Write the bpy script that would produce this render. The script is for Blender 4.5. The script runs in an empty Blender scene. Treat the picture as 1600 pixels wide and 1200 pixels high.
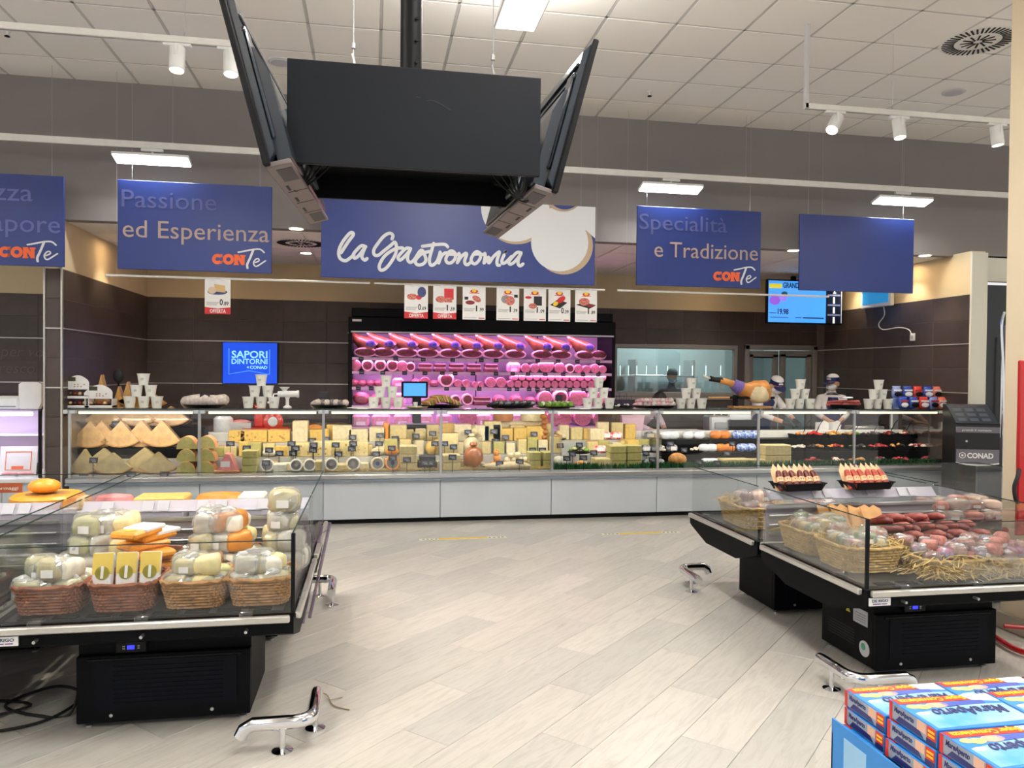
import bpy, math, random
from mathutils import Vector, Matrix
random.seed(7)
R = math.radians
sc = bpy.context.scene
COL = sc.collection
# ---------------------------------------------------------------- camera
TH, ROLL, PITCH, FPX, CAMH = R(10.3), R(0.56), math.atan(-19/1200), 1200.0, 1.66
_f = Vector((math.sin(TH)*math.cos(PITCH), math.cos(TH)*math.cos(PITCH), math.sin(PITCH)))
_r0 = Vector((math.cos(TH), -math.sin(TH), 0)); _u0 = _r0.cross(_f)
_r = _r0*math.cos(ROLL) + _u0*math.sin(ROLL); _u = _u0*math.cos(ROLL) - _r0*math.sin(ROLL)
cd = bpy.data.cameras.new('camera'); cam = bpy.data.objects.new('camera', cd); COL.objects.link(cam)
cd.sensor_width = 36; cd.lens = 36*FPX/1600; cd.clip_end = 200
m3 = Matrix((_r, _u, -_f)).transposed()
cam.matrix_world = Matrix.Translation((0, 0, CAMH)) @ m3.to_4x4()
sc.camera = cam
def at(x, y, ax, val):
    """point where the line of sight of photo pixel (x, y) meets the plane X/Y/Z = val"""
    d = _f + _r*((x-800)/FPX) - _u*((y-600)/FPX); i = 'XYZ'.index(ax)
    c = Vector((0, 0, CAMH)); return c + d*((val-c[i])/d[i])
# ---------------------------------------------------------------- world, exposure
w = bpy.data.worlds.new('world'); sc.world = w; w.use_nodes = True
w.node_tree.nodes['Background'].inputs[0].default_value = (1.0, .985, .97, 1)
w.node_tree.nodes['Background'].inputs[1].default_value = 0.85
vs = sc.view_settings; vs.view_transform = 'Standard'; vs.look = 'None'; vs.gamma = 1; vs.use_curve_mapping = False
vs.exposure = 0.10
sc.cycles.transparent_max_bounces = 32; sc.cycles.max_bounces = 6; sc.cycles.glossy_bounces = 3; sc.cycles.diffuse_bounces = 3; sc.cycles.adaptive_threshold = .03
sc.cycles.caustics_reflective = False; sc.cycles.caustics_refractive = False
sc.cycles.use_denoising = True
def area_light(name, loc, sx, sy, power, col=(1, 1, 1), rot=(0, 0, 0)):
    l = bpy.data.lights.new(name, 'AREA'); l.shape = 'RECTANGLE'; l.size = sx; l.size_y = sy; l.energy = power; l.color = col
    o = bpy.data.objects.new(name, l); COL.objects.link(o); o.location = loc; o.rotation_euler = rot; return o
def spot_light(name, loc, target, power, angle=50, col=(1, .9, .78), blend=.5, size=.05):
    l = bpy.data.lights.new(name, 'SPOT'); l.energy = power; l.spot_size = R(angle); l.spot_blend = blend; l.color = col; l.shadow_soft_size = size
    o = bpy.data.objects.new(name, l); COL.objects.link(o); o.location = loc
    o.rotation_euler = (Vector(target)-Vector(loc)).to_track_quat('-Z', 'Y').to_euler(); return o
CEIL, LOWC = 4.54, 3.14
LED_SPOTS = [(.97, 4.78), (1.13, 2.3), (-2.5, 2.3), (4.75, 2.3), (1.13, -1.2), (-2.5, -1.2), (4.75, -1.2), (8.3, 2.3), (-6, 2.3)]
LED_Z = CEIL-.42      # light panels hung lower, with upward light added to brighten the ceiling
for i, (x, y) in enumerate(LED_SPOTS):
    area_light('panel_down_light', (x, y, LED_Z-.06), .26, 1.16, 34, (1, .975, .945))
    area_light('ceiling_fill_light', (x, y, LED_Z+.02), .26, 1.16, 74, (1, .972, .945), (R(180), 0, 0))
# spot lamps of the lighting tracks (the heads themselves are built further down)
TRACK_L_Y, TRACK_R_Y = 5.2, 6.0
# ---------------------------------------------------------------- materials
def lin(c):
    return tuple((v/255/12.92 if v/255 <= .04045 else ((v/255+.055)/1.055)**2.4) for v in c[:3]) + (1,)
MATS = {}
def mat(name, col, rough=.5, metal=0, var=0, scale=12, bump=0, emit=0, spec=.5, coat=0, col2=None, stretch=None, alpha=None):
    if name in MATS: return MATS[name]
    m = bpy.data.materials.new(name); m.use_nodes = True; nt = m.node_tree; N = nt.nodes; b = N['Principled BSDF']
    b.inputs['Base Color'].default_value = lin(col); b.inputs['Roughness'].default_value = rough; b.inputs['Metallic'].default_value = metal
    b.inputs['Specular IOR Level'].default_value = spec; b.inputs['Coat Weight'].default_value = coat
    if emit:
        b.inputs['Emission Color'].default_value = lin(col); b.inputs['Emission Strength'].default_value = emit
    if var or bump or col2:
        tc = N.new('ShaderNodeTexCoord'); mp = N.new('ShaderNodeMapping'); nz = N.new('ShaderNodeTexNoise')
        nz.inputs['Scale'].default_value = scale; nz.inputs['Detail'].default_value = 4
        if stretch: mp.inputs['Scale'].default_value = stretch
        nt.links.new(tc.outputs['Object'], mp.inputs[0]); nt.links.new(mp.outputs[0], nz.inputs['Vector'])
        if var or col2:
            rp = N.new('ShaderNodeValToRGB'); c = lin(col)
            d = lin(col2) if col2 else tuple(v*(1-var) for v in c[:3])+(1,)
            e = c if col2 else tuple(min(1, v*(1+var)) for v in c[:3])+(1,)
            rp.color_ramp.elements[0].position = .36; rp.color_ramp.elements[1].position = .64
            rp.color_ramp.elements[0].color = d; rp.color_ramp.elements[1].color = e
            nt.links.new(nz.outputs[0], rp.inputs[0]); nt.links.new(rp.outputs[0], b.inputs['Base Color'])
            if emit: nt.links.new(rp.outputs[0], b.inputs['Emission Color'])
        if bump:
            bp = N.new('ShaderNodeBump'); bp.inputs['Strength'].default_value = bump; bp.inputs['Distance'].default_value = .01
            nt.links.new(nz.outputs[0], bp.inputs['Height']); nt.links.new(bp.outputs[0], b.inputs['Normal'])
    MATS[name] = m; return m
def glass(name, tint=(1, 1, 1), refl=.09, rough=.02, body=0.0, body_col=(200, 215, 210)):
    if name in MATS: return MATS[name]
    m = bpy.data.materials.new(name); m.use_nodes = True; nt = m.node_tree; N = nt.nodes
    for n in list(N): N.remove(n)
    out = N.new('ShaderNodeOutputMaterial'); t = N.new('ShaderNodeBsdfTransparent'); g = N.new('ShaderNodeBsdfGlossy')
    t.inputs[0].default_value = tint+(1,) if len(tint) == 3 else tint
    g.inputs['Roughness'].default_value = rough; lw = N.new('ShaderNodeFresnel'); lw.inputs[0].default_value = 1.45
    mx = N.new('ShaderNodeMixShader'); ml = N.new('ShaderNodeMath'); ml.operation = 'MULTIPLY_ADD'
    ml.inputs[1].default_value = .38; ml.inputs[2].default_value = refl-.03
    nt.links.new(lw.outputs[0], ml.inputs[0]); nt.links.new(ml.outputs[0], mx.inputs[0])
    nt.links.new(t.outputs[0], mx.inputs[1]); nt.links.new(g.outputs[0], mx.inputs[2])
    last = mx
    if body:
        df = N.new('ShaderNodeBsdfDiffuse'); df.inputs[0].default_value = lin(body_col); m2 = N.new('ShaderNodeMixShader'); m2.inputs[0].default_value = body
        nt.links.new(mx.outputs[0], m2.inputs[1]); nt.links.new(df.outputs[0], m2.inputs[2]); last = m2
    nt.links.new(last.outputs[0], out.inputs[0]); MATS[name] = m; return m
# ---------------------------------------------------------------- mesh helpers
class MB:
    def __init__(s): s.v = []; s.f = []; s.m = []; s.q = []
    def add(s, vs, fs, m=0):
        o = len(s.v); s.q.append((o, len(s.f))); s.v += [tuple(p) for p in vs]; s.f += [tuple(i+o for i in q) for q in fs]; s.m += [m]*len(fs); return s
    def box(s, x0, x1, y0, y1, z0, z1, m=0):
        return s.add([(x0,y0,z0),(x1,y0,z0),(x1,y1,z0),(x0,y1,z0),(x0,y0,z1),(x1,y0,z1),(x1,y1,z1),(x0,y1,z1)],
                     [(0,3,2,1),(4,5,6,7),(0,1,5,4),(1,2,6,5),(2,3,7,6),(3,0,4,7)], m)
    def cbox(s, x0, x1, y0, y1, z0, z1, b=.01, m=0):
        """box with chamfered edges"""
        b = min(b, (x1-x0)*.45, (y1-y0)*.45, (z1-z0)*.45); V = []; idx = {}
        for ix, X, sx in ((0,x0,1),(1,x1,-1)):
            for iy, Y, sy in ((0,y0,1),(1,y1,-1)):
                for iz, Z, sz in ((0,z0,1),(1,z1,-1)):
                    for k, p in enumerate(((X,Y+sy*b,Z+sz*b),(X+sx*b,Y,Z+sz*b),(X+sx*b,Y+sy*b,Z))):
                        idx[ix,iy,iz,k] = len(V); V.append(p)
        F = []
        for i in (0,1):
            a = [idx[i,0,0,0],idx[i,1,0,0],idx[i,1,1,0],idx[i,0,1,0]]; F.append(a if i else a[::-1])
            a = [idx[0,i,0,1],idx[1,i,0,1],idx[1,i,1,1],idx[0,i,1,1]]; F.append(a[::-1] if i else a)
            a = [idx[0,0,i,2],idx[1,0,i,2],idx[1,1,i,2],idx[0,1,i,2]]; F.append(a if i else a[::-1])
        for i in (0,1):
            for j in (0,1):
                F.append((idx[i,j,0,0],idx[i,j,1,0],idx[i,j,1,1],idx[i,j,0,1]))
                F.append((idx[i,0,j,0],idx[i,1,j,0],idx[i,1,j,2],idx[i,0,j,2]))
                F.append((idx[0,i,j,1],idx[1,i,j,1],idx[1,i,j,2],idx[0,i,j,2]))
        for i in (0,1):
            for j in (0,1):
                for k in (0,1): F.append((idx[i,j,k,0],idx[i,j,k,1],idx[i,j,k,2]))
        return s.add(V, F, m)
    def prism(s, poly, a0, a1, ax='z', m=0, m2=None):
        """polygon extruded along an axis; poly coords are the other two axes in order"""
        n = len(poly)
        def P(p, a): return (a,p[0],p[1]) if ax == 'x' else (p[0],a,p[1]) if ax == 'y' else (p[0],p[1],a)
        V = [P(p,a0) for p in poly]+[P(p,a1) for p in poly]
        s.add(V, [tuple(range(n))[::-1], tuple(range(n,2*n))], m)
        o = len(s.v)-2*n; F = [(o+i,o+(i+1)%n,o+n+(i+1)%n,o+n+i) for i in range(n)]
        s.f += F; s.m += [m if m2 is None else m2]*n; return s
    def lathe(s, prof, n=16, c=(0,0,0), ax='z', m=0, a0=0, a1=None, sx=1, sy=1):
        full = a1 is None; A = 2*math.pi if full else a1-a0; k = n if full else n+1; o = len(s.v); V = []
        for r, h in prof:
            for i in range(k):
                t = a0+A*i/n; x, y = r*math.cos(t)*sx, r*math.sin(t)*sy
                p = (x,y,h) if ax == 'z' else (h,x,y) if ax == 'x' else (x,h,y)
                V.append((p[0]+c[0],p[1]+c[1],p[2]+c[2]))
        F = []
        for j in range(len(prof)-1):
            for i in range(n):
                i2 = (i+1)%k
                F.append((j*k+i,j*k+i2,(j+1)*k+i2,(j+1)*k+i))
        if full:
            if prof[0][0] > 1e-6: F.append(tuple(range(k))[::-1])
            if prof[-1][0] > 1e-6: F.append(tuple(range((len(prof)-1)*k,len(prof)*k)))
        else:
            F.append(tuple(j*k for j in range(len(prof)))); F.append(tuple(j*k+n for j in range(len(prof)))[::-1])
        return s.add(V, F, m)
    def tube(s, pts, r, n=8, closed=False, m=0, caps=True):
        pts = [Vector(p) for p in pts]; N = len(pts); o = len(s.v); V = []; up = None
        for i, p in enumerate(pts):
            a = pts[i-1] if (i or closed) else p; b = pts[(i+1)%N] if (i < N-1 or closed) else p
            t = (b-a).normalized() if (b-a).length > 1e-9 else Vector((0,0,1))
            if up is None: up = t.orthogonal().normalized()
            up = (up-t*up.dot(t)); up = up.normalized() if up.length > 1e-6 else t.orthogonal().normalized()
            q = t.cross(up); rr = r[i] if isinstance(r, (list,tuple)) else r
            for k in range(n):
                an = 2*math.pi*k/n; V.append(p+up*(rr*math.cos(an))+q*(rr*math.sin(an)))
        F = []
        for i in range(N if closed else N-1):
            j = (i+1)%N
            for k in range(n): F.append((i*n+k,i*n+(k+1)%n,j*n+(k+1)%n,j*n+k))
        if not closed and caps: F += [tuple(range(n))[::-1], tuple(range((N-1)*n,N*n))]
        return s.add(V, F, m)
    def ell(s, c, rad, nu=14, nv=8, m=0, fn=None):
        V = [(0,0,-1)]; F = []
        for j in range(1,nv):
            ph = math.pi*j/nv-math.pi/2
            for i in range(nu):
                t = 2*math.pi*i/nu; V.append((math.cos(ph)*math.cos(t),math.cos(ph)*math.sin(t),math.sin(ph)))
        V.append((0,0,1)); L = len(V)-1
        for i in range(nu):
            F.append((0,1+(i+1)%nu,1+i)); F.append((L,1+(nv-2)*nu+i,1+(nv-2)*nu+(i+1)%nu))
            for j in range(nv-2): F.append((1+j*nu+i,1+j*nu+(i+1)%nu,1+(j+1)*nu+(i+1)%nu,1+(j+1)*nu+i))
        if fn: V = [fn(*p) for p in V]
        return s.add([(c[0]+p[0]*rad[0],c[1]+p[1]*rad[1],c[2]+p[2]*rad[2]) for p in V], F, m)
    def quad(s, a, b, c, d, m=0): return s.add([a,b,c,d], [(0,1,2,3)], m)
    def xf(s, M):
        s.v = [tuple(M@Vector(p)) for p in s.v]; return s
    def mesh(s, name, mats):
        me = bpy.data.meshes.new(name); me.from_pydata(s.v, [], s.f)
        for q in (mats if isinstance(mats,(list,tuple)) else [mats]): me.materials.append(q)
        if max(s.m, default=0): me.polygons.foreach_set('material_index', s.m)
        me.polygons.foreach_set('use_smooth', [True]*len(me.polygons)); me.update()
        me.set_sharp_from_angle(angle=R(38)); return me
    def build_each(s, name, mats, parent=None):
        out = []
        for i, (v0, f0) in enumerate(s.q):
            v1, f1 = s.q[i+1] if i+1 < len(s.q) else (len(s.v), len(s.f)); b = MB()
            b.v = s.v[v0:v1]; b.f = [tuple(k-v0 for k in f) for f in s.f[f0:f1]]; b.m = s.m[f0:f1]; out.append(b.build(name, mats, parent))
        return out
    def build(s, name, mats, parent=None, loc=None):
        o = bpy.data.objects.new(name, s.mesh(name, mats)); COL.objects.link(o)
        if parent: o.parent = parent
        if loc is not None: o.location = loc
        return o
def tag(o, label, cat, group=None):
    o['label'] = label; o['category'] = cat
    if group: o['group'] = group
    return o
def thing(name, label, cat, loc=(0,0,0), rz=0, group=None, rot=None):
    o = bpy.data.objects.new(name, None); COL.objects.link(o); o.empty_display_size = .05
    o.location = loc; o.rotation_euler = rot or (0,0,rz); return tag(o, label, cat, group)
def struct(name, mb, mats, label=None):
    o = mb.build(name, mats); o['kind'] = 'structure'
    if label: o['label'] = label
    return o
def sroot(name, loc=(0,0,0)):
    o = bpy.data.objects.new(name, None); COL.objects.link(o); o.location = loc; o['kind'] = 'structure'; return o
def dup(root, loc, rz=None, label=None, group=None, rot=None):
    r = root.copy(); COL.objects.link(r); r.location = loc
    if rz is not None: r.rotation_euler = (0,0,rz)
    if rot: r.rotation_euler = rot
    if label: r['label'] = label
    if group: r['group'] = group
    for ch in root.children:
        c = ch.copy(); COL.objects.link(c); c.parent = r
        for g in ch.children:
            d = g.copy(); COL.objects.link(d); d.parent = c
    return r
ORD = ['first','second','third','fourth','fifth','sixth','seventh','eighth','ninth','tenth','eleventh','twelfth','thirteenth','fourteenth','fifteenth',
       'sixteenth','seventeenth','eighteenth','nineteenth','twentieth','twenty-first','twenty-second','twenty-third','twenty-fourth','twenty-fifth','twenty-sixth',
       'twenty-seventh','twenty-eighth','twenty-ninth','thirtieth']
ORD += ['thirty-'+o for o in ORD[:9]]
def nth(i, n=None):
    return 'leftmost' if i == 0 else 'rightmost' if n and i == n-1 else ORD[i]+' from left'
TXT = {}
def text(parent, name, s, size, m, loc, rot=(R(90),0,0), align='LEFT', ext=.001, bold=0, sx=1, shear=0):
    key = (s, size, align, ext, bold, shear)
    if key not in TXT:
        cu = bpy.data.curves.new('t', 'FONT'); cu.body = s; cu.size = size; cu.align_x = align; cu.extrude = ext; cu.offset = bold; cu.resolution_u = 3; cu.shear = shear
        ob = bpy.data.objects.new('t', cu); TXT[key] = bpy.data.meshes.new_from_object(ob); bpy.data.objects.remove(ob)
    me = TXT[key].copy(); me.materials.clear(); me.materials.append(m)
    o = bpy.data.objects.new(name, me); COL.objects.link(o); o.parent = parent; o.location = loc; o.rotation_euler = rot; o.scale = (sx,1,1); return o
def spline(P, k=6, closed=False):
    P = [Vector((p[0],p[1],p[2] if len(p) > 2 else 0)) for p in P]; n = len(P); out = []
    for i in range(n if closed else n-1):
        if closed: a, b, c, d = P[i-1], P[i], P[(i+1)%n], P[(i+2)%n]
        else: a, b, c, d = P[max(i-1,0)], P[i], P[i+1], P[min(i+2,n-1)]
        for j in range(k):
            t = j/k; out.append(.5*((2*b)+(c-a)*t+(2*a-5*b+4*c-d)*t*t+(3*b-a-3*c+d)*t**3))
    if not closed: out.append(P[-1])
    return out
def stroke(mb, pts, wd, m=0, k=6, y=0, th=.002, smooth=True):
    th += len(mb.v)*1.2e-6
    """flat pen stroke in the XZ plane, slightly proud of the surface (towards -Y)"""
    Q = spline(pts, k) if smooth else [Vector((p[0],p[1],0)) for p in pts]
    L = []
    for i, p in enumerate(Q):
        a = Q[max(i-1,0)]; b = Q[min(i+1,len(Q)-1)]; t = (b-a).normalized(); nn = Vector((-t.y,t.x,0))*(wd/2); L.append((p+nn,p-nn))
    n = len(L); V = []
    for a, b in L: V += [(a.x,y-th-len(V)*4e-6,a.y),(b.x,y-th-len(V)*4e-6,b.y),(a.x,y,a.y),(b.x,y,b.y)]
    F = [(0,1,3,2), (4*(n-1),4*(n-1)+2,4*(n-1)+3,4*(n-1)+1)]
    for i in range(n-1):
        o, q = 4*i, 4*i+4; F += [(o,q,q+1,o+1),(o,o+2,q+2,q),(o+1,q+1,q+3,o+3)]
    mb.add(V, F, m)
    for p in (Q[0], Q[-1]):      # round ends
        mb.prism([(p.x+wd/2*math.cos(2*math.pi*i/10), p.y+wd/2*math.sin(2*math.pi*i/10)) for i in range(10)], y-th*1.02, y, 'y', m)
    return mb
def circ(cx, cy, r, n=24, a0=0, a1=360, ry=None):
    full = a1-a0 >= 360; k = n if full else n+1
    return [(cx+r*math.cos(R(a0+(a1-a0)*i/n)), cy+(ry or r)*math.sin(R(a0+(a1-a0)*i/n))) for i in range(k)]
# common materials
M_white = mat('white_paint', (232,230,224), .5, var=.03); M_black = mat('black_paint', (10,11,13), .45, var=.1, scale=30, spec=.16); M_dark = mat('dark_plastic', (12,13,16), .5, spec=.2)
M_chrome = mat('polished_chrome', (225,225,228), .08, 1); M_alu = mat('brushed_aluminium', (190,192,194), .32, .9, var=.05, scale=60, stretch=(1,30,30))
M_grey = mat('grey_metal', (150,152,155), .4, .4); M_rub = mat('black_rubber', (12,12,13), .7)
M_glass = glass('clear_glass', (.985,.992,.988), .06); M_acry = glass('clear_acrylic', (.98,.978,.985), .10, .05); M_edge = glass('glass_edge', (.45,.52,.50), .10, .1, .55, (66,80,78))
M_wht = mat('white_plastic', (238,238,236), .35, var=.02); M_paper = mat('white_paper', (240,238,235), .7, var=.02)
M_orange = mat('orange_print', (240,104,52), .5); M_led = mat('led_white', (255,250,240), .5, emit=9)
# ================================================================ the room
BACKY, LX, RX, FRY = 11.3, -3.05, 7.03, 8.38      # back wall, side walls, counter front / bulkhead plane
# ---- floor: pale oak planks laid at 45 degrees, each one a piece
def plank_mat(i):
    m = mat('oak_plank_%d' % i, [(188,183,174),(182,178,170),(192,187,178),(178,175,168)][i], .34, spec=.45)
    nt = m.node_tree; N = nt.nodes; b = N['Principled BSDF']
    tc = N.new('ShaderNodeTexCoord'); oi = N.new('ShaderNodeObjectInfo'); ad = N.new('ShaderNodeVectorMath'); ad.operation = 'ADD'
    sc_ = N.new('ShaderNodeVectorMath'); sc_.operation = 'SCALE'; sc_.inputs[3].default_value = 1.7
    nt.links.new(oi.outputs['Location'], sc_.inputs[0]); nt.links.new(tc.outputs['Object'], ad.inputs[0]); nt.links.new(sc_.outputs[0], ad.inputs[1])
    mp = N.new('ShaderNodeMapping'); mp.inputs['Scale'].default_value = (1.6, 12, 1); nt.links.new(ad.outputs[0], mp.inputs[0])
    n1 = N.new('ShaderNodeTexNoise'); n1.inputs['Scale'].default_value = 2.2; n1.inputs['Detail'].default_value = 8; n1.inputs['Roughness'].default_value = .62; n1.inputs['Distortion'].default_value = 1.2
    nt.links.new(mp.outputs[0], n1.inputs['Vector'])
    rp = N.new('ShaderNodeValToRGB'); c = b.inputs['Base Color'].default_value[:3]; e = rp.color_ramp.elements
    e[0].position = .3; e[0].color = tuple(v*.86 for v in c)+(1,); e[1].position = .56; e[1].color = tuple(min(1,v*1.07) for v in c)+(1,)
    nt.links.new(n1.outputs[0], rp.inputs[0])
    mp2 = N.new('ShaderNodeMapping'); mp2.inputs['Scale'].default_value = (2.2, 6, 1); nt.links.new(ad.outputs[0], mp2.inputs[0])
    n2 = N.new('ShaderNodeTexNoise'); n2.inputs['Scale'].default_value = 3; n2.inputs['Detail'].default_value = 3; nt.links.new(mp2.outputs[0], n2.inputs['Vector'])
    r2 = N.new('ShaderNodeValToRGB'); r2.color_ramp.elements[0].position = .68; r2.color_ramp.elements[0].color = (1,1,1,1); r2.color_ramp.elements[1].position = .80; r2.color_ramp.elements[1].color = (.72,.69,.65,1)
    nt.links.new(n2.outputs[0], r2.inputs[0]); mx = N.new('ShaderNodeMix'); mx.data_type = 'RGBA'; mx.blend_type = 'MULTIPLY'; mx.inputs['Factor'].default_value = 1
    nt.links.new(rp.outputs[0], mx.inputs['A']); nt.links.new(r2.outputs[0], mx.inputs['B']); nt.links.new(mx.outputs['Result'], b.inputs['Base Color'])
    return m
floor = struct('floor', MB().box(-9, 14, -6, 13.5, -.06, -.004), mat('floor_joint', (128,124,116), .7, var=.06))
PW, PL, GAP = .268, 1.34, .0022
PM = [MB().cbox(0, PL-GAP, 0, PW-GAP, -.012, 0, .0012).mesh('plank', plank_mat(i)) for i in range(4)]
rest = MB(); npl = 0
def seen(x, y): return (-2.6 < x < 4.6 and 2.5 < y < 8.6)
for j in range(-60, 60):
    for i in range(-14, 16):
        a = (i+((j*0.37) % 1))*PL; b = j*PW
        c45 = math.sqrt(.5); x, y = (a-b)*c45, (a+b)*c45
        cx, cy = x+(PL-PW)*c45/2, y+(PL+PW)*c45/2
        if not (-7 < cx < 11 and 1 < cy < 11.5): continue
        if seen(cx, cy) and npl < 298:
            o = bpy.data.objects.new('plank', PM[(i*7+j*3) % 4]); COL.objects.link(o); o.parent = floor; o.location = (x, y, 0); o.rotation_euler = (0,0,R(45)); npl += 1
        else:
            q = MB().cbox(0, PL-GAP, 0, PW-GAP, -.012, 0, .0012).xf(Matrix.Translation((x,y,0)) @ Matrix.Rotation(R(45),4,'Z')); rest.add(q.v, q.f)
o = rest.build('far_planks', plank_mat(0), floor); o['kind'] = 'stuff'
# ---- main ceiling: 60 x 60 tiles in a white grid
M_tile_c = mat('mineral_tile', (246,242,234), .85, var=.025, scale=180, bump=.04)
M_tee = mat('ceiling_grid', (205,202,196), .6)
ceil = struct('ceiling', MB().box(-9, 14, -6, 4.84, CEIL, CEIL+.04).box(-9, 14, 4.84, 8.55, CEIL+.016, CEIL+.05), mat('ceiling_white', (244,240,232), .85, var=.02))
TM = MB().cbox(-.288, .288, -.288, .288, 0, .016, .004).mesh('ceiling_tile', M_tile_c)
def tiles(parent, xs, ys, z):
    for x in xs:
        for y in ys:
            o = bpy.data.objects.new('ceiling_tile', TM); COL.objects.link(o); o.parent = parent; o.location = (x, y, z)
tiles(ceil, [.35+.6*k for k in range(-8, 15)], [5.14+.6*k for k in range(6)], CEIL)
g = MB()
for k in range(-8, 16): g.box(.05+.6*k-.011, .05+.6*k+.011, 4.84, 8.4, CEIL+.003, CEIL+.012)
for k in range(7): g.box(-4.8, 9, 4.84+.6*k-.011, 4.84+.6*k+.011, CEIL+.003, CEIL+.0115)
g.build('ceiling_grid', M_tee, ceil)
# ---- bulkhead above the counter, lower ceiling behind it
struct('wall_bulkhead', MB().box(-9, 14, FRY, FRY+.14, LOWC, CEIL+.02), mat('taupe_grey_paint', (136,129,127), .8, var=.02, scale=3))
low = struct('ceiling_lower', MB().box(-9, 9, FRY+.14, BACKY+3, LOWC+.018, LOWC+.06), mat('ceiling_white', (244,240,232), .85))
tiles(low, [-2.85+.6*k for k in range(17)], [8.85+.6*k for k in range(4)], LOWC+.002)
# ---- walls with brown tiles
M_cream = mat('cream_wall', (226,207,168), .8, var=.02, scale=4); M_joint = mat('tile_joint', (112,100,92), .8)
M_strip = mat('aluminium_strip', (205,200,192), .35, .5)
M_bt = [mat('brown_tile_%d' % i, c, .42, var=.09, scale=6, bump=.03) for i, c in enumerate([(74,62,56),(70,58,53),(78,66,60)])]
TZ = [.865+.2965*k for k in range(7)]            # tile course heights up to 2.64
WT = [MB().cbox(.0025, .5975, -.012, 0, .0025, .294, .002).mesh('tile', m) for m in M_bt]
WTX = [MB().cbox(.0025, .5975, -.012, 0, .0025, .294, .002).xf(Matrix.Rotation(R(90),4,'Z')).mesh('tile', m) for m in M_bt]
def tile_wall(parent, n, place, meshes, skip=lambda i, r: False):
    for i in range(n):
        for r in range(6):
            if skip(i, r): continue
            o = bpy.data.objects.new('tile', meshes[(i*5+r*7+i*r) % 3]); COL.objects.link(o); o.parent = parent; o.location = place(i, TZ[r])
wb = struct('wall_back', MB().box(-7, 3.62, BACKY+.012, BACKY+.15, 0, LOWC+.02).box(3.62, 7.2, BACKY+.012, BACKY+.15, 2.13, LOWC+.02)
            .box(5.66, 5.78, BACKY+.012, BACKY+.15, 0, 2.13).box(3.62, 5.66, BACKY+.012, BACKY+.15, 0, 1.3), [M_cream])
def cut(i, r):
    x = LX+.6*i; z = TZ[r]
    return z < 2.05 and (x+.6 > 3.6) and not (r == 0 and x+.6 < 5.7)
tile_wall(wb, 17, lambda i, z: (LX+.6*i, BACKY+.012, z), WT, cut)
wb2 = MB().box(-7, 3.6, BACKY+.003, BACKY+.012, 0, 2.645).box(3.6, 7.03, BACKY+.003, BACKY+.012, 2.13, 2.645); wb2.build('tile_backing', M_joint, wb); MB().box(3.6, 5.78, BACKY+.001, BACKY+.012, 0, 1.26).box(5.66, 5.78, BACKY-.002, BACKY+.012, 0, 2.13).build('brown_panel', M_bt[0], wb)
st = MB()
for z in (TZ[4]+.0, TZ[2]-.0): st.box(LX, 3.6, BACKY-.004, BACKY+.01, z-.006, z+.006)
st.build('metal_strip', M_strip, wb)
# the department further left shares the back wall
for i in range(1, 5):
    for r in range(6):
        o = bpy.data.objects.new('tile', WT[(i+r) % 3]); COL.objects.link(o); o.parent = wb; o.location = (LX-.17-.6*i, BACKY+.012, TZ[r])
MB().box(-6, LX-.17, BACKY-.004, BACKY+.01, TZ[4]-.006, TZ[4]+.006).build('metal_strip', M_strip, wb)
MB().box(-6, LX-.17, BACKY-.004, BACKY+.01, TZ[2]-.006, TZ[2]+.006).build('metal_strip', M_strip, wb)
M_wtxt = mat('pale_lettering', (104,92,84), .5)
text(wb, 'wall_lettering', 'fatto per voi', .2, M_wtxt, (-5.32, BACKY-.003, 1.80), shear=.2, align='LEFT')
text(wb, 'wall_lettering', 'sempre fresco', .2, M_wtxt, (-5.62, BACKY-.003, 1.58), shear=.2, align='LEFT')
# left wall (with its tiled end facing the shop)
wl = struct('wall_left', MB().box(LX-.17, LX-.012, FRY+.0, BACKY+.1, 0, LOWC+.02), [M_cream])
MB().box(LX-.012, LX-.003, FRY, BACKY, 0, 2.645).box(LX-.17, LX-.003, FRY-.009, FRY, 0, 2.645).build('tile_backing', M_joint, wl)
tile_wall(wl, 5, lambda i, z: (LX-.012, FRY+.0+.585*i, z), WTX)
WE = [MB().cbox(.003, .140, -.012, 0, .0025, .294, .002).mesh('tile', m) for m in M_bt]
for r in range(-3, 6):
    o = bpy.data.objects.new('tile', WE[r % 3]); COL.objects.link(o); o.parent = wl; o.location = (LX-.155, FRY-.004, .865+.2965*r)
sm = MB()
for x in (LX-.166, LX-.008): sm.box(x-.007, x+.007, FRY-.03, FRY-.004, 0, 2.72)
for z in (TZ[4], TZ[2]): sm.box(LX-.16, LX-.01, FRY-.026, FRY-.012, z-.006, z+.006)
for z in (TZ[4], TZ[2]): sm.box(LX-.004, LX+.006, FRY, BACKY, z-.006, z+.006)
sm.build('metal_strip', M_strip, wl)
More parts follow.
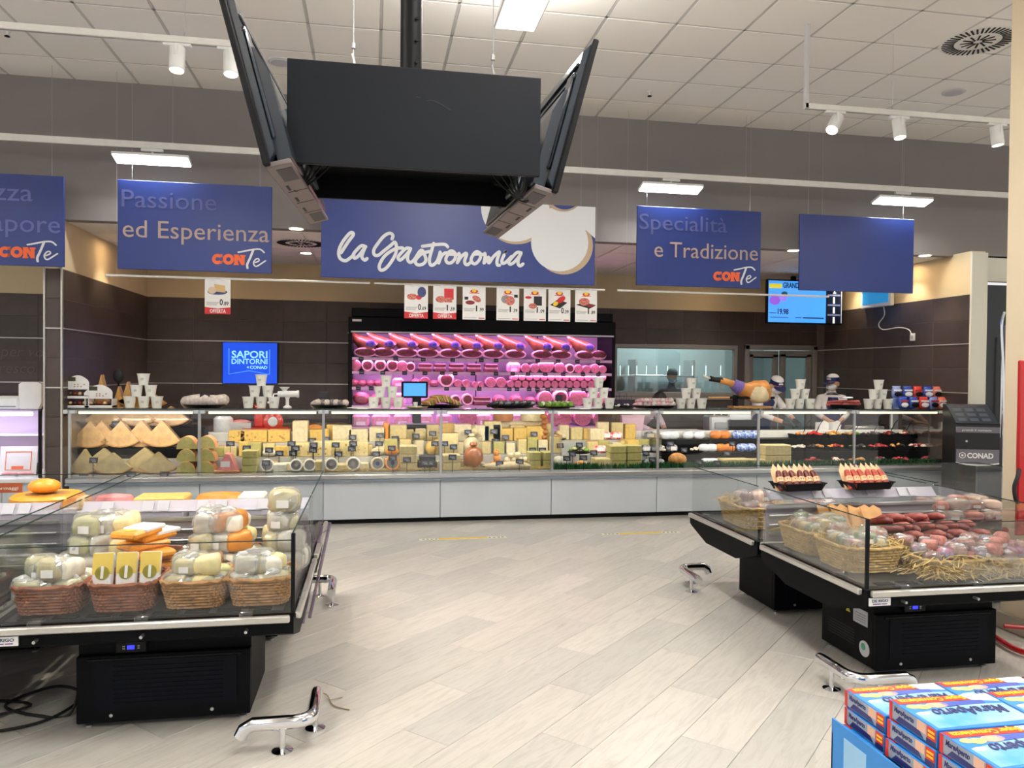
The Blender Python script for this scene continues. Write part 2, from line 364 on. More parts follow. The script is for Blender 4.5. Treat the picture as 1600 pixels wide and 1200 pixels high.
# right wall and its cream end
wr = struct('wall_right', MB().box(RX+.012, RX+.2, 8.08, BACKY+.1, 0, LOWC+.02), [M_cream])
MB().box(RX+.003, RX+.012, 8.08, BACKY, 0, 2.63).build('tile_backing', M_joint, wr)
WTR = [MB().cbox(.0025, .5975, -.012, 0, .0025, .294, .002).xf(Matrix.Rotation(R(-90),4,'Z')).mesh('tile', m) for m in M_bt]
tile_wall(wr, 5, lambda i, z: (RX+.012, 8.69+.6*i, z), WTR)
sm = MB()
for z in (TZ[4], TZ[2]): sm.box(RX-.006, RX+.004, 8.08, BACKY, z-.006, z+.006)
sm.build('metal_strip', M_strip, wr)
MB().box(RX-.004, RX+.21, 8.05, 8.08, 0, LOWC+.0).build('wall_end', mat('cream_white', (226,222,205), .6), wr)
MB().box(RX+.2, 12, 8.38, 8.5, 2.85, LOWC+.02).build('lintel', mat('cream_white', (226,222,205), .6), wr)
# cream column at the right edge of the shop floor
cw = struct('wall_column', MB().box(4.10, 4.62, 4.08, 4.40, 0, CEIL+.01), mat('cream_column', (232,216,184), .7, var=.02, scale=3))
bb = MB().cbox(4.085, 4.635, 4.065, 4.415, 0, .11, .006); b_ = struct('baseboard_column', bb, mat('cream_base', (206,196,176), .5))
# ---- window to the back room, its room, the swing doors
M_frame = mat('grey_aluminium', (142,136,130), .45, .3)
wn = sroot('window_1', (3.62, BACKY, 1.3))
fr = MB()
fr.cbox(0, 2.04, -.03, .06, 0, .07, .008).cbox(0, 2.04, -.03, .06, .74, .81, .008).cbox(0, .06, -.03, .06, .05, .76, .008).cbox(1.98, 2.04, -.03, .06, .05, .76, .008)
fr.build('window_frame', M_frame, wn)
MB().cbox(-.02, 2.06, -.06, .0, -.05, .0, .006).build('window_sill', M_frame, wn)
MB().box(.05, 1.99, .01, .018, .06, .75).build('pane', glass('window_glass', (.86,.93,.93), .10, .02, .10, (150,165,168)), wn)
rm = MB().box(3.2, 7.3, 13.5, 13.55, 0, 3).box(3.15, 3.2, 11.45, 13.5, 0, 3).box(7.3, 7.35, 11.45, 13.5, 0, 3)
struct('wall_back_room', rm, mat('back_room_wall', (150,165,168), .7, var=.03, scale=4))
area_light('back_room_light', (5.2, 12.4, 3.0), .6, 1.2, 75, (.92,1,1))
# shelving in the back room; glowing strips added to imitate reflections in the window
bs = thing('metal_shelf_rack', 'pale metal shelf rack seen through the back room window', 'shelf', (4.6, 13.2, 0))
for z in (.9, 1.25, 1.6): MB().cbox(-1.1, 1.1, -.2, .2, z, z+.03, .005).build('shelf', M_alu, bs)
for x in (-1.08, 0, 1.08): MB().box(x-.02, x+.02, -.2, .2, 0, 1.9).build('post', M_alu, bs)
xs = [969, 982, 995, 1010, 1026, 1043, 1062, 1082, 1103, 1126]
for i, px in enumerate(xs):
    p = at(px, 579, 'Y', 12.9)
    t = thing('reflection_strip', 'slim white glowing strip imitating a reflection in the back room window, %s' % nth(i, len(xs)), 'lamp', p, 0, 'imitated reflections in the back room window')
    MB().lathe([(.008,-.09),(.008,.09)], 8).build('tube', mat('reflection_glow', (235,245,245), .5, emit=1.2), t); MB().lathe([(.011,.09),(.011,.11)], 8).build('end_cap', M_alu, t)  # tube and end cap are only parts of the added strip imitating a reflection
def leaf(parent, x0, x1, z0, z1, y):
    f = MB(); f.cbox(x0, x1, y, y+.045, z0, z0+.55, .006).cbox(x0, x1, y, y+.045, z1-.1, z1, .006).cbox(x0, x0+.1, y, y+.045, z0+.5, z1-.05, .006).cbox(x1-.1, x1, y, y+.045, z0+.5, z1-.05, .006)
    f.build('door_leaf', M_frame, parent); MB().box(x0+.1, x1-.1, y+.02, y+.028, z0+.55, z1-.1).build('pane', glass('door_glass', (.78,.88,.89), .1, .05, .35, (140,160,165)), parent)
    MB().box(x0+.09, x1-.09, y-.006, y, z0+.55, z0+.57).box(x0+.09, x1-.09, y-.006, y, z1-.11, z1-.09).build('bead', M_dark, parent)
d1 = sroot('door_1', (5.78, BACKY, 0))
MB().cbox(0, .08, -.04, .08, 0, 2.12, .008).cbox(1.17, 1.25, -.04, .08, 0, 2.12, .008).cbox(0, 1.25, -.04, .08, 2.05, 2.13, .008).build('door_frame', M_frame, d1)
leaf(d1, .09, .62, .01, 2.03, .05); leaf(d1, .61, 1.16, .01, 2.04, -.02)
# dark double door right of the tiled wall
d2 = sroot('door_2', (7.25, 8.36, 0))
MB().cbox(0, .62, 0, .08, 0, 2.8, .01).build('door_leaf', mat('black_door', (20,21,24), .3, spec=.6), d2)
MB().cbox(.63, 1.3, 0, .08, 0, 2.8, .01).build('door_leaf', mat('black_door', (20,21,24), .3), d2)
for x in (.1, .44): MB().tube([(x,-.04,.9),(x,-.05,1.2),(x,-.05,1.9),(x,-.04,2.15)], .012, 8).build('door_handle', M_chrome, d2)
# ---- ceiling fittings
def led_panel(x, y, label):
    t = thing('ceiling_led_panel', label, 'ceiling light', (x, y, LED_Z), 0, 'ceiling light panels')
    for wy in (-.5, .5): MB().lathe([(.002,0),(.002,CEIL-LED_Z)], 6, (0,wy,0)).build('suspension_wire', M_alu, t)
    MB().cbox(-.15, .15, -.6, .6, -.045, 0, .006).build('housing', M_wht, t); MB().box(-.135, .135, -.585, .585, -.05, -.045).build('diffuser', mat('panel_glow', (255,250,240), .5, emit=3.2), t)
for i, (x, y) in enumerate(LED_SPOTS):
    led_panel(x, y, 'bright rectangular hanging light panel above the hanging television cluster' if i == 0 else 'light panel hanging over the shop floor behind the viewer, %s' % (['','nearest middle','nearest left','nearest right','second row middle','second row left','second row right','far right','far left'][i]))
def diffuser(p, r, label, big=True):
    t = thing('air_diffuser', label, 'air vent', p)
    MB().lathe([(0,-.004),(r,-.004),(r*1.03,0),(0,0)], 40).build('plate', M_white, t)
    sl = MB()
    for k in range(40):
        q = MB().box(-.0075, .0075, r*.62, r*.95, -.008, -.003).xf(Matrix.Rotation(2*math.pi*k/40,4,'Z')@Matrix.Rotation(R(12),4,'Z')); sl.add(q.v, q.f)
    for k in range(12):
        q = MB().box(-.007, .007, r*.12, r*.46, -.008, -.003).xf(Matrix.Rotation(2*math.pi*k/12,4,'Z')@Matrix.Translation((.03*r,0,0))); sl.add(q.v, q.f)
    o = sl.build('slots', M_dark, t); o['kind'] = 'stuff'
diffuser((5.1, 5.83, CEIL), .29, 'round slotted air diffuser in the ceiling at upper right')
diffuser((-.83, 9.3, LOWC), .29, 'round slotted air diffuser in the lower ceiling behind the bulkhead')
for (x, y, l) in ((5.77, 6.9, 'flat round ceiling loudspeaker near the right lamp track'), (-.87, 7.5, 'flat round ceiling loudspeaker beside the left hanging television')):
    t = thing('ceiling_loudspeaker', l, 'loudspeaker', (x, y, CEIL), 0, 'ceiling loudspeakers')
    MB().lathe([(.11,0),(.11,-.01),(.10,-.014),(0,-.014)], 28).build('rim', mat('pale_grey_plastic', (205,203,205), .5), t)
    MB().lathe([(.088,-.014),(.085,-.018),(0,-.02)], 24).build('grille', mat('speaker_grille', (196,194,198), .7, var=.1, scale=300), t)
for (x, y, z, l) in ((2.77, 7.53, CEIL, 'small sprinkler head in the ceiling above the blue signs'), (5.77, 7.52, CEIL, 'small sprinkler head in the ceiling right of the lamp track'),
                     (2.68, 9.2, LOWC, 'small sprinkler head in the lower ceiling left of the Specialita sign'), (4.75, 9.1, LOWC, 'small sprinkler head in the lower ceiling right of the Specialita sign'), (-3.1, 7.3, CEIL, 'small sprinkler head in the ceiling at the far left edge')):
    t = thing('sprinkler_head', l, 'sprinkler', (x, y, z), 0, 'sprinkler heads')
    MB().lathe([(.03,0),(.03,-.006),(.01,-.012),(.009,-.04)], 12).build('cap', M_white, t); MB().lathe([(.004,-.035),(.022,-.045),(.022,-.05),(0,-.052)], 12).build('deflector', M_dark, t)
for i, (px, py) in enumerate(((463,357),(478,395),(1240,391),(1445,399))):
    p = at(px, py, 'Z', LOWC)
    t = thing('downlight', ['recessed downlight left of the big sign, nearer one','recessed downlight left of the big sign, farther one','recessed downlight beside the blank blue sign, left side','recessed downlight beside the blank blue sign, right side'][i], 'lamp', p, 0, 'recessed downlights')
    MB().lathe([(.085,0),(.085,-.008),(.07,-.008),(.065,.0)], 24).build('rim', M_white, t); MB().lathe([(.066,-.004),(0,-.004)], 20).build('lens', mat('downlight_glow', (255,240,215), .5, emit=14), t)
    spot_light('downlight_beam', (p.x, p.y, LOWC-.03), (p.x, p.y, 0), 28, 75, (1,.88,.7))
for i, p in enumerate(((6.83, 9.0), (6.83, 10.2), (5.0, 10.7), (-2.2, 10.6), (-2.8, 9.5))):
    t = thing('downlight', 'recessed downlight close to the tiled wall, %s' % nth(i, 5), 'lamp', (p[0], p[1], LOWC), 0, 'wall washing downlights')
    MB().lathe([(.085,0),(.085,-.008),(.07,-.008),(.065,.0)], 24).build('rim', M_white, t); MB().lathe([(.066,-.004),(0,-.004)], 20).build('lens', mat('downlight_glow', (255,240,215), .5, emit=14), t)
    spot_light('downlight_beam', (p[0], p[1], LOWC-.03), (p[0]+(.1 if p[0] > 6 else 0), p[1], 0), 20, 85, (1,.86,.66))
# ---- lamp tracks with cylinder heads
def track(label, x0, x1, y, z, wires, posts=(), h=.045):
    t = thing('lamp_track', label, 'lamp track', (x0, y, z))
    MB().cbox(0, x1-x0, -.018, .018, 0, h, .003).build('rail', M_white, t); MB().box(0, x1-x0, -.008, .008, -.003, 0).build('groove', mat('grey_groove', (150,148,146), .5), t)
    for wx in wires: MB().lathe([(.0013,.03),(.0013,CEIL-z)], 6, (wx-x0,0,0)).lathe([(.008,.045),(.004,.08)], 8, (wx-x0,0,0)).build('suspension_wire', M_alu, t)
    for wx in posts: MB().cbox(wx-x0-.018, wx-x0+.018, -.018, .018, .0, CEIL-z, .004).build('drop_post', mat('pale_grey_plastic', (205,203,205), .5), t)
    return t
def head(label, x, y, z, tgt, pw=60, group='track lamp heads'):
    d = (Vector(tgt)-Vector((x,y,z-.1))).normalized()
    t = thing('track_lamp', label, 'lamp', (x, y, z), 0, group)
    MB().cbox(-.09, .09, -.016, .016, -.02, -.001, .003).build('adapter', M_wht, t); MB().cbox(-.008, .008, -.05, -.035, -.09, -.015, .002).build('bracket', M_wht, t)
    Mx = Matrix.Translation((0,0,-.1)) @ (Vector((0,0,-1)).rotation_difference(d)).to_matrix().to_4x4()
    MB().lathe([(0,.075),(.048,.075),(.05,.072),(.05,-.085),(.045,-.09),(.043,-.07)], 24).xf(Mx).build('cylinder', M_wht, t)
    MB().lathe([(.043,-.078),(0,-.078)], 20).xf(Mx).build('lens', mat('spot_glow', (255,244,225), .5, emit=10), t)
    spot_light('track_beam', Vector((x,y,z-.1))+d*.1, tgt, pw, 62, (1,.9,.76), .45, .04)
LT, RT = 3.85, 3.85
track('long white lamp track hanging at upper left', -5.0, at(375,77,'Y',5.53).x+.1, 5.53, LT-.0, [at(289,60,'Y',5.53).x])
for i, (px, tg) in enumerate(((277,(-1.3,4.9,.0)), (361,(-.85,4.9,0)))):
    head('white cylinder track lamp at upper left, %s' % ('left one' if i == 0 else 'right one next to the television'), at(px,85,'Y',5.53).x, 5.53, LT, tg, 110)
track('white lamp track with square drop post at upper right', at(1257,170,'Y',5.83).x, 7.5, 5.83, RT, [at(1395,130,'Y',5.83).x], [at(1257,100,'Y',5.83).x+.02])
for i, (px, tg) in enumerate(((1305,(1.2,4.3,0)), (1405,(4.4,5.2,.0)), (1558,(5.7,5.6,.0)))):
    head('white cylinder track lamp at upper right, %s' % ['left one, tilted','middle one','right one by the column'][i], at(px,185,'Y',5.83).x, 5.83, RT, tg, 85)
for l_, x, tg in (('white cylinder track lamp of the left track, outside the view', -3.3, (-.7,4.1,.6)), ('white cylinder track lamp of the right track, outside the view', 7.0, (2.9,4.1,.6))): head(l_, x, 5.53 if x < 0 else 5.83, 3.85, tg, 150)
# ---- suspended light line above the signs, three tilted lamps
tl = track('long thin white light rail hanging in front of the bulkhead', -6, 9.5, 8.0, 3.79, [at(270,200,'Y',8).x, at(530,60,'Y',8).x, at(1166,230,'Y',8).x, at(1410,240,'Y',8).x], (), .065)
for i, px in enumerate((238, 1048, 1410)):
    c = at(px, [251,297,315][i], 'Y', 8.0)
    t = thing('linear_lamp', 'glowing white rectangular lamp under the light rail, above %s' % ['the Passione sign','the Specialita sign','the blank blue sign'][i], 'lamp', (c.x, 8.0, 3.79), 0, 'lamps of the light rail')
    MB().cbox(-.1, .1, -.02, .02, -.03, -.001, .003).lathe([(.012,-.09),(.012,-.02)], 10).build('adapter', M_wht, t)
    Mx = Matrix.Translation((0,0,-.1)) @ Matrix.Rotation(R(-16),4,'X')
    MB().cbox(-.35, .35, -.085, .085, -.01, .02, .006).xf(Mx).build('housing', M_wht, t)
    MB().cbox(-.34, .34, -.078, .078, -.022, -.01, .004).xf(Mx).build('lens', mat('linear_glow', (250,255,252), .4, emit=11), t)
    area_light('linear_light', (c.x, 7.98, 3.65), .66, .15, 22, (1,.985,.95), (R(-30),0,0))
# ================================================================ hanging signs, posters, screens
CAPH = [0]
def text_fit(parent, name, s, m, x, z, wd, cap, y=0, ext=.001, bold=0, rot=(R(90),0,0), align='l', shear=0):
    """lettering of given total width and capital height, baseline at z"""
    if not CAPH[0]:
        t = text(None, 't', 'H', 1, m, (0,0,0)); CAPH[0] = max(v.co.y for v in t.data.vertices); bpy.data.objects.remove(t)
    o = text(parent, name, s, 1, m, (0,0,0), rot, ext=ext, bold=bold, shear=shear)
    x0 = min(v.co.x for v in o.data.vertices); x1 = max(v.co.x for v in o.data.vertices)
    kx, kz = wd/(x1-x0), cap/CAPH[0]
    for v in o.data.vertices: v.co.x = (v.co.x-x0)*kx; v.co.y *= kz
    dx = 0 if align == 'l' else wd if align == 'r' else wd/2
    d = Matrix.Rotation(rot[2],4,'Z') @ Vector((dx,0,0)); o.location = (x-d.x, y-d.y, z); return o
M_blue = mat('sign_blue', (27,50,122), .36, var=.05, scale=2, spec=.5); M_tan = mat('sign_tan', (184,160,134), .6); M_swhite = mat('sign_white', (226,228,230), .5)
M_lav = mat('sign_lavender', (74,82,138), .5); M_beige = mat('sign_beige', (172,150,140), .5); M_lav2 = mat('sign_pale_violet', (92,102,168), .5)
SY = 8.0
def clip(poly, x0, x1, z0, z1):
    for ax, lim, sgn in ((0,x0,1),(0,x1,-1),(1,z0,1),(1,z1,-1)):
        out = []
        for i in range(len(poly)):
            a, b = poly[i-1], poly[i]; ia, ib = sgn*(a[ax]-lim) >= 0, sgn*(b[ax]-lim) >= 0
            if ia != ib:
                t = (lim-a[ax])/(b[ax]-a[ax]); out.append((a[0]+(b[0]-a[0])*t, a[1]+(b[1]-a[1])*t))
            if ib: out.append(b)
        poly = out
    return poly
def conte(t, xr):
    """slab letters CON and handwritten Te in the lower right corner of a sign whose right edge is xr"""
    k = .00598
    def L(cx, cy):
        px, py = 320+cx/14.55, 380+cy/14.55
        return (xr+(px-424)*k, (427.5-py+.035*(px-424))*k)
    def ring(cx, cy, ro, ri, a0, a1, n=20):
        return [L(cx+ro*math.cos(R(a0+(a1-a0)*i/n)), cy-ro*math.sin(R(a0+(a1-a0)*i/n))) for i in range(n+1)], [L(cx+ri*math.cos(R(a0+(a1-a0)*i/n)), cy-ri*math.sin(R(a0+(a1-a0)*i/n))) for i in range(n+1)]
    def band(mb, a, b):
        for i in range(len(a)-1): mb.prism([a[i],a[i+1],b[i+1],b[i]], -.004, 0, 'y')
    c = MB(); band(c, *ring(265,345,125,48,35,325)); c.prism([L(330,225),L(380,225),L(380,300),L(345,300)], -.004, 0, 'y').prism([L(330,400),L(378,390),L(368,450),L(330,460)], -.004, 0, 'y'); c.build('letter_c', M_orange, t)
    c = MB(); band(c, *ring(515,350,130,52,0,360)); c.build('letter_o', M_orange, t)
    c = MB()
    for q in (((650,235),(735,235),(735,490),(650,490)), ((640,235),(745,235),(745,275),(640,275)), ((635,450),(755,450),(755,490),(635,490)), ((805,245),(890,245),(890,490),(805,490)), ((785,245),(910,245),(910,285),(785,285)), ((670,240),(745,235),(890,490),(815,490))):
        c.prism([L(*p) for p in q], -.004-.0002*len(c.q), 0, 'y')
    c.build('letter_n', M_orange, t)
    s = MB()
    for P, wd in ((((740,180),(900,150),(1100,110),(1250,112),(1340,185)), .015), (((1085,130),(1010,330),(950,470),(955,560)), .021), (((1130,430),(1220,385),(1205,335),(1145,350),(1095,430),(1120,505),(1180,515),(1280,450),(1375,385)), .013)):
        stroke(s, [L(*p) for p in P], wd, th=.005)
    s.build('handwritten_te', M_swhite, t)
def sign(name, label, x0, x1, z0, z1, lines=(), logo=True):
    t = thing(name, label, 'sign', (x0, SY, z0), 0, 'blue signs hanging over the counter')
    MB().cbox(0, x1-x0, 0, .025, 0, z1-z0, .003).build('panel', [M_blue], t)
    MB().box(.1, x1-x0-.1, .025, .05, z1-z0-.12, z1-z0-.08).build('hanger', M_alu, t)
    for wx in (.12, x1-x0-.12): MB().lathe([(.0012,z1-z0-.1),(.0012,CEIL-z0)], 6, (wx,.035,0)).build('wire', M_alu, t)
    for i, (s, m, x, z, wd, cap) in enumerate(lines): text_fit(t, 'lettering', s, m, x, z, wd, cap, -.001, ext=.0015)
    if logo: conte(t, x1-x0)
    return t
Z0, Z1 = 2.62, 3.48
sign('hanging_sign', 'blue sign reading Passione ed Esperienza with an orange and white mark', -2.43, -1.0, Z0, Z1, (('Passione', M_lav, .035, .60, .87, .165), ('ed Esperienza', M_beige, .045, .31, 1.36, .165)))
sign('hanging_sign', 'blue sign cut by the left edge of the view, its wording ends in apore', -4.34, -2.905, Z0, Z1, (('Freschezza', M_lav2, .0, .61, 1.16, .165), ('e Sapore', M_lav2, .5, .32, .90, .165)))
sign('hanging_sign', 'blue sign reading Specialita e Tradizione right of the large sign', 2.82, 4.275, Z0, Z1, (('Specialità', M_lav, .025, .61, 1.02, .165), ('e Tradizione', M_beige, .2, .315, 1.22, .165)))
sign('hanging_sign', 'blank blue sign without any wording at the right', 4.75, 6.2, Z0, Z1, (), False)
# the large sign
X0, X1, BZ0, BZ1 = -.521, 2.347, 2.60, 3.44
bs = thing('hanging_sign', 'large blue sign with la Gastronomia in white handwriting and white petals', 'sign', (X0, SY, BZ0), 0, 'blue signs hanging over the counter')
MB().cbox(0, X1-X0, 0, .03, 0, BZ1-BZ0, .003).build('panel', M_blue, bs)
for wx in (.15, 1.4, X1-X0-.15): MB().lathe([(.0012,BZ1-BZ0-.1),(.0012,CEIL-BZ0)], 6, (wx,.04,0)).build('wire', M_alu, bs)
def G1(cx, cy): p = at(520+cx/10, 355+cy/10, 'Y', SY); return (p.x-X0, p.z-BZ0)
def G2(cx, cy): p = at(670+cx/10, 365+cy/10, 'Y', SY); return (p.x-X0, p.z-BZ0)
def G3(cx, cy): p = at(740+cx/8, 310+cy/8, 'Y', SY); return (p.x-X0, p.z-BZ0)
word = [[G1(*p) for p in q] for q in (
 ((130,400),(240,230),(320,120),(300,85),(250,110),(150,240),(95,370),(110,480),(190,525),(260,490),(330,430)),
 ((515,305),(450,290),(380,350),(320,430),(340,485),(400,450),(470,360),(510,300),(470,400),(455,470),(500,515),(535,490)),
 ((925,185),(940,130),(890,95),(800,140),(700,260),(640,360),(650,430),(710,440),(800,370),(900,290),(970,235),(995,320),(975,430),(900,560),(820,650),(750,670),(725,610),(780,490),(870,400),(990,335),(1090,325)),
 ((1215,335),(1150,330),(1080,390),(1020,470),(1050,515),(1120,460),(1190,380),(1215,340),(1175,430),(1170,510),(1210,550),(1270,510),(1380,360),(1440,450),(1450,530),(1400,580),(1330,590),(1290,550),(1310,490),(1400,410),(1520,380)))]
word += [[G2(*p) for p in q] for q in (
 ((75,155),(40,280),(10,400),(20,480),(60,495),(130,430),(175,300)), ((-100,200),(60,178),(200,168),(260,175),(295,210)),
 ((175,290),(185,340),(155,460)), ((155,460),(190,370),(240,310),(290,300)),
 ((290,310),(350,270),(410,310),(410,390),(350,455),(290,455),(265,400),(300,330),(370,325),(470,330)),
 ((470,310),(480,350),(445,455)), ((445,455),(500,370),(570,310),(590,330),(560,420),(570,475),(610,485),(660,440)),
 ((690,330),(740,285),(800,310),(800,390),(740,465),(690,465),(660,410),(690,340),(750,320),(860,330)),
 ((875,310),(880,350),(860,460)), ((865,460),(935,365),(930,445),(950,450),(1010,360),(1090,290),(1100,310),(1065,420),(1070,490),(1105,495)),
 ((1175,335),(1140,420),(1150,465),(1200,450),(1290,360)), ((1198,284),(1202,288)),
 ((1440,300),(1380,295),(1320,350),(1250,440),(1270,480),(1330,450),(1400,370),(1440,310),(1400,400),(1395,480),(1430,505),(1470,475)))]
wm = MB()
for q in word: stroke(wm, q, .033, th=.005)
wm.build('handwriting', M_swhite, bs)
def petal(polys, m, nm, th):
    mb = MB()
    for P in polys: mb.prism(clip([G3(*p) for p in P], 0, X1-X0, 0, BZ1-BZ0), -th, 0, 'y')
    return mb.build(nm, m, bs)
petal([circ(540,150,425,40), circ(1130,590,362,40)], M_tan, 'petal_shadow', .002)
petal([[(860,150),(1340,20),(1530,20),(1530,510),(1400,395),(1300,350),(1000,260),(800,300)]], M_swhite, 'petal', .0032)
petal([circ(520,115,427,40)], M_swhite, 'petal', .0034); petal([circ(1075,555,357,40)], M_swhite, 'petal', .0036)
petal([circ(1125,-95,262,40)], M_tan, 'petal_shadow', .0044); petal([circ(1140,-75,215,40)], M_blue, 'notch', .0052)
# thin white poster rods and posters
for i, (a, b) in enumerate(((165,578),(585,945),(965,1295))):
    xa, xb = at(a,430,'Y',8.1).x, at(b,445,'Y',8.1).x
    t = thing('poster_rod', 'thin white rod for posters hanging below the blue signs, %s' % ['left','middle','right'][i], 'rod', (xa, 8.1, 2.565), 0, 'poster rods')
    MB().lathe([(.011,0),(.011,xb-xa)], 10, ax='x').build('bar', M_white, t)
    for wx in (.1, xb-xa-.1): MB().lathe([(.001,0),(.001,CEIL-2.565)], 6, (wx,0,0)).build('wire', M_alu, t)
M_red = mat('poster_red', (200,34,40), .55); M_ink = mat('black_ink', (24,22,24), .6); M_pk = mat('print_pink', (214,140,120), .6, col2=(170,70,66), scale=60); M_yel = mat('print_yellow', (240,200,40), .6)
M_gry = mat('print_grey', (140,136,134), .6)
def blob(mb, cx, cz, rx, rz, y, m=0, n=18, rot=0):
    mb.prism([(cx+rx*math.cos(2*math.pi*i/n)*math.cos(rot)-rz*math.sin(2*math.pi*i/n)*math.sin(rot), cz+rx*math.cos(2*math.pi*i/n)*math.sin(rot)+rz*math.sin(2*math.pi*i/n)*math.cos(rot)) for i in range(n)], y-.0008, y, 'y', m)
def poster(px, py, big, small, red, label, kind):
    p = at(px, py, 'Y', 8.1); wd, ht = .245, .345
    t = thing('price_poster', label, 'poster', (p.x, 8.1, 2.555), 0, 'price posters hanging from the rods')
    MB().box(0, wd, -.001, .001, -ht, 0).build('sheet', M_paper, t)
    MB().cbox(wd*.3, wd*.42, -.008, .004, -.01, .022, .002).cbox(wd*.62, wd*.74, -.008, .004, -.01, .022, .002).build('clip', M_wht, t)
    pr = MB(); y = -.0012
    if red: MB().prism([(0,-ht),(wd,-ht),(wd,-ht*.80),(wd*.5,-ht*.845),(0,-ht*.80)], -.0022, -.001, 'y').build('red_band', M_red, t)
    else:
        blob(pr, wd*.5, -.045, .042, .02, y, 1); blob(pr, wd*.5, -.04, .024, .018, y-.001, 2); pr.box(wd*.28, wd*.72, y-.001, y, -.068, -.062, 1)
        pr.box(wd*.7, wd*.96, y-.001, y, -ht*.965, -ht*.94, 1)
    if kind == 0: blob(pr, .08, -.12, .055, .032, y, 0); blob(pr, .15, -.125, .03, .025, y-.001, 1); blob(pr, .18, -.07, .045, .055, y-.0012, 4)
    if kind == 1: pr.box(.115, .215, y-.001, y, -.14, -.025, 1); blob(pr, .08, -.14, .055, .035, y-.001, 0); pr.box(.12, .2, y-.0022, y-.001, -.17, -.12, 0)
    if kind == 2: blob(pr, .15, -.125, .05, .03, y, 0, rot=-.5); blob(pr, .08, -.165, .05, .022, y-.001, 5); pr.box(.02, .06, y-.001, y, -.135, -.105, 3)
    if kind == 3: blob(pr, .1, -.12, .05, .045, y, 6); blob(pr, .145, -.135, .052, .05, y-.001, 0); pr.box(.19, .23, y-.001, y, -.1, -.07, 3)
    if kind == 4: pr.box(.11, .2, y-.001, y, -.18, -.08, 3); blob(pr, .1, -.185, .045, .03, y-.001, 0); blob(pr, .05, -.095, .035, .015, y-.001, 1)
    if kind == 5: pr.prism([(.02,-.17),(.1,-.11),(.21,-.14),(.13,-.205)], y-.001, y, 'y', 3); blob(pr, .14, -.11, .055, .03, y-.002, 1, rot=.6); blob(pr, .08, -.155, .03, .022, y-.003, 2, rot=.6)
    if kind == 6: pr.prism([(.01,-.16),(.1,-.13),(.235,-.16),(.16,-.2)], y-.001, y, 'y', 3); blob(pr, .1, -.125, .06, .042, y-.002, 0); blob(pr, .17, -.165, .045, .018, y-.003, 5)
    if kind == 7: blob(pr, .12, -.125, .095, .028, y, 4); pr.prism([(.09,-.045),(.19,-.06),(.2,-.13),(.1,-.12)], y-.002, y-.001, 'y', 7); blob(pr, .07, -.11, .04, .035, y-.003, 8)
    for k in range(3): pr.box(.015, wd*(.55-.04*k), y-.001, y, -ht*(.66+.035*k)-.004, -ht*(.66+.035*k), 6)
    if not red: pr.box(.015, wd*.6, y-.001, y, -ht*.95, -ht*.94, 6)
    pr.build_each('printed_picture', [M_pk, M_red, M_yel, M_ink, mat('print_blue', (60,70,120), .6), mat('print_maroon', (130,36,40), .6), M_gry, mat('print_cheese', (214,180,120), .6), mat('print_crumb', (222,196,170), .6)], t)
    text_fit(t, 'price', big, M_ink, wd*.58, -ht*.74, .014 if big == '1' else .03, .058, -.0015, bold=.02, ext=.0006); text_fit(t, 'price', small, M_ink, wd*.72, -ht*.74, .05, .034, -.0015, bold=.02, ext=.0006)
    if red: text_fit(t, 'offer_wording', 'OFFERTA', M_paper, wd*.2, -ht*.965, wd*.62, .034, -.0024, bold=.02, ext=.0006)
poster(320, 437, '0', '.89', True, 'poster with a cheese picture and red offer band, alone on the left', 7)
PO = ((632,'0','.69',True,0,'poster with red offer band and pink ham slice, price 0.69'), (677,'1','.59',True,1,'poster with red offer band and red meat pack, price 1.59'),
      (723,'1','.99',False,2,'poster of sliced dried meat, price 1.99, third over the fridge'), (776,'1','.39',False,3,'poster of a thick grey salami roll, price 1.39'),
      (818.5,'1','.09',False,4,'poster of a dark packet with pink slices, price 1.09'), (857,'0','.39',False,5,'poster of a red sausage on black tray, price 0.39'), (899,'1','.89',False,6,'rightmost poster of a tied roast on black tray, price 1.89'))
for px, b, s, r, k, l in PO: poster(px, 450, b, s, r, l, k)
# blue screen on the back wall
scr = thing('wall_screen', 'glowing blue wall screen with pale lettering on the brown back wall', 'screen', (-2.06, BACKY-.06, 1.455))
MB().cbox(0, .745, 0, .05, 0, .585, .006).build('housing', M_dark, scr)
MB().box(.008, .737, -.002, 0, .008, .577).build('display', mat('screen_blue', (0,74,226), .3, emit=.75), scr)
M_cy = mat('screen_cyan', (140,215,255), .4, emit=.9); M_cy2 = mat('screen_line', (70,150,255), .4, emit=.8)
text_fit(scr, 'lettering', 'SAPORI', M_cy, .125, .365, .48, .095, -.003, bold=.02); text_fit(scr, 'lettering', 'DINTORNI', M_cy, .125, .28, .48, .07, -.003, bold=.02); text_fit(scr, 'lettering', 'CONAD', M_cy, .37, .213, .235, .04, -.003, bold=.03)
lm = MB(); stroke(lm, [(.335,.233),(.349,.246),(.349,.22),(.335,.233)], .012, y=-.002, smooth=False); lm.build('flower_mark', M_cy, scr)
lm = MB(); stroke(lm, [(.09,.49),(.09,.135),(.36,.185),(.635,.135),(.635,.48)], .013, y=-.002, smooth=False); lm.build('banner_outline', M_cy2, scr)
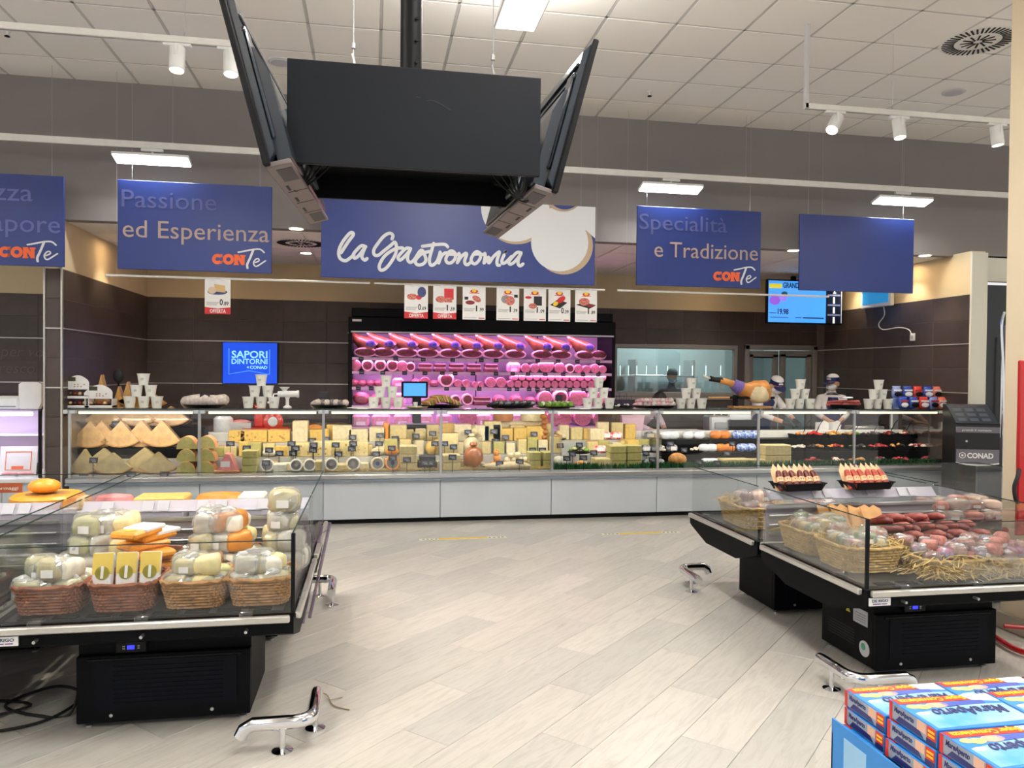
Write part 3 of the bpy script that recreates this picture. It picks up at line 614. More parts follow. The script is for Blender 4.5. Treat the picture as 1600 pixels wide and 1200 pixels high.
# advertising screen near the right wall
p = at(1198, 505, 'Y', 10.3); q = at(1317, 445, 'Y', 10.3); W, Hh = q.x-p.x, .645
ad = thing('advert_screen', 'lit blue advertising screen with queue numbers in a dark column', 'screen', (p.x, 10.3, p.z-.005))
MB().cbox(0, W, 0, .06, 0, Hh, .008).build('housing', M_dark, ad); MB().cbox(W*.45, W*.55, .05, .4, Hh*.4, Hh*.6, .01).cbox(W*.47, W*.53, .3, .36, Hh*.5, LOWC-p.z, .01).build('bracket', M_dark, ad)
MB().box(.02, W*.775, -.002, 0, .025, Hh-.02).build('display', mat('ad_blue', (72,160,250), .3, emit=.85), ad)
MB().box(W*.78, W-.015, -.002, 0, .025, Hh-.02).build('queue_column', mat('ad_dark', (16,18,36), .3, emit=.3), ad)
M_adw = mat('ad_white', (235,240,250), .4, emit=.9); M_adg = mat('ad_green', (10,60,50), .4, emit=.2); M_adn = mat('ad_navy', (16,34,84), .4, emit=.2)
MB().box(.03, W*.19, -.003, -.002, Hh*.80, Hh*.90).build('yellow_flash', mat('ad_yellow', (216,200,50), .4, emit=.8), ad)
text_fit(ad, 'lettering', 'GRANDE APERTURA', M_adg, W*.205, Hh*.815, W*.54, .075, -.003, bold=.03)
pm = MB(); blob(pm, .12, Hh*.53, .085, .07, -.003, 0); blob(pm, .25, Hh*.6, .06, .06, -.004, 1); blob(pm, .27, Hh*.68, .05, .035, -.005, 2); pm.build('product_picture', [mat('ad_purple', (150,90,220), .4, emit=.7), mat('ad_violet', (160,130,245), .4, emit=.7), mat('ad_leaf', (24,90,110), .4, emit=.5)], ad)
text_fit(ad, 'lettering', '19.98', M_adn, W*.14, Hh*.22, W*.14, .075, -.003, bold=.03)
MB().box(.05, W*.28, -.003, -.002, Hh*.14, Hh*.155).box(W*.37, W*.45, -.003, -.002, Hh*.14, Hh*.155).box(W*.47, W*.75, -.003, -.002, Hh*.135, Hh*.16).box(.04,W*.12,-.003,-.002,Hh*.235,Hh*.25).build('small_print', M_adn, ad)
for i, d in enumerate('2111'):
    z = Hh*(.72-.225*i); text_fit(ad, 'queue_number', d, M_adw, W*.87, z, .045 if d == '2' else .03, .085, -.003, bold=.03)
    MB().box(W*.80, W*.965, -.003, -.002, z+.105, z+.13).build('queue_heading', mat('ad_grey', (120,130,170), .4, emit=.5), ad)
MB().box(W*.98, W*.985, -.003, -.002, .03, Hh-.02).build('edge_line', M_adw, ad)
# small wall screen with white lead, right wall
ws = thing('wall_display', 'small white framed display with blue picture on the right tiled wall', 'screen', (RX-.012, 9.75, 2.62))
MB().cbox(-.06, 0, -.33, .33, 0, .42, .01).build('frame', M_wht, ws); MB().box(-.063, -.06, -.28, .28, .05, .37).build('display', mat('display_blue', (40,140,200), .3, emit=.5), ws)
so = thing('wall_socket', 'white socket on the right tiled wall', 'socket', (RX-.001, 9.05, 2.17))
MB().cbox(-.02, 0, -.045, .045, -.05, .05, .006).build('plate', M_wht, so); MB().lathe([(.03,-.024),(.03,-.02)], 16, ax='x').build('outlet', mat('pale_grey_plastic', (205,203,205), .5), so)
o = MB().tube(spline([(RX-.035,9.62,2.63),(RX-.03,9.6,2.5),(RX-.03,9.72,2.38),(RX-.03,9.62,2.3),(RX-.03,9.3,2.31),(RX-.03,9.1,2.27),(RX-.026,9.05,2.19)], 6), .007, 8).build('power_lead', M_wht); tag(o, 'white lead curling from the small display to the wall socket', 'cable')
th_ = thing('wall_thermostat', 'small white control box on the right wall behind the rightmost worker', 'control box', (RX-.001, 10.9, 1.38))
MB().cbox(-.03, 0, -.07, .07, -.11, .11, .008).build('body', M_wht, th_); MB().box(-.032, -.03, -.05, .05, .02, .07).build('display', M_dark, th_)
# ================================================================ hanging television cluster
bx = thing('hanging_screen_box', 'black box of flat panels on a black ceiling pole between two televisions', 'screen mount', (.16, 3.22, 2.42))
M_board = mat('matt_black_board', (14,19,26), .5, var=.06, scale=2, spec=.22)
MB().cbox(-.475, .475, -.29, -.27, 0, .38, .002).build('front_panel', M_board, bx)
MB().cbox(-.475, .475, .27, .29, -.0, .38, .002).build('rear_panel', M_board, bx)
MB().box(-.46, .46, -.26, .27, .10, .12).box(-.04, .04, -.04, .04, 0.12, .4).build('inner_frame', M_black, bx)
MB().box(-.46, .46, .255, .27, -.005, .12).build('inner_skirt', M_black, bx)
scm = MB(); stroke(scm, [(.035,.26),(.06,.262),(.1,.245),(.125,.232)], .004, y=-.2905, th=.0008); stroke(scm, [(-.005,.272),(.012,.271)], .003, y=-.2905, th=.0008); scm.build('scratch', mat('scratch', (12,13,15), .6), bx)
MB().lathe([(.045,.3),(.045,CEIL-2.42)], 20, (-.01,.05,0)).build('pole', M_black, bx)
MB().lathe([(.09,CEIL-2.44),(.09,CEIL-2.42)], 24, (-.01,.05,0)).build('ceiling_plate', M_black, bx)
for k in range(5): MB().lathe([(.007,-.05),(.007,-.044)], 10, (.012,.05,.52+.09*k), ax='y').build('screw', M_dark, bx)
for wx in (-.24, .3): MB().tube([(wx,-.2,.36),(wx,-.2,CEIL-2.42)], .002, 6).tube([(wx,-.2,.36),(wx+.006,-.2,.41),(wx-.004,-.2,.45)], .005, 6).lathe([(.008,.47),(.008,.49)], 8, (wx,-.2,0)).build('suspension_wire', M_alu, bx)
for s in (-1, 1):
    MB().cbox(s*.3-.16, s*.3+.16, -.05, .05, .16, .24, .006).build('arm', M_black, bx)
    for k in range(4):
        MB().tube(spline([(s*.40,-.2+.02*k,.14),(s*(.44+.01*k),-.18+.03*k,.02-.02*k),(s*.43,-.1+.03*k,-.02),(s*(.40-.02*k),-.12+.05*k,.08),(s*.36,-.0,.13)], 6), .005, 6).build('cable', M_rub, bx)
M_tvb = mat('tv_back_gloss', (34,44,54), .22, spec=.7, var=.08, scale=4); M_tvu = mat('tv_underside', (112,102,100), .45); M_scr = mat('tv_screen', (8,9,11), .08)
def tv(label, A, B, out, z):
    A, B = Vector((A[0],A[1],z)), Vector((B[0],B[1],z)); e1 = (B-A).normalized(); n = Vector((out,0,0)); n = (n-e1*n.dot(e1)).normalized(); a = R(15)
    up = Vector((0,0,math.cos(a)))+n*math.sin(a); sn = n*math.cos(a)-Vector((0,0,math.sin(a))); y = -sn; x = y.cross(up)
    t = thing('television', label, 'television', (A+B)/2, 0, 'televisions hanging back to back'); t.rotation_euler = Matrix((x,y,up)).transposed().to_euler()
    W, H = .53, .64
    MB().cbox(-W, W, -.012, .012, 0, H, .005).build('bezel', M_dark, t); MB().box(-W+.018, W-.018, -.0135, -.0121, .025, H-.018).build('screen', M_scr, t)
    MB().prism([(.012,.02),(.036,.05),(.036,H-.06),(.012,H-.02)], -W+.02, W-.02, 'x').build('rear_shell', M_tvb, t)
    MB().prism([(.034,.012),(.085,.03),(.085,.33),(.06,.42),(.034,.44)], -W+.06, W-.06, 'x').build('rear_bulge', M_tvb, t)
    for k, (a0, a1) in enumerate(((-.49,-.41),(.41,.49))): MB().cbox(a0, a1, .034, .048, .10, .50, .006).build('rib', M_tvb, t)
    for zz in (.47, .52): MB().cbox(-W+.03, W-.03, .034, .044, zz, zz+.018, .004).build('ridge', M_tvb, t)
    MB().cbox(-.2, .2, .085, .1, .06, .3, .006).build('mount_plate', mat('mount_steel', (140,150,158), .35, .6), t)
    MB().cbox(-.03, .03, .1, .17, .1, .26, .006).build('mount_arm', M_black, t)
    MB().cbox(-W+.02, W-.02, -.008, .082, -.006, .014, .004).build('underside', M_tvu, t)
    for a0, a1 in ((-.47,-.3),(.3,.47)): MB().box(a0, a1, .02, .075, -.0075, -.005).build('speaker_grille', mat('grille_grey', (66,64,64), .6, var=.3, scale=300), t)
    for a0 in (-.26, -.06, .14): MB().box(a0, a0+.004, .005, .08, -.0072, -.005).box(a0+.03, a0+.1, .012, .022, -.0074, -.005).build('vent_slot', M_dark, t)
    return t
tv('left hanging television seen from behind, tilted outward', (-.365,2.77), (-.292,3.83), -1, 2.365)
tv('right hanging television seen from behind, tilted outward', (.70,2.95), (.64,4.0), 1, 2.365)
# ================================================================ long glass service counter
CX0, MOD = -3.01, 1.25
ct = thing('display_counter', 'long glass fronted deli counter with pale grey base across the shop', 'counter', (CX0, FRY, 0))
M_base = mat('counter_panel', (196,202,208), .38, var=.02, scale=3); M_deck = mat('steel_deck', (198,198,194), .35, .3, var=.03)
for k in range(8):
    MB().cbox(MOD*k+.003, MOD*k+MOD-.003, .03, .06, .055, .485, .004).build('base_panel', M_base, ct)
    MB().box(MOD*k+.012, MOD*k+MOD-.012, .012, .018, .56, 1.215).build('front_pane', M_glass, ct)
    MB().box(MOD*k+.004, MOD*k+MOD-.004, -.02, .42, 1.237, 1.247).build('top_glass', M_glass, ct)
    MB().box(MOD*k+.004, MOD*k+MOD-.004, -.026, -.02, 1.235, 1.249).build('glass_edge', M_edge, ct)
    MB().lathe([(.016,MOD*k+.08),(.016,MOD*k+MOD-.08)], 10, (0,.07,1.205), 'x').build('lamp_tube', mat('counter_tube', (255,240,205), .4, emit=1.3), ct)
MB().box(0, 10, .09, .8, 0, .055).build('plinth', M_black, ct)
MB().box(0, 10, .06, .85, .055, .5).build('carcass', M_base, ct)
MB().cbox(-.02, 10.02, -.035, .06, .49, .548, .012).build('bumper_rail', M_alu, ct); MB().box(-.02, 10.02, -.025, .03, .470, .49).build('rail_lower_band', mat('blue_grey_strip', (120,134,148), .4), ct)  # bluish band along the lower edge of the pale rail
MB().box(0, 10, .055, .325, .5, .56).build('front_deck', M_deck, ct); MB().box(0, 10, .325, .555, .5, .70).build('middle_deck', M_deck, ct); MB().box(0, 10, .555, .775, .5, .84).build('rear_deck', M_deck, ct)
MB().cbox(0, 10, .775, .86, .5, .935, .008).build('rear_ledge', M_white, ct)
MB().cbox(0, 10, .04, .09, 1.218, 1.236, .004).build('top_profile', M_alu, ct)
for k in range(9):
    x = min(max(MOD*k, .014), 9.986)
    MB().cbox(x-.014, x+.014, .0, .03, .54, 1.236, .004).build('post', M_alu, ct)
    MB().cbox(x-.055, x-.008, -.018, .06, 1.195, 1.236, .006).cbox(x+.008, x+.055, -.018, .06, 1.195, 1.236, .006).build('clamp', mat('clear_clamp', (205,212,216), .25), ct)
    MB().lathe([(.012,1.236),(.012,1.252)], 10, (x,.02,0)).build('clamp_bolt', M_dark, ct)
for x in (.006, 9.994): MB().box(x-.004, x+.004, .03, .8, .56, 1.23).build('end_pane', M_glass, ct)
for x in (MOD*3.37, MOD*4.1, MOD*5.05, MOD*2.78): MB().box(x-.003, x+.003, .06, .75, .56, .95).build('divider_pane', M_acry, ct)
area_light('counter_tube_light', (CX0+5, FRY+.09, 1.19), 9.8, .03, 42, (1,.94,.84), (R(22),0,0))
# worktop behind, on its own cabinets
wt = thing('worktop', 'white worktop behind the glass counter', 'worktop', (CX0+.3, 9.3, 0))
MB().cbox(0, 9.2, 0, .34, .86, .91, .008).build('top', M_white, wt)
for k in range(7): MB().cbox(1.3*k+.01, 1.3*k+1.29, .02, .32, 0, .86, .006).build('cabinet_front', M_base, wt)
def K(px, Y): return at(px+1, 660, 'Y', Y).x-at(px, 660, 'Y', Y).x
ROWS = {0:(8.55,.56), 1:(8.815,.70), 2:(9.04,.84), 3:(8.57,1.248)}      # y centre and height of decks; 3 = glass top
def food_mat(name, c, rough=.45, var=.09, scale=30, coat=0, c2=None): return mat(name, c, rough, var=var, scale=scale, coat=coat, bump=.05, col2=c2)
F_parm = food_mat('parmesan_film', (204,164,112), .3, .14, 14, .3); F_parm2 = food_mat('grana_film', (178,158,108), .3, .12, 14, .4); F_rind = food_mat('rind_brown', (176,128,66), .5)
F_yel = food_mat('yellow_cheese', (216,180,96), .4); F_pale = food_mat('pale_cheese', (208,190,134), .4); F_cream = food_mat('cream_cheese', (220,206,166), .4); F_green = food_mat('green_yellow_cheese', (178,170,104), .4)
F_white = food_mat('white_cheese', (226,222,206), .4); F_or = food_mat('orange_cheese', (222,140,48), .4, coat=.3); F_brown = food_mat('smoked_brown', (172,104,44), .28, .15, 10, .5); F_pink = food_mat('cooked_ham', (222,140,140), .35)
F_blue = food_mat('blue_label', (44,58,104), .4); F_hole = food_mat('cheese_hole', (170,130,60), .6); F_cloth = food_mat('beige_cloth', (214,196,156), .9); F_dark = food_mat('charcoal_rind', (36,36,44), .5)
F_red = food_mat('raw_red', (150,34,38), .3, .25, 40); F_fat = food_mat('white_fat', (236,206,190), .4); F_leaf = food_mat('leaf_green', (120,160,60), .5, .25, 20); F_bread = food_mat('bread_crust', (190,134,72), .6, .2, 25); F_salame = food_mat('floury_salami', (214,200,190), .7, .15, 40)
M_film = mat('glossy_film', (232,232,228), .12, coat=.6, var=.05, bump=.2, scale=30)
SEC = {}
def lab(desc, cat, key):
    n = SEC.get(key, 0); SEC[key] = n+1; return n
def wedge(loc, w, h, th, m, label, group, lean=0):
    """quarter wheel standing on its rind, point up, wrapped in film"""
    t = thing('cheese_wedge', label, 'cheese', loc, 0, group); a = math.atan2(w/2, h*.86); r = math.hypot(w/2, h*.86); n = 8
    poly = [(0,h)]+[(r*math.sin(-a+2*a*i/n), h-r*math.cos(-a+2*a*i/n)*1.0-(r-h)*0) for i in range(n+1)]
    zmin = min(p[1] for p in poly); poly = [(p[0], (p[1]-zmin)*h/(h-zmin)) for p in poly]
    q = MB().prism(poly, -th/2, th/2, 'y', 0); q.xf(Matrix.Rotation(lean,4,'X')); q.build('paste', m, t)
    rp = [p for p in poly[1:]]; q = MB()
    for i in range(len(rp)-1): q.prism([rp[i],rp[i+1],(rp[i+1][0]*.97,rp[i+1][1]+.012),(rp[i][0]*.97,rp[i][1]+.012)], -th/2-.003, th/2+.003, 'y')
    q.xf(Matrix.Rotation(lean,4,'X')); q.build('rind', F_rind, t); return t
def block(loc, w, h, d, m, label, group, rind=None, holes=0, b=.008, cat='cheese', name='cheese_block', rz=0):
    t = thing(name, label, cat, loc, rz, group); MB().cbox(-w/2, w/2, -d/2, d/2, 0, h, b).build('paste', m, t)
    if rind: MB().cbox(-w/2-.002, w/2+.002, -d/2+.01, d/2+.002, h-.004, h+.003, .002).build('rind', rind, t)
    if holes:
        q = MB()
        for k in range(holes):
            x, z, r = random.uniform(-.42,.42)*w, random.uniform(.15,.85)*h, random.uniform(.006,.013); q.lathe([(0,-d/2-.0012),(r,-d/2-.001),(r*.9,-d/2+.004)], 8, (x,0,z), 'y')
        o = q.build('holes', F_hole, t); o['kind'] = 'stuff'
    return t
def halfwheel(loc, w, h, d, m, label, group):
    t = thing('half_cheese', label, 'cheese', loc, 0, group)
    P = [(w/2*math.cos(math.pi*i/12), h*math.sin(math.pi*i/12)) for i in range(13)]
    MB().prism(P, -d/2, d/2, 'y').build('paste', m, t); q = MB()
    for i in range(12): q.prism([P[i],P[i+1],(P[i+1][0]*1.04,P[i+1][1]*1.04),(P[i][0]*1.04,P[i][1]*1.04)], -d/2+.004, d/2+.004, 'y')
    q.build('rind', food_mat('peach_rind', (220,160,110), .5), t); return t
def disc(loc, r, d, m, label, group, lm=F_blue, lean=.25, name='round_cheese', cat='cheese', mark=True):
    """round cheese leaning on its edge, face to the shop"""
    t = thing(name, label, cat, loc, 0, group); X = Matrix.Translation((0,0,r)) @ Matrix.Rotation(-lean,4,'X')
    MB().lathe([(0,-d/2),(r*.9,-d/2),(r,-d/2+r*.12),(r,d/2-r*.12),(r*.9,d/2),(0,d/2)], 24, ax='y').xf(X).build('paste', m, t)
    if mark:
        MB().lathe([(r*.74,-d/2-.001),(r*.74,-d/2-.002),(r*.68,-d/2-.002),(r*.68,-d/2-.001)], 24, ax='y').xf(X).build('ring_print', M_gry, t)
        MB().lathe([(r*.3,-d/2-.0005),(r*.3,-d/2-.003),(0,-d/2-.003)], 16, ax='y').xf(X).build('label_print', lm, t)
    return t
def ball(loc, rx, rz, m, label, group, name='round_cheese', cat='cheese', knob=False, ry=None):
    t = thing(name, label, cat, loc, 0, group); MB().ell((0,0,rz), (rx,ry or rx,rz), 16, 10).build('paste', m, t)
    if knob: MB().lathe([(rx*.25,rz*1.85),(rx*.22,rz*1.95),(rx*.42,rz*2.15),(rx*.3,rz*2.35),(0,rz*2.4)], 14).build('knob', m, t)
    return t
def wheel(loc, r, h, m, label, group, cat='cheese'):
    t = thing('whole_cheese', label, cat, loc, 0, group); MB().lathe([(0,0),(r*.9,0),(r,h*.2),(r,h*.8),(r*.92,h),(0,h)], 28).build('paste', m, t)
    MB().lathe([(r*.6,h+.001),(r*.6,h+.0015),(0,h+.0015)], 20).build('stamp', F_rind, t); return t
def at_row(px, row, dy=0, dz=0):
    Y, Z = ROWS[row]; return (at(px, 680, 'Y', Y+dy).x, Y+dy, Z+dz)
SN = ['leftmost glass bay', 'second glass bay', 'third glass bay', 'fourth glass bay', 'fifth glass bay', 'sixth glass bay', 'seventh glass bay', 'rightmost glass bay']
def bay(px):
    x = at(px, 690, 'Y', 8.6).x; return max(0, min(7, int((x-CX0)/MOD)))
CNT = {}
def L(desc, px, extra=''):
    """'<desc> in the <bay>, <ordinal>' with a running ordinal for each description and bay"""
    b = SN[bay(px)]; k = (desc, b); CNT[k] = CNT.get(k, 0)+1; n = CNT[k]
    return '%s in the %s%s' % (desc, b, '' if n == 1 else ', %s such' % ORD[n-1])
# --- bay 1: parmesan in three tiers
lift = thing('display_riser', 'dark stepped riser under the big wrapped wedges in the leftmost bay', 'stand', (CX0+.03, 8.72, .56))
MB().box(0, 1.16, 0, .22, 0, .245).build('lower_step', M_dark, lift); MB().box(0, 1.16, .22, .42, 0, .455).build('upper_step', M_dark, lift)
def wz(px, Y, z, wpx, hpx, m, th, lbl, grp, lean=-.12): k = K(px, Y); wedge((at(px,700,'Y',Y).x, Y, z), wpx*k, hpx*k, th, m, lbl, grp, lean)
for i, px in enumerate((164, 190, 216, 246, 268)): wz(px, 9.02+.03*(i % 2), 1.02, 60, 33, F_parm, .14, 'large wrapped cheese wedge on the top tier of the leftmost bay, %s' % nth(i, 5), 'wrapped wedges on the top tier')
for i, px in enumerate((142, 160, 190, 222, 254)): wz(px, 8.80+.03*(i % 2), .81, 60, 45, F_parm, .12, 'golden wrapped cheese wedge on the middle tier of the leftmost bay, %s' % nth(i, 5), 'wrapped wedges on the middle tier')
for i, (px, w_, dy) in enumerate(((132,40,.05),(162,64,.10),(176,56,-.03),(226,66,.10),(247,54,-.03))): wz(px, 8.54+dy, .56, w_+6, 42 if dy > 0 else 37, F_parm2, .08, 'greenish wrapped cheese wedge on the bottom tier of the leftmost bay, %s' % nth(i, 5), 'wrapped wedges on the bottom tier')
# --- bay 2 and on: (kind, px, row, w, h, material, description ...)
def B(px, row, w, h, m, desc, d=.18, dz=0, dy=0, rind=None, holes=0, grp='cheese blocks in the counter'):
    Y = ROWS[row][0]+dy; k = K(px, Y); return block(at_row(px, row, dy, dz*k), w*k, h*k, d, m, L(desc, px), grp, rind, holes)
for c, px in enumerate((293, 323)):
    for r_ in range(3):
        k = K(px, 8.56); halfwheel((at(px,700,'Y',8.56).x, 8.56+.012*r_, .56+20.3*k*r_), 30*k, 20*k, .16, F_green, L('half round green-yellow cheese with peach rind, %s of its stack' % ['lowest','middle','topmost'][r_], px), 'stacked half cheeses')
t = thing('ham_pyramid', 'pink triangular cooked meat piece on a brown base in the second bay', 'cold meat', at_row(357, 0)); k = K(357, 8.55)
MB().prism([(-19*k,0),(19*k,0),(15*k,.04),(4*k,.2),(-3*k,.21),(-14*k,.05)], -.09, .09, 'y').build('meat', F_pink, t); MB().cbox(-20*k, 20*k, -.1, .1, 0, .035, .01).build('base', F_brown, t); MB().box(-.06, .03, -.095, -.0905, .07, .13).build('label_print', M_paper, t)
for px, w_ in ((398,42), (437,34), (372,26)): B(px, 2, w_, 20, F_yel, 'yellow cheese block with holes', holes=9)
for r_ in range(3): B(392, 0, 24, 12, F_green, 'pale green cheese slab, %s of three' % ['bottom','middle','top'][r_], dz=12.5*r_)
DI = ((418,0,11,0,F_white),(463,0,10.5,0,F_white),(484,0,10.5,0,F_white),(518,0,11,0,F_white),(552,0,11.5,0,F_white),(590,0,11,0,F_cream),(613,0,12,0,F_or))
for px, row, r_, dz, m in DI:
    k = K(px, 8.5); disc((at(px,735,'Y',8.5).x, 8.5, .563), r_*k, .07, m, L('%s round cheese with printed label standing on edge' % ('white' if m is F_white else 'cream' if m is F_cream else 'orange'), px), 'round cheeses standing on edge', F_blue if m is not F_white else M_gry)
for px, m in ((418,F_white),(590,F_cream),(613,F_or)):
    k = K(px, 8.62); t = ball((at(px,735,'Y',8.65).x, 8.65, .7), 11*k, 6.5*k, m, L('%s round cheese lying behind the standing ones' % ('white' if m is F_white else 'cream' if m is F_cream else 'orange'), px), 'round cheeses lying flat'); t.location.z = .70; t.location.y = 8.78
BL = ((438,0,20,14,F_white,'white wrapped cheese brick'),(470,1,40,22,F_pale,'pale cheese block with fine holes'),(505,1,30,24,F_pale,'pale cheese block with fine holes'),(534,1,30,24,F_pale,'pale cheese block with fine holes'),(562,1,28,22,F_pale,'pale cheese block with fine holes'),
      (470,2,24,34,F_cream,'tall cream cheese piece'),(500,2,30,20,F_yel,'yellow cheese block'),(535,2,30,26,F_cream,'cream cheese block'),(560,2,30,20,F_cream,'cream cheese block'),(590,2,26,22,F_cream,'cream cheese block'),(603,2,8,30,F_or,'orange cheese stick'),
      (622,2,26,26,F_pale,'pale cheese block'),(700,1,30,34,F_pale,'tall pale cheese piece'),(722,2,26,26,F_cream,'cream cheese block'),(768,2,26,30,F_pale,'tall pale cheese piece'),(752,2,22,24,F_cream,'cream cheese block'),
      (790,2,19,19,F_yel,'small yellow cheese loaf'),(811,2,20,20,F_yel,'small yellow cheese loaf'),(834,2,27,22,F_yel,'small yellow cheese loaf'),(775,2,14,26,F_cream,'cream cheese block'),
      (940,0,26,15,F_pale,'pale cheese block'),(1147,0,44,11,F_pale,'long pale cheese loaf'),(1180,0,26,10,F_pale,'long pale cheese loaf'),(985,1,18,20,F_yel,'small yellow cheese loaf'),(930,2,22,18,F_cream,'cream cheese block'))
for px, row, w_, h_, m, d_ in BL: B(px, row, w_, h_, m, d_, holes=6 if 'fine holes' in d_ else 0, rind=F_rind if 'tall pale' in d_ else None)
for px, row, w_, h_, n_, m, d_ in ((638,0,27,13,3,F_pale,'pale cheese slab'),(705,0,28,12,2,F_pale,'pale cheese slab'),(834,0,18,13,2,F_green,'greenish cheese cube'),(854,0,16,13,2,F_green,'greenish cheese cube'),(963,0,25,11,3,F_green,'greenish cheese slab'),(988,0,22,11,3,F_green,'greenish cheese slab'),(1211,0,40,15,2,F_pale,'big pale cheese loaf'),(540,0,26,12,1,F_pale,'pale cheese slab'),(500,0,14,18,1,F_pale,'pale cheese slab')):
    for r_ in range(n_): B(px, row, w_, h_, m, d_+('' if n_ == 1 else ', %s of its stack' % (['bottom','top'] if n_ == 2 else ['bottom','middle','top'])[r_]), dz=(h_+.4)*r_)
# more pieces packed between the larger ones, row by row
FILL = ((1, 345, 470, (F_green,F_pale,F_yel)), (2, 480, 860, (F_cream,F_pale,F_yel,F_pale)), (1, 575, 735, (F_pale,F_cream,F_green)), (1, 755, 870, (F_pale,F_green,F_cream)), (0, 425, 735, (F_pale,F_cream,F_green)), (1, 925, 1010, (F_pale,F_green,F_cream)), (2, 880, 1000, (F_cream,F_pale,F_yel)))
rf = random.Random(31)
for row, a, b, ms in FILL:
    px = a; n = 0
    while px < b:
        w_ = rf.uniform(13,23); h_ = rf.uniform(10,17) if row == 0 else rf.uniform(15,27); m_ = ms[n % len(ms)]; d_ = {id(F_green):'greenish',id(F_pale):'pale yellow',id(F_yel):'yellow',id(F_cream):'cream'}[id(m_)]
        B(px, row, w_, h_, m_, 'small %s cheese piece, %s row' % (d_, ['front','middle','rear'][row]), d=.1, dy=.05 if row else .1, rind=F_rind if n % 3 == 0 else None, grp='small cheese pieces'); px += w_+rf.uniform(1,5); n += 1
# dark liners under the meat and salad bays
MB().box(6.35, 10, .058, .33, .5605, .566).box(6.35, 10, .326, .56, .7005, .704).box(6.35, 10, .556, .775, .8405, .846).box(6.35, 10, .322, .326, .56, .704).box(6.35, 10, .552, .556, .70, .846).build_each('dark_liner', M_black, ct)
k = K(656, 9)
ball(at_row(656, 2), 10*k, 9*k, F_pale, 'tan ball of cheese left of the third post behind dark tags', 'cheese balls'); ball(at_row(674, 1), 9*k, 11*k, F_yel, 'yellow half ball of cheese near the third post', 'cheese balls')
block(at_row(668, 0), 28*k, 14*k, .16, F_dark, 'charcoal coated cheese pack near the third post', 'dark cheese', None, 0, .01); block(at_row(668, 0, 0, 14.3*k), 24*k, 8*k, .14, F_dark, 'smaller charcoal cheese pack on top of the larger one', 'dark cheese', None, 0, .01)
# gourd shaped cheeses, sack of small ones, wheels on a cloth log
k = K(740, 8.55)
ball(at_row(740, 0), 16*k, 18*k, F_brown, 'big glossy brown gourd shaped cheese with a knob', 'gourd cheeses', knob=True)
ball(at_row(737, 1, .02), 14*k, 14*k, F_cream, 'cream gourd shaped cheese behind the brown one', 'gourd cheeses', knob=True); ball(at_row(741, 2), 14*k, 13*k, F_pale, 'pale rounded cheese at the back behind the gourds', 'gourd cheeses')
for i, (px, dz, r_) in enumerate(((771,0,6),(783,0,6),(777,10,6),(776,19,5))): ball(at_row(px, 0, .05, dz*k), r_*k, r_*k, F_or, 'small orange pear shaped cheese beside the big gourd, %s' % ['left base','right base','middle','top'][i], 'small orange cheeses', knob=(i == 3))
sk = thing('cloth_sack', 'rolled beige cloth sack lying at the front of the fourth bay', 'sack', at_row(793, 0, -.06)); MB().ell((0,0,.045), (.30,.07,.045), 20, 8, fn=lambda x,y,z: (x, y, z+.15*math.sin(x*4))).build('cloth', F_cloth, sk); MB().tube([(-.26,0,.06),(-.31,0,.09),(-.33,0,.05)], .02, 8).build('knot', F_cloth, sk)
MZ = ((788,0),(798,0),(808,0),(818,0),(826,0),(793,1),(803,1),(813,1),(822,1),(798,2),(809,2))
for i, (px, l_) in enumerate(MZ): ball(at_row(px, 0, .06, l_*8*k), 5.6*k, 5*k, F_cream, 'small white cheese ball heaped behind the cloth sack, %s' % (ORD[i]+' of the heap'), 'heap of small cheese balls')
lg = thing('cloth_log', 'long beige cloth covered log carrying two big cheese wheels', 'stand', (at(805,670,'Y',9.12).x, 9.19, .935)); MB().lathe([(0,-.36),(.05,-.36),(.066,-.33),(.066,.33),(.05,.36),(0,.36)], 16, (0,0,.066), 'x').build('cloth', F_cloth, lg)
MB().tube([(.3,-.05,.05),(.36,-.06,.09),(.38,-.06,.03)], .02, 8).build('knot', F_cloth, lg)
k = K(800, 9.19); wheel((at(786,655,'Y',9.19).x, 9.19, 1.066), 16*k, 20*k, F_brown, 'tan cheese wheel standing on the cloth log, left one', 'wheels on the cloth log'); wheel((at(831,655,'Y',9.19).x, 9.19, 1.066), 18*k, 19*k, F_cream, 'cream cheese wheel standing on the cloth log, right one', 'wheels on the cloth log')
for i in range(5): ball((at(850+2*(i % 2),690,'Y',8.95).x, 8.98, .845+.062*i), .045, .036, F_brown, 'small brown smoked cheese hanging in a bunch by the fourth post, %s from bottom' % ORD[i], 'bunch of smoked cheeses', knob=(i == 4))
# bay 5: plates with salads and fresh cheese
def plate(px, row, w_, m, label, cat='plate', dz=0, dy=0):
    k = K(px, ROWS[row][0]); r_ = w_*k/2; t = thing('serving_plate', label, cat, at_row(px, row, dy, dz*k), 0, 'plates and trays inside the counter')
    MB().lathe([(0,0),(r_*.7,0),(r_,.018),(r_*.98,.022),(r_*.66,.008),(0,.008)], 24, sy=.6).build('dish', m, t); return t, r_
def pile(t, r_, mats, n, size, seed, z=.012, sy=.55, h=1.0, nm='piece'):
    rnd = random.Random(seed)
    for i in range(n):
        a, q = rnd.uniform(0,6.28), rnd.uniform(0,.8)**.6; x, y = r_*.85*q*math.cos(a), r_*sy*q*math.sin(a); s = size*rnd.uniform(.75,1.25)
        MB().ell((0,0,0), (s,s*.8,s*.6), 8, 6).xf(Matrix.Translation((x,y,z+s*.5+h*size*1.6*(1-q)))@Matrix.Rotation(rnd.uniform(0,3),4,'Z')@Matrix.Rotation(rnd.uniform(-.5,.5),4,'X')).build(nm, mats[i % len(mats)], t)
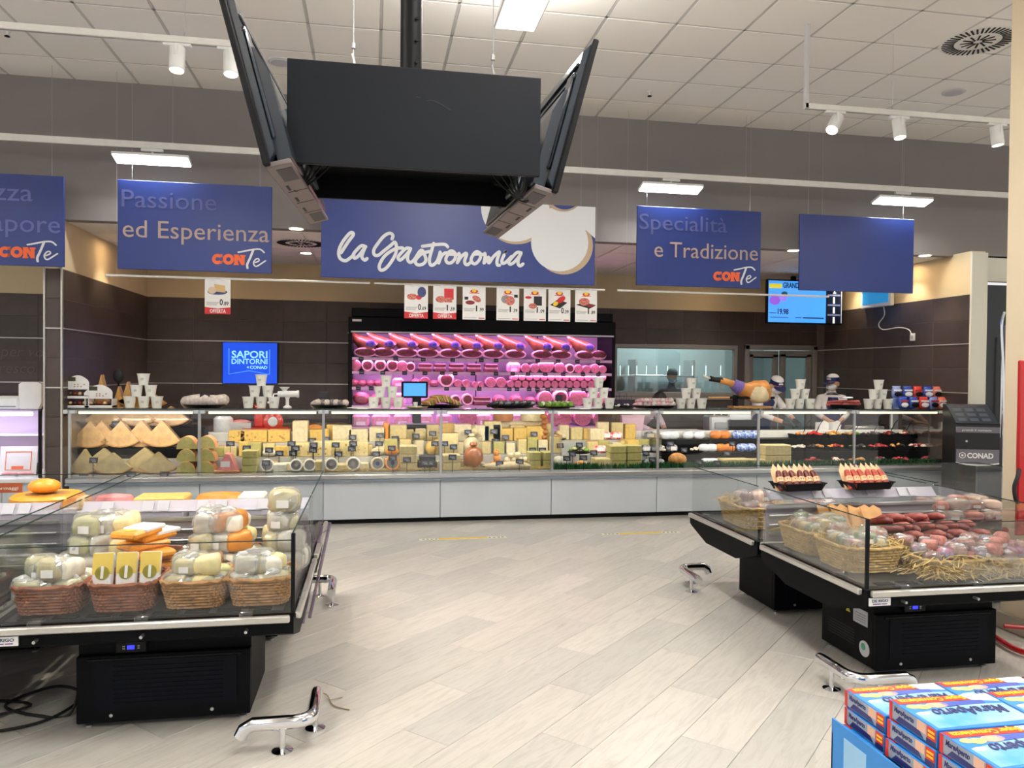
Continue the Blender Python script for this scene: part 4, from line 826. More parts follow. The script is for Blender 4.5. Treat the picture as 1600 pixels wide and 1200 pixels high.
t, r_ = plate(873, 0, 26, F_cream, 'shallow cream plate in the fifth bay, front left', dz=0); ball(at_row(874, 0, .01, 3), 10*k, 8*k, F_white, 'white ricotta dome on the cream plate in the fifth bay', 'fresh cheese').location.z = .575
t, r_ = plate(908, 0, 34, M_black, 'black plate heaped with orange and yellow salad cubes', dy=.02); pile(t, r_, [F_or,F_yel,F_cream], 16, .028, 3)
t, r_ = plate(905, 1, 36, M_black, 'black plate heaped with green leaves in the fifth bay'); pile(t, r_, [F_leaf,F_leaf,F_cream], 15, .034, 4)
t, r_ = plate(872, 2, 26, M_black, 'black plate with pale cheese at the back of the fifth bay'); pile(t, r_, [F_cream,F_pale], 8, .035, 5)
def pack(px, row, w_, h_, m, label, grp, m2=None, d=.09, dz=0, dy=0, lean=0, name='food_packet', cat='packet'):
    Y = ROWS[row][0]+dy; k = K(px, Y); t = thing(name, label, cat, at_row(px, row, dy, dz*k), random.uniform(-.15,.15), grp)
    def fn(x,y,z): return (x*(1+.15*abs(z)), y, z)
    MB().ell((0,0,h_*k/2), (w_*k/2,d/2,h_*k/2), 12, 8, fn=lambda x,y,z: (max(-.85,min(.85,x))*1.15, y, max(-.85,min(.85,z))*1.17)).build('wrapper', m, t)
    if m2: MB().box(-w_*k*.3, w_*k*.3, -d/2-.004, -d/2*.8, h_*k*.3, h_*k*.72).build('label_print', m2, t)
    return t
P_rw = mat('red_white_wrap', (226,60,64), .3, col2=(240,236,236), scale=34); P_blue = mat('blue_wrap', (40,92,200), .25, col2=(210,225,240), scale=40, coat=.4); P_or = mat('orange_wrap', (236,140,60), .3, coat=.4, var=.2); P_w = mat('white_wrap', (232,234,238), .25, coat=.4, var=.06, bump=.15, scale=25); P_navy = mat('navy_wrap', (34,40,66), .3, col2=(190,190,196), scale=34)
for i, (px, row) in enumerate(((945,2),(962,2),(938,1),(958,1))): pack(px, row, 20, 12, P_rw, 'red and white cheese packet in the sixth bay, %s' % (['rear left','rear right','front left','front right'][i]), 'red and white packets', M_paper)
bk = thing('fabric_basket', 'dark brown fabric basket standing on the rear ledge of the sixth bay', 'basket', (at(952,670,'Y',9.19).x, 9.2, .935)); k = K(950, 9.2)
MB().lathe([(16*k,0),(17.5*k,28*k),(16.6*k,28*k),(15.5*k,.01),(0,.01)], 24, sy=.6).build('body', mat('dark_weave', (70,56,50), .8, var=.2, scale=60, bump=.3), bk); MB().lathe([(0,25*k),(13*k,27*k),(16*k,25*k)], 20, sy=.6).build('contents', F_cream, bk); MB().tube([(0,0,26*k),(0,0,36*k)], .005, 6).build('tag_stick', M_black, bk)
# bay 6/7: mixed packs
for i, (px, row, m, d_) in enumerate(((1012,0,P_navy,'navy'),(1030,0,P_navy,'navy'),(1008,1,P_navy,'navy'),(1028,1,P_navy,'navy'),(1050,1,P_navy,'navy'),(1015,2,P_navy,'navy'),(1040,2,P_w,'white'),(1052,2,P_w,'white'),(1075,2,P_w,'white'),(1092,2,P_w,'white'),(1100,1,P_w,'white'),(1112,1,P_w,'white'),(1118,2,P_or,'orange'),(1132,2,P_or,'orange'),(1126,1,P_or,'orange'),(1140,1,P_or,'orange'),
                                          (1152,2,P_blue,'blue'),(1165,2,P_blue,'blue'),(1178,2,P_blue,'blue'),(1160,1,P_blue,'blue'),(1172,1,P_blue,'blue'),(1104,0,P_w,'white'),(1114,0,P_w,'white'))):
    pack(px, row, 17, 12, m, L('%s food packet on the %s row' % (d_, ['front','middle','rear'][row]), px), 'food packets in the counter', M_paper if m is P_navy else None)
t = ball(at_row(1059, 0), 13*k, 10*k, F_bread, 'round brown crusty loaf at the front of the seventh bay', 'bread', 'round_loaf', 'bread')
for px, d_ in ((1085,'left'),(1035,'far left')):
    t, r_ = plate(px, 1, 30, M_black, 'flat black tray in the middle row of the seventh bay, %s' % d_); pile(t, r_, [F_white,F_fat], 6, .025, px)
# bays 8+: black pans with meats, peppers, salads and their utensils
PN = ((1248,1,'grey shellfish salad',[F_salame,F_fat]),(1272,2,'bright red peppers',[mat('pepper_red', (206,40,30), .3, var=.2)]),(1303,2,'orange and yellow vegetables',[F_or,F_yel]),(1332,2,'mixed pickles',[F_bread,F_leaf]),(1362,2,'dark olives',[F_dark,F_red]),(1388,2,'dark meat slices',[F_red,F_dark]),(1412,2,'red meat rolls',[F_red,F_fat]),(1428,2,'dark sauce vegetables',[F_dark,F_bread]),
      (1270,0,'raw red meat',[F_red]),(1305,0,'raw red meat with fat',[F_red,F_fat]),(1340,0,'breaded cutlets',[F_or,F_bread]),(1375,0,'dark red skewers',[F_red,F_dark]),(1410,0,'raw red sausage',[F_red]),(1450,0,'raw burger patties',[F_red,F_dark]),(1252,2,'pale seafood salad',[F_salame,F_or]),(1276,1,'grilled aubergine',[F_dark,F_bread]),(1308,1,'stuffed red peppers',[F_red,F_or]),(1340,1,'green olives',[F_leaf,F_dark]),(1372,1,'marinated red meat',[F_red]),(1404,1,'dark mushrooms',[F_dark,F_bread]),(1434,1,'raw meat rolls',[F_red,F_fat]))
for i, (px, row, d_, ms) in enumerate(PN):
    Y = ROWS[row][0]; k = K(px, Y); w_ = 15*k; t = thing('black_food_pan', 'black pan of %s on the %s row near the right end' % (d_, ['front','middle','rear'][row]), 'food pan', at_row(px, row), 0, 'black food pans')
    MB().prism([(-w_,.06),(-w_*.85,0),(w_*.85,0),(w_,.06),(w_*.97,.06),(w_*.82,.01),(-w_*.82,.01),(-w_*.97,.06)], -.1, .1, 'y').box(-w_*.85, w_*.85, -.104, -.1, 0, .055).box(-w_*.85, w_*.85, .1, .104, 0, .055).build('pan', M_black, t)
    pile(t, w_*1.05, ms, 13, .03, px, .03, .08/w_, .7, 'food')
    if row == 2 or i % 3 == 0: MB().tube([(.02,0,.06),(.06,-.05,.2),(.09,-.06,.24)], .005, 6).build('spoon_handle', M_black, t)
# imitation grass along the front of the right half
gm = MB(); rnd = random.Random(5)
for i in range(5200):
    x = rnd.uniform(at(866,740,'Y',8.45).x, CX0+9.95); y = rnd.uniform(8.435,8.50); h = rnd.uniform(.03,.085); a = rnd.uniform(0,6.28); dx, dy = .012*math.cos(a), .012*math.sin(a); lx, ly = rnd.uniform(-.03,.03), rnd.uniform(-.02,.02)
    gm.add([(x-dx,y-dy,.56),(x+dx,y+dy,.56),(x+lx,y+ly,.56+h)], [(0,1,2)])
o = gm.build('imitation_grass', mat('plastic_grass', (34,92,48), .5, var=.3, scale=20)); o['kind'] = 'stuff'; tag(o, 'strip of green plastic grass along the front of the counter deck', 'grass')
# straw on the deck of the cheese bays
sm = MB()
for i in range(700):
    x = rnd.uniform(at(500,740,'Y',8.45).x, at(855,740,'Y',8.45).x); y = rnd.uniform(8.44,8.5); a = rnd.uniform(0,3.14); l_ = rnd.uniform(.03,.08)
    sm.tube([(x-l_*math.cos(a),y,.563+rnd.uniform(0,.03)),(x,y,.575+rnd.uniform(0,.03)),(x+l_*math.cos(a),y+.01,.563)], .0022, 3, caps=False)
o = sm.build('straw', mat('pale_straw', (206,176,112), .7)); o['kind'] = 'stuff'; tag(o, 'pale straw strewn along the front of the cheese bays', 'straw')
# black price tags on sticks
pt = thing('price_tag', 'x', 'price tag', (0,0,0), 0, 'black price tags in the counter')
MB().cbox(-.044, .044, -.004, 0, .046, .104, .002).xf(Matrix.Rotation(R(-12),4,'X')).build('card', mat('tag_black', (26,30,42), .4), pt); MB().tube([(0,.002,-.02),(0,.004,.06)], .003, 5).build('stick', M_black, pt)
MB().tube([(0,.004,-.16),(0,.004,0)], .003, 5).build('stick', M_black, pt); MB().box(-.028, .02, -.0055, -.004, .082, .086).box(-.028, .026, -.0055, -.004, .072, .076).box(-.01, .026, -.0055, -.004, .058, .066).xf(Matrix.Rotation(R(-12),4,'X')).build('writing', mat('tag_chalk', (150,152,164), .6), pt)
TG = [(145,716),(162,676),(180,659),(235,676),(130,742),(205,740),(256,738),(300,690),(334,690),(360,690),(385,697),(420,700),(436,705),(415,720),(455,690),(462,697),(458,705),(488,685),(490,692),(489,700),(510,683),(524,692),(529,706),(551,680),(552,690),(550,698),(594,677),(592,690),(588,706),(618,682),(612,697),(614,712),(630,700),(640,702),(650,678),(636,715),(676,674),(680,690),(664,720),(672,720),(695,690),(709,695),(707,711),(732,672),
      (772,671),(790,680),(774,686),(781,721),(812,718),(835,675),(833,700),(848,700),(876,693),(906,692),(895,706),(886,713),(912,712),(928,704),(958,703),(984,704),(1012,688),(1020,715),(1048,690),(1093,719),(1122,720),(1137,705),(1070,700),(1145,690),(1010,705)]
TG.sort(); cnt = {}
for px, py in TG: cnt[bay(px)] = cnt.get(bay(px), 0)+1
idx = {}
for i, (px, py) in enumerate(TG):
    Y = 8.88 if py < 690 else 8.66 if py < 708 else 8.425; p = at(px, py+4, 'Y', Y); b_ = bay(px); n_ = idx.get(b_, 0); idx[b_] = n_+1
    l_ = 'small black price tag in the %s, %s' % (SN[b_], nth(n_, cnt[b_])); l_ = l_.replace('from left', 'tag from left')
    if i == 0: pt.location = (p.x, Y, p.z-.07); pt['label'] = l_
    else: dup(pt, (p.x, Y, p.z-.07), random.uniform(-.2,.2), l_)
# ================================================================ things standing on the counter's glass top
TY, TZ_ = 8.57, 1.2475
# white paper cups in pyramids
def cup_proto():
    t = thing('paper_cup', 'x', 'cup', (0,0,0), 0, 'pyramids of white cups')
    MB().lathe([(0,.002),(.043,.002),(.044,0),(.060,.112),(.063,.112),(.063,.118),(.058,.118),(.043,.008),(0,.008)], 22).build('cup_wall', mat('cup_white', (238,238,228), .4, var=.02), t)
    MB().lathe([(.0585,.113),(.0640,.113),(.0640,.1195),(.0585,.1195)], 22).build('rim', M_wht, t)
    MB().prism([(-.014,.05),(.014,.05),(.014,.075),(-.014,.075)], -.0565, -.052, 'y').build('print', mat('cup_print', (196,198,188), .5), t); return t
cp = cup_proto(); first = True
PYR = ((224,'beside the chocolate displays'),(408,'left of the white mincer'),(603,'left of the sandwich tray'),(935,'right of the lettuce tray'),(1080,'left of the ham leg'),(1250,'right of the ham leg'),(1372,'left of the snack bags'))
for px, where in PYR:
    x0 = at(px, 640, 'Y', TY).x
    for lv, xs in enumerate(((-.132,0,.132),(-.066,.066),(0,))):
        for j, dx in enumerate(xs):
            l_ = 'white paper cup, %s of the pyramid %s' % (('bottom left','bottom middle','bottom right')[j] if lv == 0 else ('middle left','middle right')[j] if lv == 1 else 'top cup', where)
            loc = (x0+dx, TY+.02*(j % 2), TZ_+.119*lv)
            if first: cp.location = loc; cp['label'] = l_; first = False
            else: dup(cp, loc, random.uniform(-.3,.3), l_)
# trays with food on the glass
def tray(px, wpx, label, dy=0, h=.035, oval=True, mt=M_black):
    k = K(px, TY); r_ = wpx*k/2; t = thing('serving_tray', label, 'tray', (at(px,640,'Y',TY+dy).x, TY+dy, TZ_), 0, 'trays on the counter top')
    MB().lathe([(0,0),(r_*.78,0),(r_,h),(r_*.98,h+.003),(r_*.75,.006),(0,.006)], 28, sy=min(1, .15/r_)).build('dish', mt, t); return t, r_
def rolls(px, wpx, n, mt, label, nm, cat, r=.035, ln=.09, rz=.6, tilt=.25, rows=1, z=.012, grp=None, end=None, dy=0):
    k = K(px, TY); x0 = at(px,640,'Y',TY).x; W = wpx*k
    for i in range(n):
        lv = i*rows//n; q = i-lv*(n//rows); m_ = n//rows
        x = x0+W*((q+.5)/m_-.5)*(1-.12*lv); t = thing(nm, '%s, %s' % (label, nth(i, n) if rows == 1 else ORD[i]+' of the heap'), cat, (x, TY+dy+random.uniform(-.01,.01), TZ_+z+lv*r*1.3), 0, grp or label)
        X = Matrix.Translation((0,0,r)) @ Matrix.Rotation(rz+random.uniform(-.2,.2),4,'Z') @ Matrix.Rotation(-tilt+random.uniform(-.1,.1),4,'X')
        MB().lathe([(0,-ln),(r*.6,-ln*.97),(r*.95,-ln*.75),(r,0),(r*.95,ln*.75),(r*.6,ln*.97),(0,ln)], 12, ax='y').xf(X).build('body', mt[i % len(mt)], t)
        if end: MB().lathe([(0,-ln*1.01),(r*.55,-ln*1.0),(r*.6,-ln*.96)], 10, ax='y').xf(X).build('end_cut', end, t)
t, r_ = tray(320, 70, 'oval black tray of pale floury salami beside the first cup pyramid')
rolls(320, 52, 4, [F_salame], 'pale floury salami on the left oval tray', 'floury_salami', 'salami', .062, .12, 1.1, .1, 1, grp='pale salami on the left tray')
t = thing('chalk_tag', 'black folded tag between the pale salami on the left tray', 'price tag', (at(322,620,'Y',TY).x, TY-.06, TZ_+.1)); MB().cbox(-.05, .05, -.01, .01, -.035, .05, .004).build('card', mat('tag_black', (26,30,42), .4), t)
t, r_ = tray(515, 60, 'black tray of grey wrapped rolls left of the pink fridge'); rolls(515, 50, 7, [F_salame, mat('grey_roll', (120,112,110), .5, var=.2)], 'grey and white wrapped roll on the tray left of the fridge', 'wrapped_roll', 'cold meat', .038, .08, .5, .2, 1, grp='wrapped rolls')
t = thing('chalk_tag', 'black tag standing behind the grey wrapped rolls', 'price tag', (at(506,615,'Y',TY+.1).x, TY+.1, TZ_)); MB().cbox(-.05, .05, -.005, .005, .1, .17, .003).build('card', mat('tag_black', (26,30,42), .4), t); MB().tube([(0,0,0),(0,0,.11)], .004, 6).build('stick', M_black, t)
t, r_ = tray(690, 68, 'black tray of stacked sandwiches in front of the pink fridge')
F_sand = food_mat('sandwich_bread', (206,160,92), .6, .2, 30); k = K(690, TY)
for i in range(11):
    px = 668+4.6*i; h_ = .085 if 2 < i < 8 else .065
    t = thing('sandwich', 'filled sandwich leaning in the row on the black tray, %s' % nth(i, 11), 'sandwich', (at(px,640,'Y',TY).x, TY, TZ_+.02+.05*math.sin(math.pi*i/10)), .5, 'sandwiches on the tray')
    X = Matrix.Rotation(R(-28),4,'Y'); MB().cbox(-.014, -.004, -.075, .075, 0, h_, .004).xf(X).build('bread', F_sand, t); MB().cbox(.004, .014, -.075, .075, 0, h_, .004).xf(X).build('bread', F_sand, t); MB().cbox(-.005, .005, -.078, .078, .002, h_-.004, .002).xf(X).build('filling', [F_cream,F_leaf,F_pink][i % 3], t)
t, r_ = tray(652, 36, 'small pale tray with a white cup beside the sandwiches', dy=-.05, h=.02, mt=F_cream); MB().lathe([(0,0),(.02,0),(.026,.06),(.023,.06),(.018,.006),(0,.006)], 14, (-.02,0,.008)).build('small_cup', M_wht, t)
t, r_ = tray(798, 74, 'oval black tray of dark foil wrapped rolls'); rolls(798, 62, 10, [mat('dark_foil', (74,74,78), .3, .5, var=.4, scale=20), mat('grey_foil', (140,140,142), .3, .5, var=.3, scale=20)], 'dark foil wrapped roll on the oval tray', 'foil_roll', 'cold meat', .026, .085, .9, .3, 1, grp='foil wrapped rolls', z=.02)
t, r_ = tray(868, 62, 'low black tray of green lettuce parcels', h=.022)
for i in range(6):
    q = thing('lettuce_parcel', 'green and white lettuce parcel on the low tray, %s' % nth(i, 6), 'salad', (at(846+9*i,640,'Y',TY).x, TY, TZ_+.008), i*.7, 'lettuce parcels')
    MB().ell((0,0,.035), (.04,.045,.036), 12, 8, fn=lambda x,y,z: (x*(1+.15*math.sin(5*z)), y*(1+.12*math.cos(6*x)), z)).build('leaf', F_leaf, q); MB().ell((.012,-.018,.045), (.028,.032,.03), 10, 6).build('pale_heart', mat('lettuce_white', (226,234,200), .5, var=.1), q)
q = thing('chalk_tag', 'black tag above the lettuce parcels', 'price tag', (at(873,622,'Y',TY+.08).x, TY+.08, TZ_)); MB().cbox(-.042, .042, -.005, .005, .085, .15, .003).build('card', mat('tag_black', (26,30,42), .4), q); MB().tube([(0,0,0),(0,0,.1)], .004, 6).build('stick', M_black, q)
t, r_ = tray(974, 34, 'small black dish of white cheese with purple picks', h=.02); pile(t, r_, [F_white], 5, .022, 9, .012)
for i in range(8): MB().tube([(-.1+.028*i,.02,.02),(-.105+.03*i,.02,.12+.03*(i % 3))], .003, 5).build('pick', mat('purple_pick', (60,40,110), .4), t)
t, r_ = tray(1022, 70, 'oval black tray of small floury salami right of the purple picks')
rolls(1022, 58, 16, [food_mat('rosy_salami', (206,164,168), .6, .25, 30), F_salame], 'small floury rosy salami heaped on the oval tray', 'small_salami', 'salami', .032, .062, .8, .2, 2, grp='small salami heap', z=.012)
t, r_ = tray(1317, 44, 'deep black tray of cured meat sticks beside the right worker', h=.05)
rolls(1317, 38, 8, [food_mat('cured_stick', (150,62,58), .4, .3, 30)], 'dark red cured meat stick in the deep tray', 'meat_stick', 'cold meat', .022, .1, 1.3, .05, 2, grp='cured meat sticks', z=.03)
q = thing('plastic_pack', 'pale clear pack lying on the cured meat sticks', 'packet', (at(1322,618,'Y',TY).x, TY, TZ_+.125)); MB().cbox(-.07, .07, -.05, .05, 0, .02, .008).build('wrapper', P_w, q); MB().box(-.04, .04, -.03, .03, .02, .0215).build('label_print', mat('pack_blue', (150,170,200), .4), q)
# white paper sheets at the edge of the glass
for px in (566, 906):
    o = MB().prism([(-.16,-.12),(.16,-.12),(.2,.1),(-.1,.12)], 0, .006).prism([(-.05,-.17),(.06,-.17),(.1,-.1),(-.1,-.1)], -.006, .008).build('wrapping_paper', M_paper); o.location = (at(px,640,'Y',TY-.02).x, TY-.05, TZ_+.006); tag(o, 'sheet of white wrapping paper on the glass top, %s' % ('left of the third pyramid' if px < 700 else 'beside the lettuce tray'), 'paper')
# chocolate displays, gift wedges, dark ornament
for i, (px, dz) in enumerate(((124, .095), (158, .0))):
    t = thing('cardboard_display', 'white cardboard counter display of chocolates, %s' % ('left, two tiers tall' if i == 0 else 'right, with a rounded header'), 'display box', (at(px,640,'Y',TY).x, TY, TZ_), 0, 'chocolate displays'); w_ = .115 if i == 0 else .13
    for lv in range(2 if i == 0 else 1):
        MB().cbox(-w_, w_, -.08, .08, .095*lv, .095*lv+.028, .004).build('tier', M_paper, t); MB().box(-w_+.005, w_-.005, -.07, .075, .095*lv+.028, .095*lv+.034).build('tier_floor', M_dark, t)
        MB().box(-w_, -w_+.006, -.08, .08, .095*lv, .095*lv+.095).box(w_-.006, w_, -.08, .08, .095*lv, .095*lv+.095).build_each('side', M_paper, t)
        for j in range(5): MB().ell((-w_+.04+.045*j,-.03,.095*lv+.05), (.02,.02,.02), 10, 8).build('chocolate', [mat('choc_cream', (214,180,130), .4), mat('choc_brown', (96,58,40), .4), mat('choc_red', (150,60,50), .4)][(j+lv) % 3], t)
    zb = .19 if i == 0 else .095
    MB().prism([(-w_-.01,0),(w_,0),(w_,.07)]+[(w_-.12*w_-(1.75*w_)*j/8, .075+.07*math.sin(math.pi*(j+1)/9.5)) for j in range(9)]+[(-w_-.01,.06)], .06, .066, 'y').xf(Matrix.Translation((0,-.13,zb))).build('header', M_paper, t)
    MB().box(-w_*.7, -w_*.1, -.0735, -.0695, zb+.085, zb+.125).build('brand_patch', mat('olive_patch', (60,60,30), .5), t)
    hb = MB()
    for j in range(6): blob(hb, -.02+.03*(j % 4), zb+.03+.02*(j//3), .008, .006, -.071)
    o = hb.build('nut_print', mat('nut_print', (170,130,100), .6), t); o['kind'] = 'stuff'
for i, (px, h_, w_) in enumerate(((160,.34,.07),(187,.22,.06),(201,.27,.075),(215,.12,.2),(242,.13,.11))):
    wedge((at(px,640,'Y',8.73).x, 8.73, TZ_), w_*2, h_, .1, food_mat('golden_wedge', (206,158,86), .4, .12), 'golden hard cheese wedge behind the chocolate displays and cups, %s' % nth(i, 5), 'golden wedges on the counter top')
t = thing('ornament', 'round black plume ornament behind the golden cheese wedges', 'ornament', (at(192,640,'Y',8.9).x, 8.75, TZ_)); MB().tube([(0,0,0),(0,0,.28)], .01, 8).build('stem', M_black, t); MB().ell((0,0,.33), (.055,.03,.075), 14, 10).build('plume', M_rub, t)
# hand mincer
t = thing('hand_mincer', 'white hand mincer with crank clamped on the glass top', 'mincer', (at(449,640,'Y',TY).x, TY, TZ_))
MB().lathe([(.045,0),(.045,.012),(.02,.03),(.018,.09),(.028,.12)], 16).build('stand', M_wht, t); MB().lathe([(.028,-.1),(.034,-.06),(.034,.09),(.04,.1),(.04,.12)], 16, (0,0,.15), 'x').build('barrel', M_wht, t)
MB().lathe([(.02,.16),(.022,.19),(.055,.225),(.05,.225),(.02,.2)], 16, (-.03,0,0)).build('hopper', M_wht, t); MB().tube([(-.1,0,.15),(-.14,0,.15),(-.16,-.01,.09),(-.17,-.01,.06)], .008, 8).tube([(-.17,-.01,.06),(-.2,-.03,.06)], .012, 8).build('crank', M_wht, t)
# ham leg on a carving stand
k = K(1160, 8.6); hx = at(1160, 640, 'Y', 8.6).x
hs = thing('ham_stand', 'wooden board and black frame holding the whole ham leg', 'stand', (hx, 8.6, TZ_)); MB().cbox(-.16, .34, -.09, .09, 0, .03, .008).build('board', food_mat('board_wood', (176,128,70), .5, .2, 8), hs); MB().cbox(-.2, .38, -.075, -.06, .115, .145, .004).cbox(-.12, -.09, -.075, .02, .03, .16, .004).build('frame', M_black, hs)
MB().lathe([(.012,-.47),(.012,-.2)], 10, (0,-.066,.13), 'x').build('rod', food_mat('handle_wood', (196,146,90), .5), hs)
hm = thing('whole_ham', 'whole cured ham leg with purple net band and dark hoof end', 'ham', (hx, 8.6, TZ_+.035))
P = spline([(-.30,0,.30),(-.18,0,.275),(-.06,0,.22),(.06,0,.175),(.18,0,.165),(.28,0,.17),(.345,0,.175)], 5)
rr = [.036+.10*max(0,min(1,(i-5)/14))**1.1 if i < 26 else .136-(i-26)*.022 for i in range(len(P))]; rr = [max(.02,q) for q in rr]
MB().tube([(p.x,p.y,p.z) for p in P], rr, 18).build('meat', food_mat('ham_rind', (206,138,66), .4, .25, 8), hm)
MB().ell((.19,-.03,.150), (.165,.118,.124), 20, 12).build('fat_side', food_mat('ham_fat', (226,208,168), .45, .12, 9), hm)
MB().tube([(-.27,0,.302),(-.37,0,.31),(-.42,0,.32)], [.036,.03,.034], 12).build('hoof_wrap', M_rub, hm); MB().tube([(-.41,0,.322),(-.47,0,.335),(-.51,0,.36)], .012, 8).build('bone', F_white, hm)
MB().tube([(-.13,0,.262),(-.08,0,.235),(-.03,0,.21)], [.062,.074,.086], 18).build('net_band', mat('purple_net', (112,92,164), .6, var=.25, scale=60), hm); MB().lathe([(.018,-.175),(.014,-.178),(0,-.178)], 12, (.25,.02,.19), 'y').build('seal', F_rind, hm)
# snack bags
def bag(px, lv, m, j, label):
    x = at(px,640,'Y',8.5).x; t = thing('snack_bag', label, 'snack bag', (x, 8.47+.09*lv, TZ_+.0), random.uniform(-.15,.15), 'snack bags at the right end'); w_, h_ = .058, .145
    z0 = .13*lv
    if lv: MB().cbox(-w_*.9, w_*.9, -.02, .05, 0, z0, .004).build('stand_box', m, t)
    MB().ell((0,0,z0+h_/2), (w_,.035,h_/2), 14, 10, fn=lambda x,y,z: (max(-.82,min(.82,x))*1.2, y*(1-.8*abs(z)**3), max(-.86,min(.86,z))*1.16)).build('pouch', m, t)
    MB().box(-w_*.95, w_*.95, -.003, .003, z0+h_*.93, z0+h_*1.06).build('seal', m, t); MB().ell((.005,-.033,z0+h_*.36), (.05,.006,.03), 12, 6).build('picture', M_dark if j % 2 else M_paper, t); MB().box(-.05, .05, -.0365, -.03, z0+h_*.62, z0+h_*.76).build('name_band', M_paper if j % 3 else mat('band_red', (190,40,44), .4), t)
SB = [mat('bag_blue', (44,74,170), .28, coat=.4, var=.2, scale=14), mat('bag_red', (214,60,52), .28, coat=.4, var=.2, scale=14), mat('bag_salmon', (226,120,96), .3, coat=.4, var=.15, scale=14), mat('bag_white_blue', (176,190,226), .28, coat=.4, col2=(50,80,180), scale=8)]
for i, (px, m) in enumerate(((1408,0),(1424,0),(1440,1),(1455,3),(1469,2))): bag(px, 0, SB[m], i, '%s snack bag in the lower row at the right end, %s' % (['blue','red','salmon','blue and white'][[0,1,2,3][m]], nth(i, 5)))
for i, (px, m) in enumerate(((1405,3),(1422,0),(1438,1),(1454,0),(1469,2))): bag(px, 1, SB[m], i+1, '%s snack bag in the upper row at the right end, %s' % (['blue','red','salmon','blue and white'][m], nth(i, 5)))
# ---- equipment behind the counter
t = thing('slicing_machine', 'red hand slicing machine standing behind the second bay', 'slicer', (at(412,670,'Y',9.47).x, 9.47, .91)); M_sred = mat('slicer_red', (190,40,32), .25, coat=.5)
MB().cbox(-.24, .3, -.13, .13, 0, .07, .02).build('base', M_sred, t); MB().cbox(-.1, .02, -.1, .1, .07, .34, .02).build('column', M_sred, t); MB().lathe([(0,-.12),(.1,-.12),(.115,-.11),(.115,-.09),(0,-.09)], 24, (.12,0,.14), 'y').build('blade_guard', M_sred, t); MB().lathe([(0,-.135),(.055,-.135),(.06,-.12)], 20, (.12,0,.14), 'y').build('hub', M_alu, t)
MB().lathe([(0,-.11),(.03,-.11),(.03,-.1)], 14, (.26,0,.035), 'y').build('knob', M_alu, t); MB().cbox(-.3, -.12, -.1, .1, .08, .1, .006).build('carriage', M_alu, t)
t = thing('meat_tub', 'clear round tub of pink sliced meat behind the second bay', 'tub', (at(349,670,'Y',9.42).x, 9.42, .91)); MB().lathe([(.09,0),(.11,.03),(.11,.17),(.08,.2),(0,.2)], 20).build('tub', P_w, t); MB().lathe([(0,.03),(.1,.03),(.1,.14),(0,.15)], 18).build('meat', F_pink, t)
t = thing('steel_tray', 'steel tray of minced meat behind the second bay', 'tray', (at(376,670,'Y',9.42).x, 9.45, .91)); MB().cbox(-.13, .13, -.1, .1, 0, .13, .008).build('tray', M_alu, t); MB().ell((0,0,.13), (.11,.08,.03), 14, 6).build('meat', F_pink, t)
t = thing('orange_dish', 'white dish of orange food on the worktop behind the third bay', 'dish', (at(492,670,'Y',9.42).x, 9.45, .91)); MB().cbox(-.11, .11, -.1, .1, 0, .05, .008).build('dish', M_wht, t); MB().ell((0,0,.05), (.095,.08,.05), 14, 6).build('food', F_or, t)
sc1 = thing('counter_scale', 'dark counter scale with tall display pole and blue screen', 'scale', (at(651,690,'Y',9.45).x, 9.45, .91))
MB().cbox(-.2, .2, -.13, .13, 0, .1, .012).build('body', M_dark, sc1); MB().cbox(-.05, .05, -.03, .03, .1, .50, .01).build('pole', M_dark, sc1); MB().cbox(-.19, .13, -.035, .0, .42, .62, .01).build('display_case', M_dark, sc1); MB().box(-.165, .105, -.037, -.035, .445, .6).build('display', mat('scale_blue', (70,150,240), .3, emit=.9), sc1); MB().cbox(-.2, .2, -.12, .12, .1, .112, .004).build('plate', M_alu, sc1)
for i, (px, w_, h_) in enumerate(((1120,.3,.2),(1150,.34,.24))):
    t = thing('steel_machine', 'brushed steel preparation machine behind the seventh bay, %s' % ('left one' if i == 0 else 'right one'), 'machine', (at(px,660,'Y',9.5).x, 9.5, .91), 0, 'steel machines'); MB().cbox(-w_/2, w_/2, -.12, .12, 0, h_, .02).build('body', M_alu, t); MB().cbox(-w_*.3, w_*.35, -.13, -.1, .03, h_*.6, .01).build('front_panel', M_grey, t); MB().tube(spline([(-w_*.3,-.1,h_),(-w_*.2,-.1,h_+.07),(0,-.1,h_+.08),(w_*.05,-.1,h_)], 5), .01, 8).build('handle', M_alu, t)
t = thing('storage_crate', 'black slatted crate on the worktop left of the stooping worker', 'crate', (at(1160,670,'Y',9.42).x, 9.42, .91))
for z in (0, .04, .08, .12): MB().cbox(-.21, .21, -.1, .1, z, z+.03, .004).build('slat', M_black, t)
MB().box(-.2, .2, -.09, .09, .0, .145).build('lining', M_rub, t)
t = thing('plastic_board', 'long white chopping board on the worktop behind the sixth bay', 'board', (at(1055,680,'Y',9.4).x, 9.42, .91)); MB().cbox(-.34, .34, -.11, .11, 0, .02, .006).build('board', M_wht, t); MB().box(-.33, .33, -.112, -.11, .004, .016).build('edge', mat('pale_grey_plastic', (205,203,205), .5), t)
for i, px in enumerate((1284, 1303)):
    t = thing('folded_box', 'small white folded box before the rightmost worker, %s' % ('left' if i == 0 else 'right'), 'box', (at(px,680,'Y',9.42).x, 9.42, .91), .3*i, 'white folded boxes'); MB().cbox(-.07, .07, -.05, .05, 0, .11, .004).build('carton', M_paper, t); MB().prism([(-.07,.11),(0,.14),(.07,.11)], -.05, -.046, 'y').build('flap', M_paper, t)
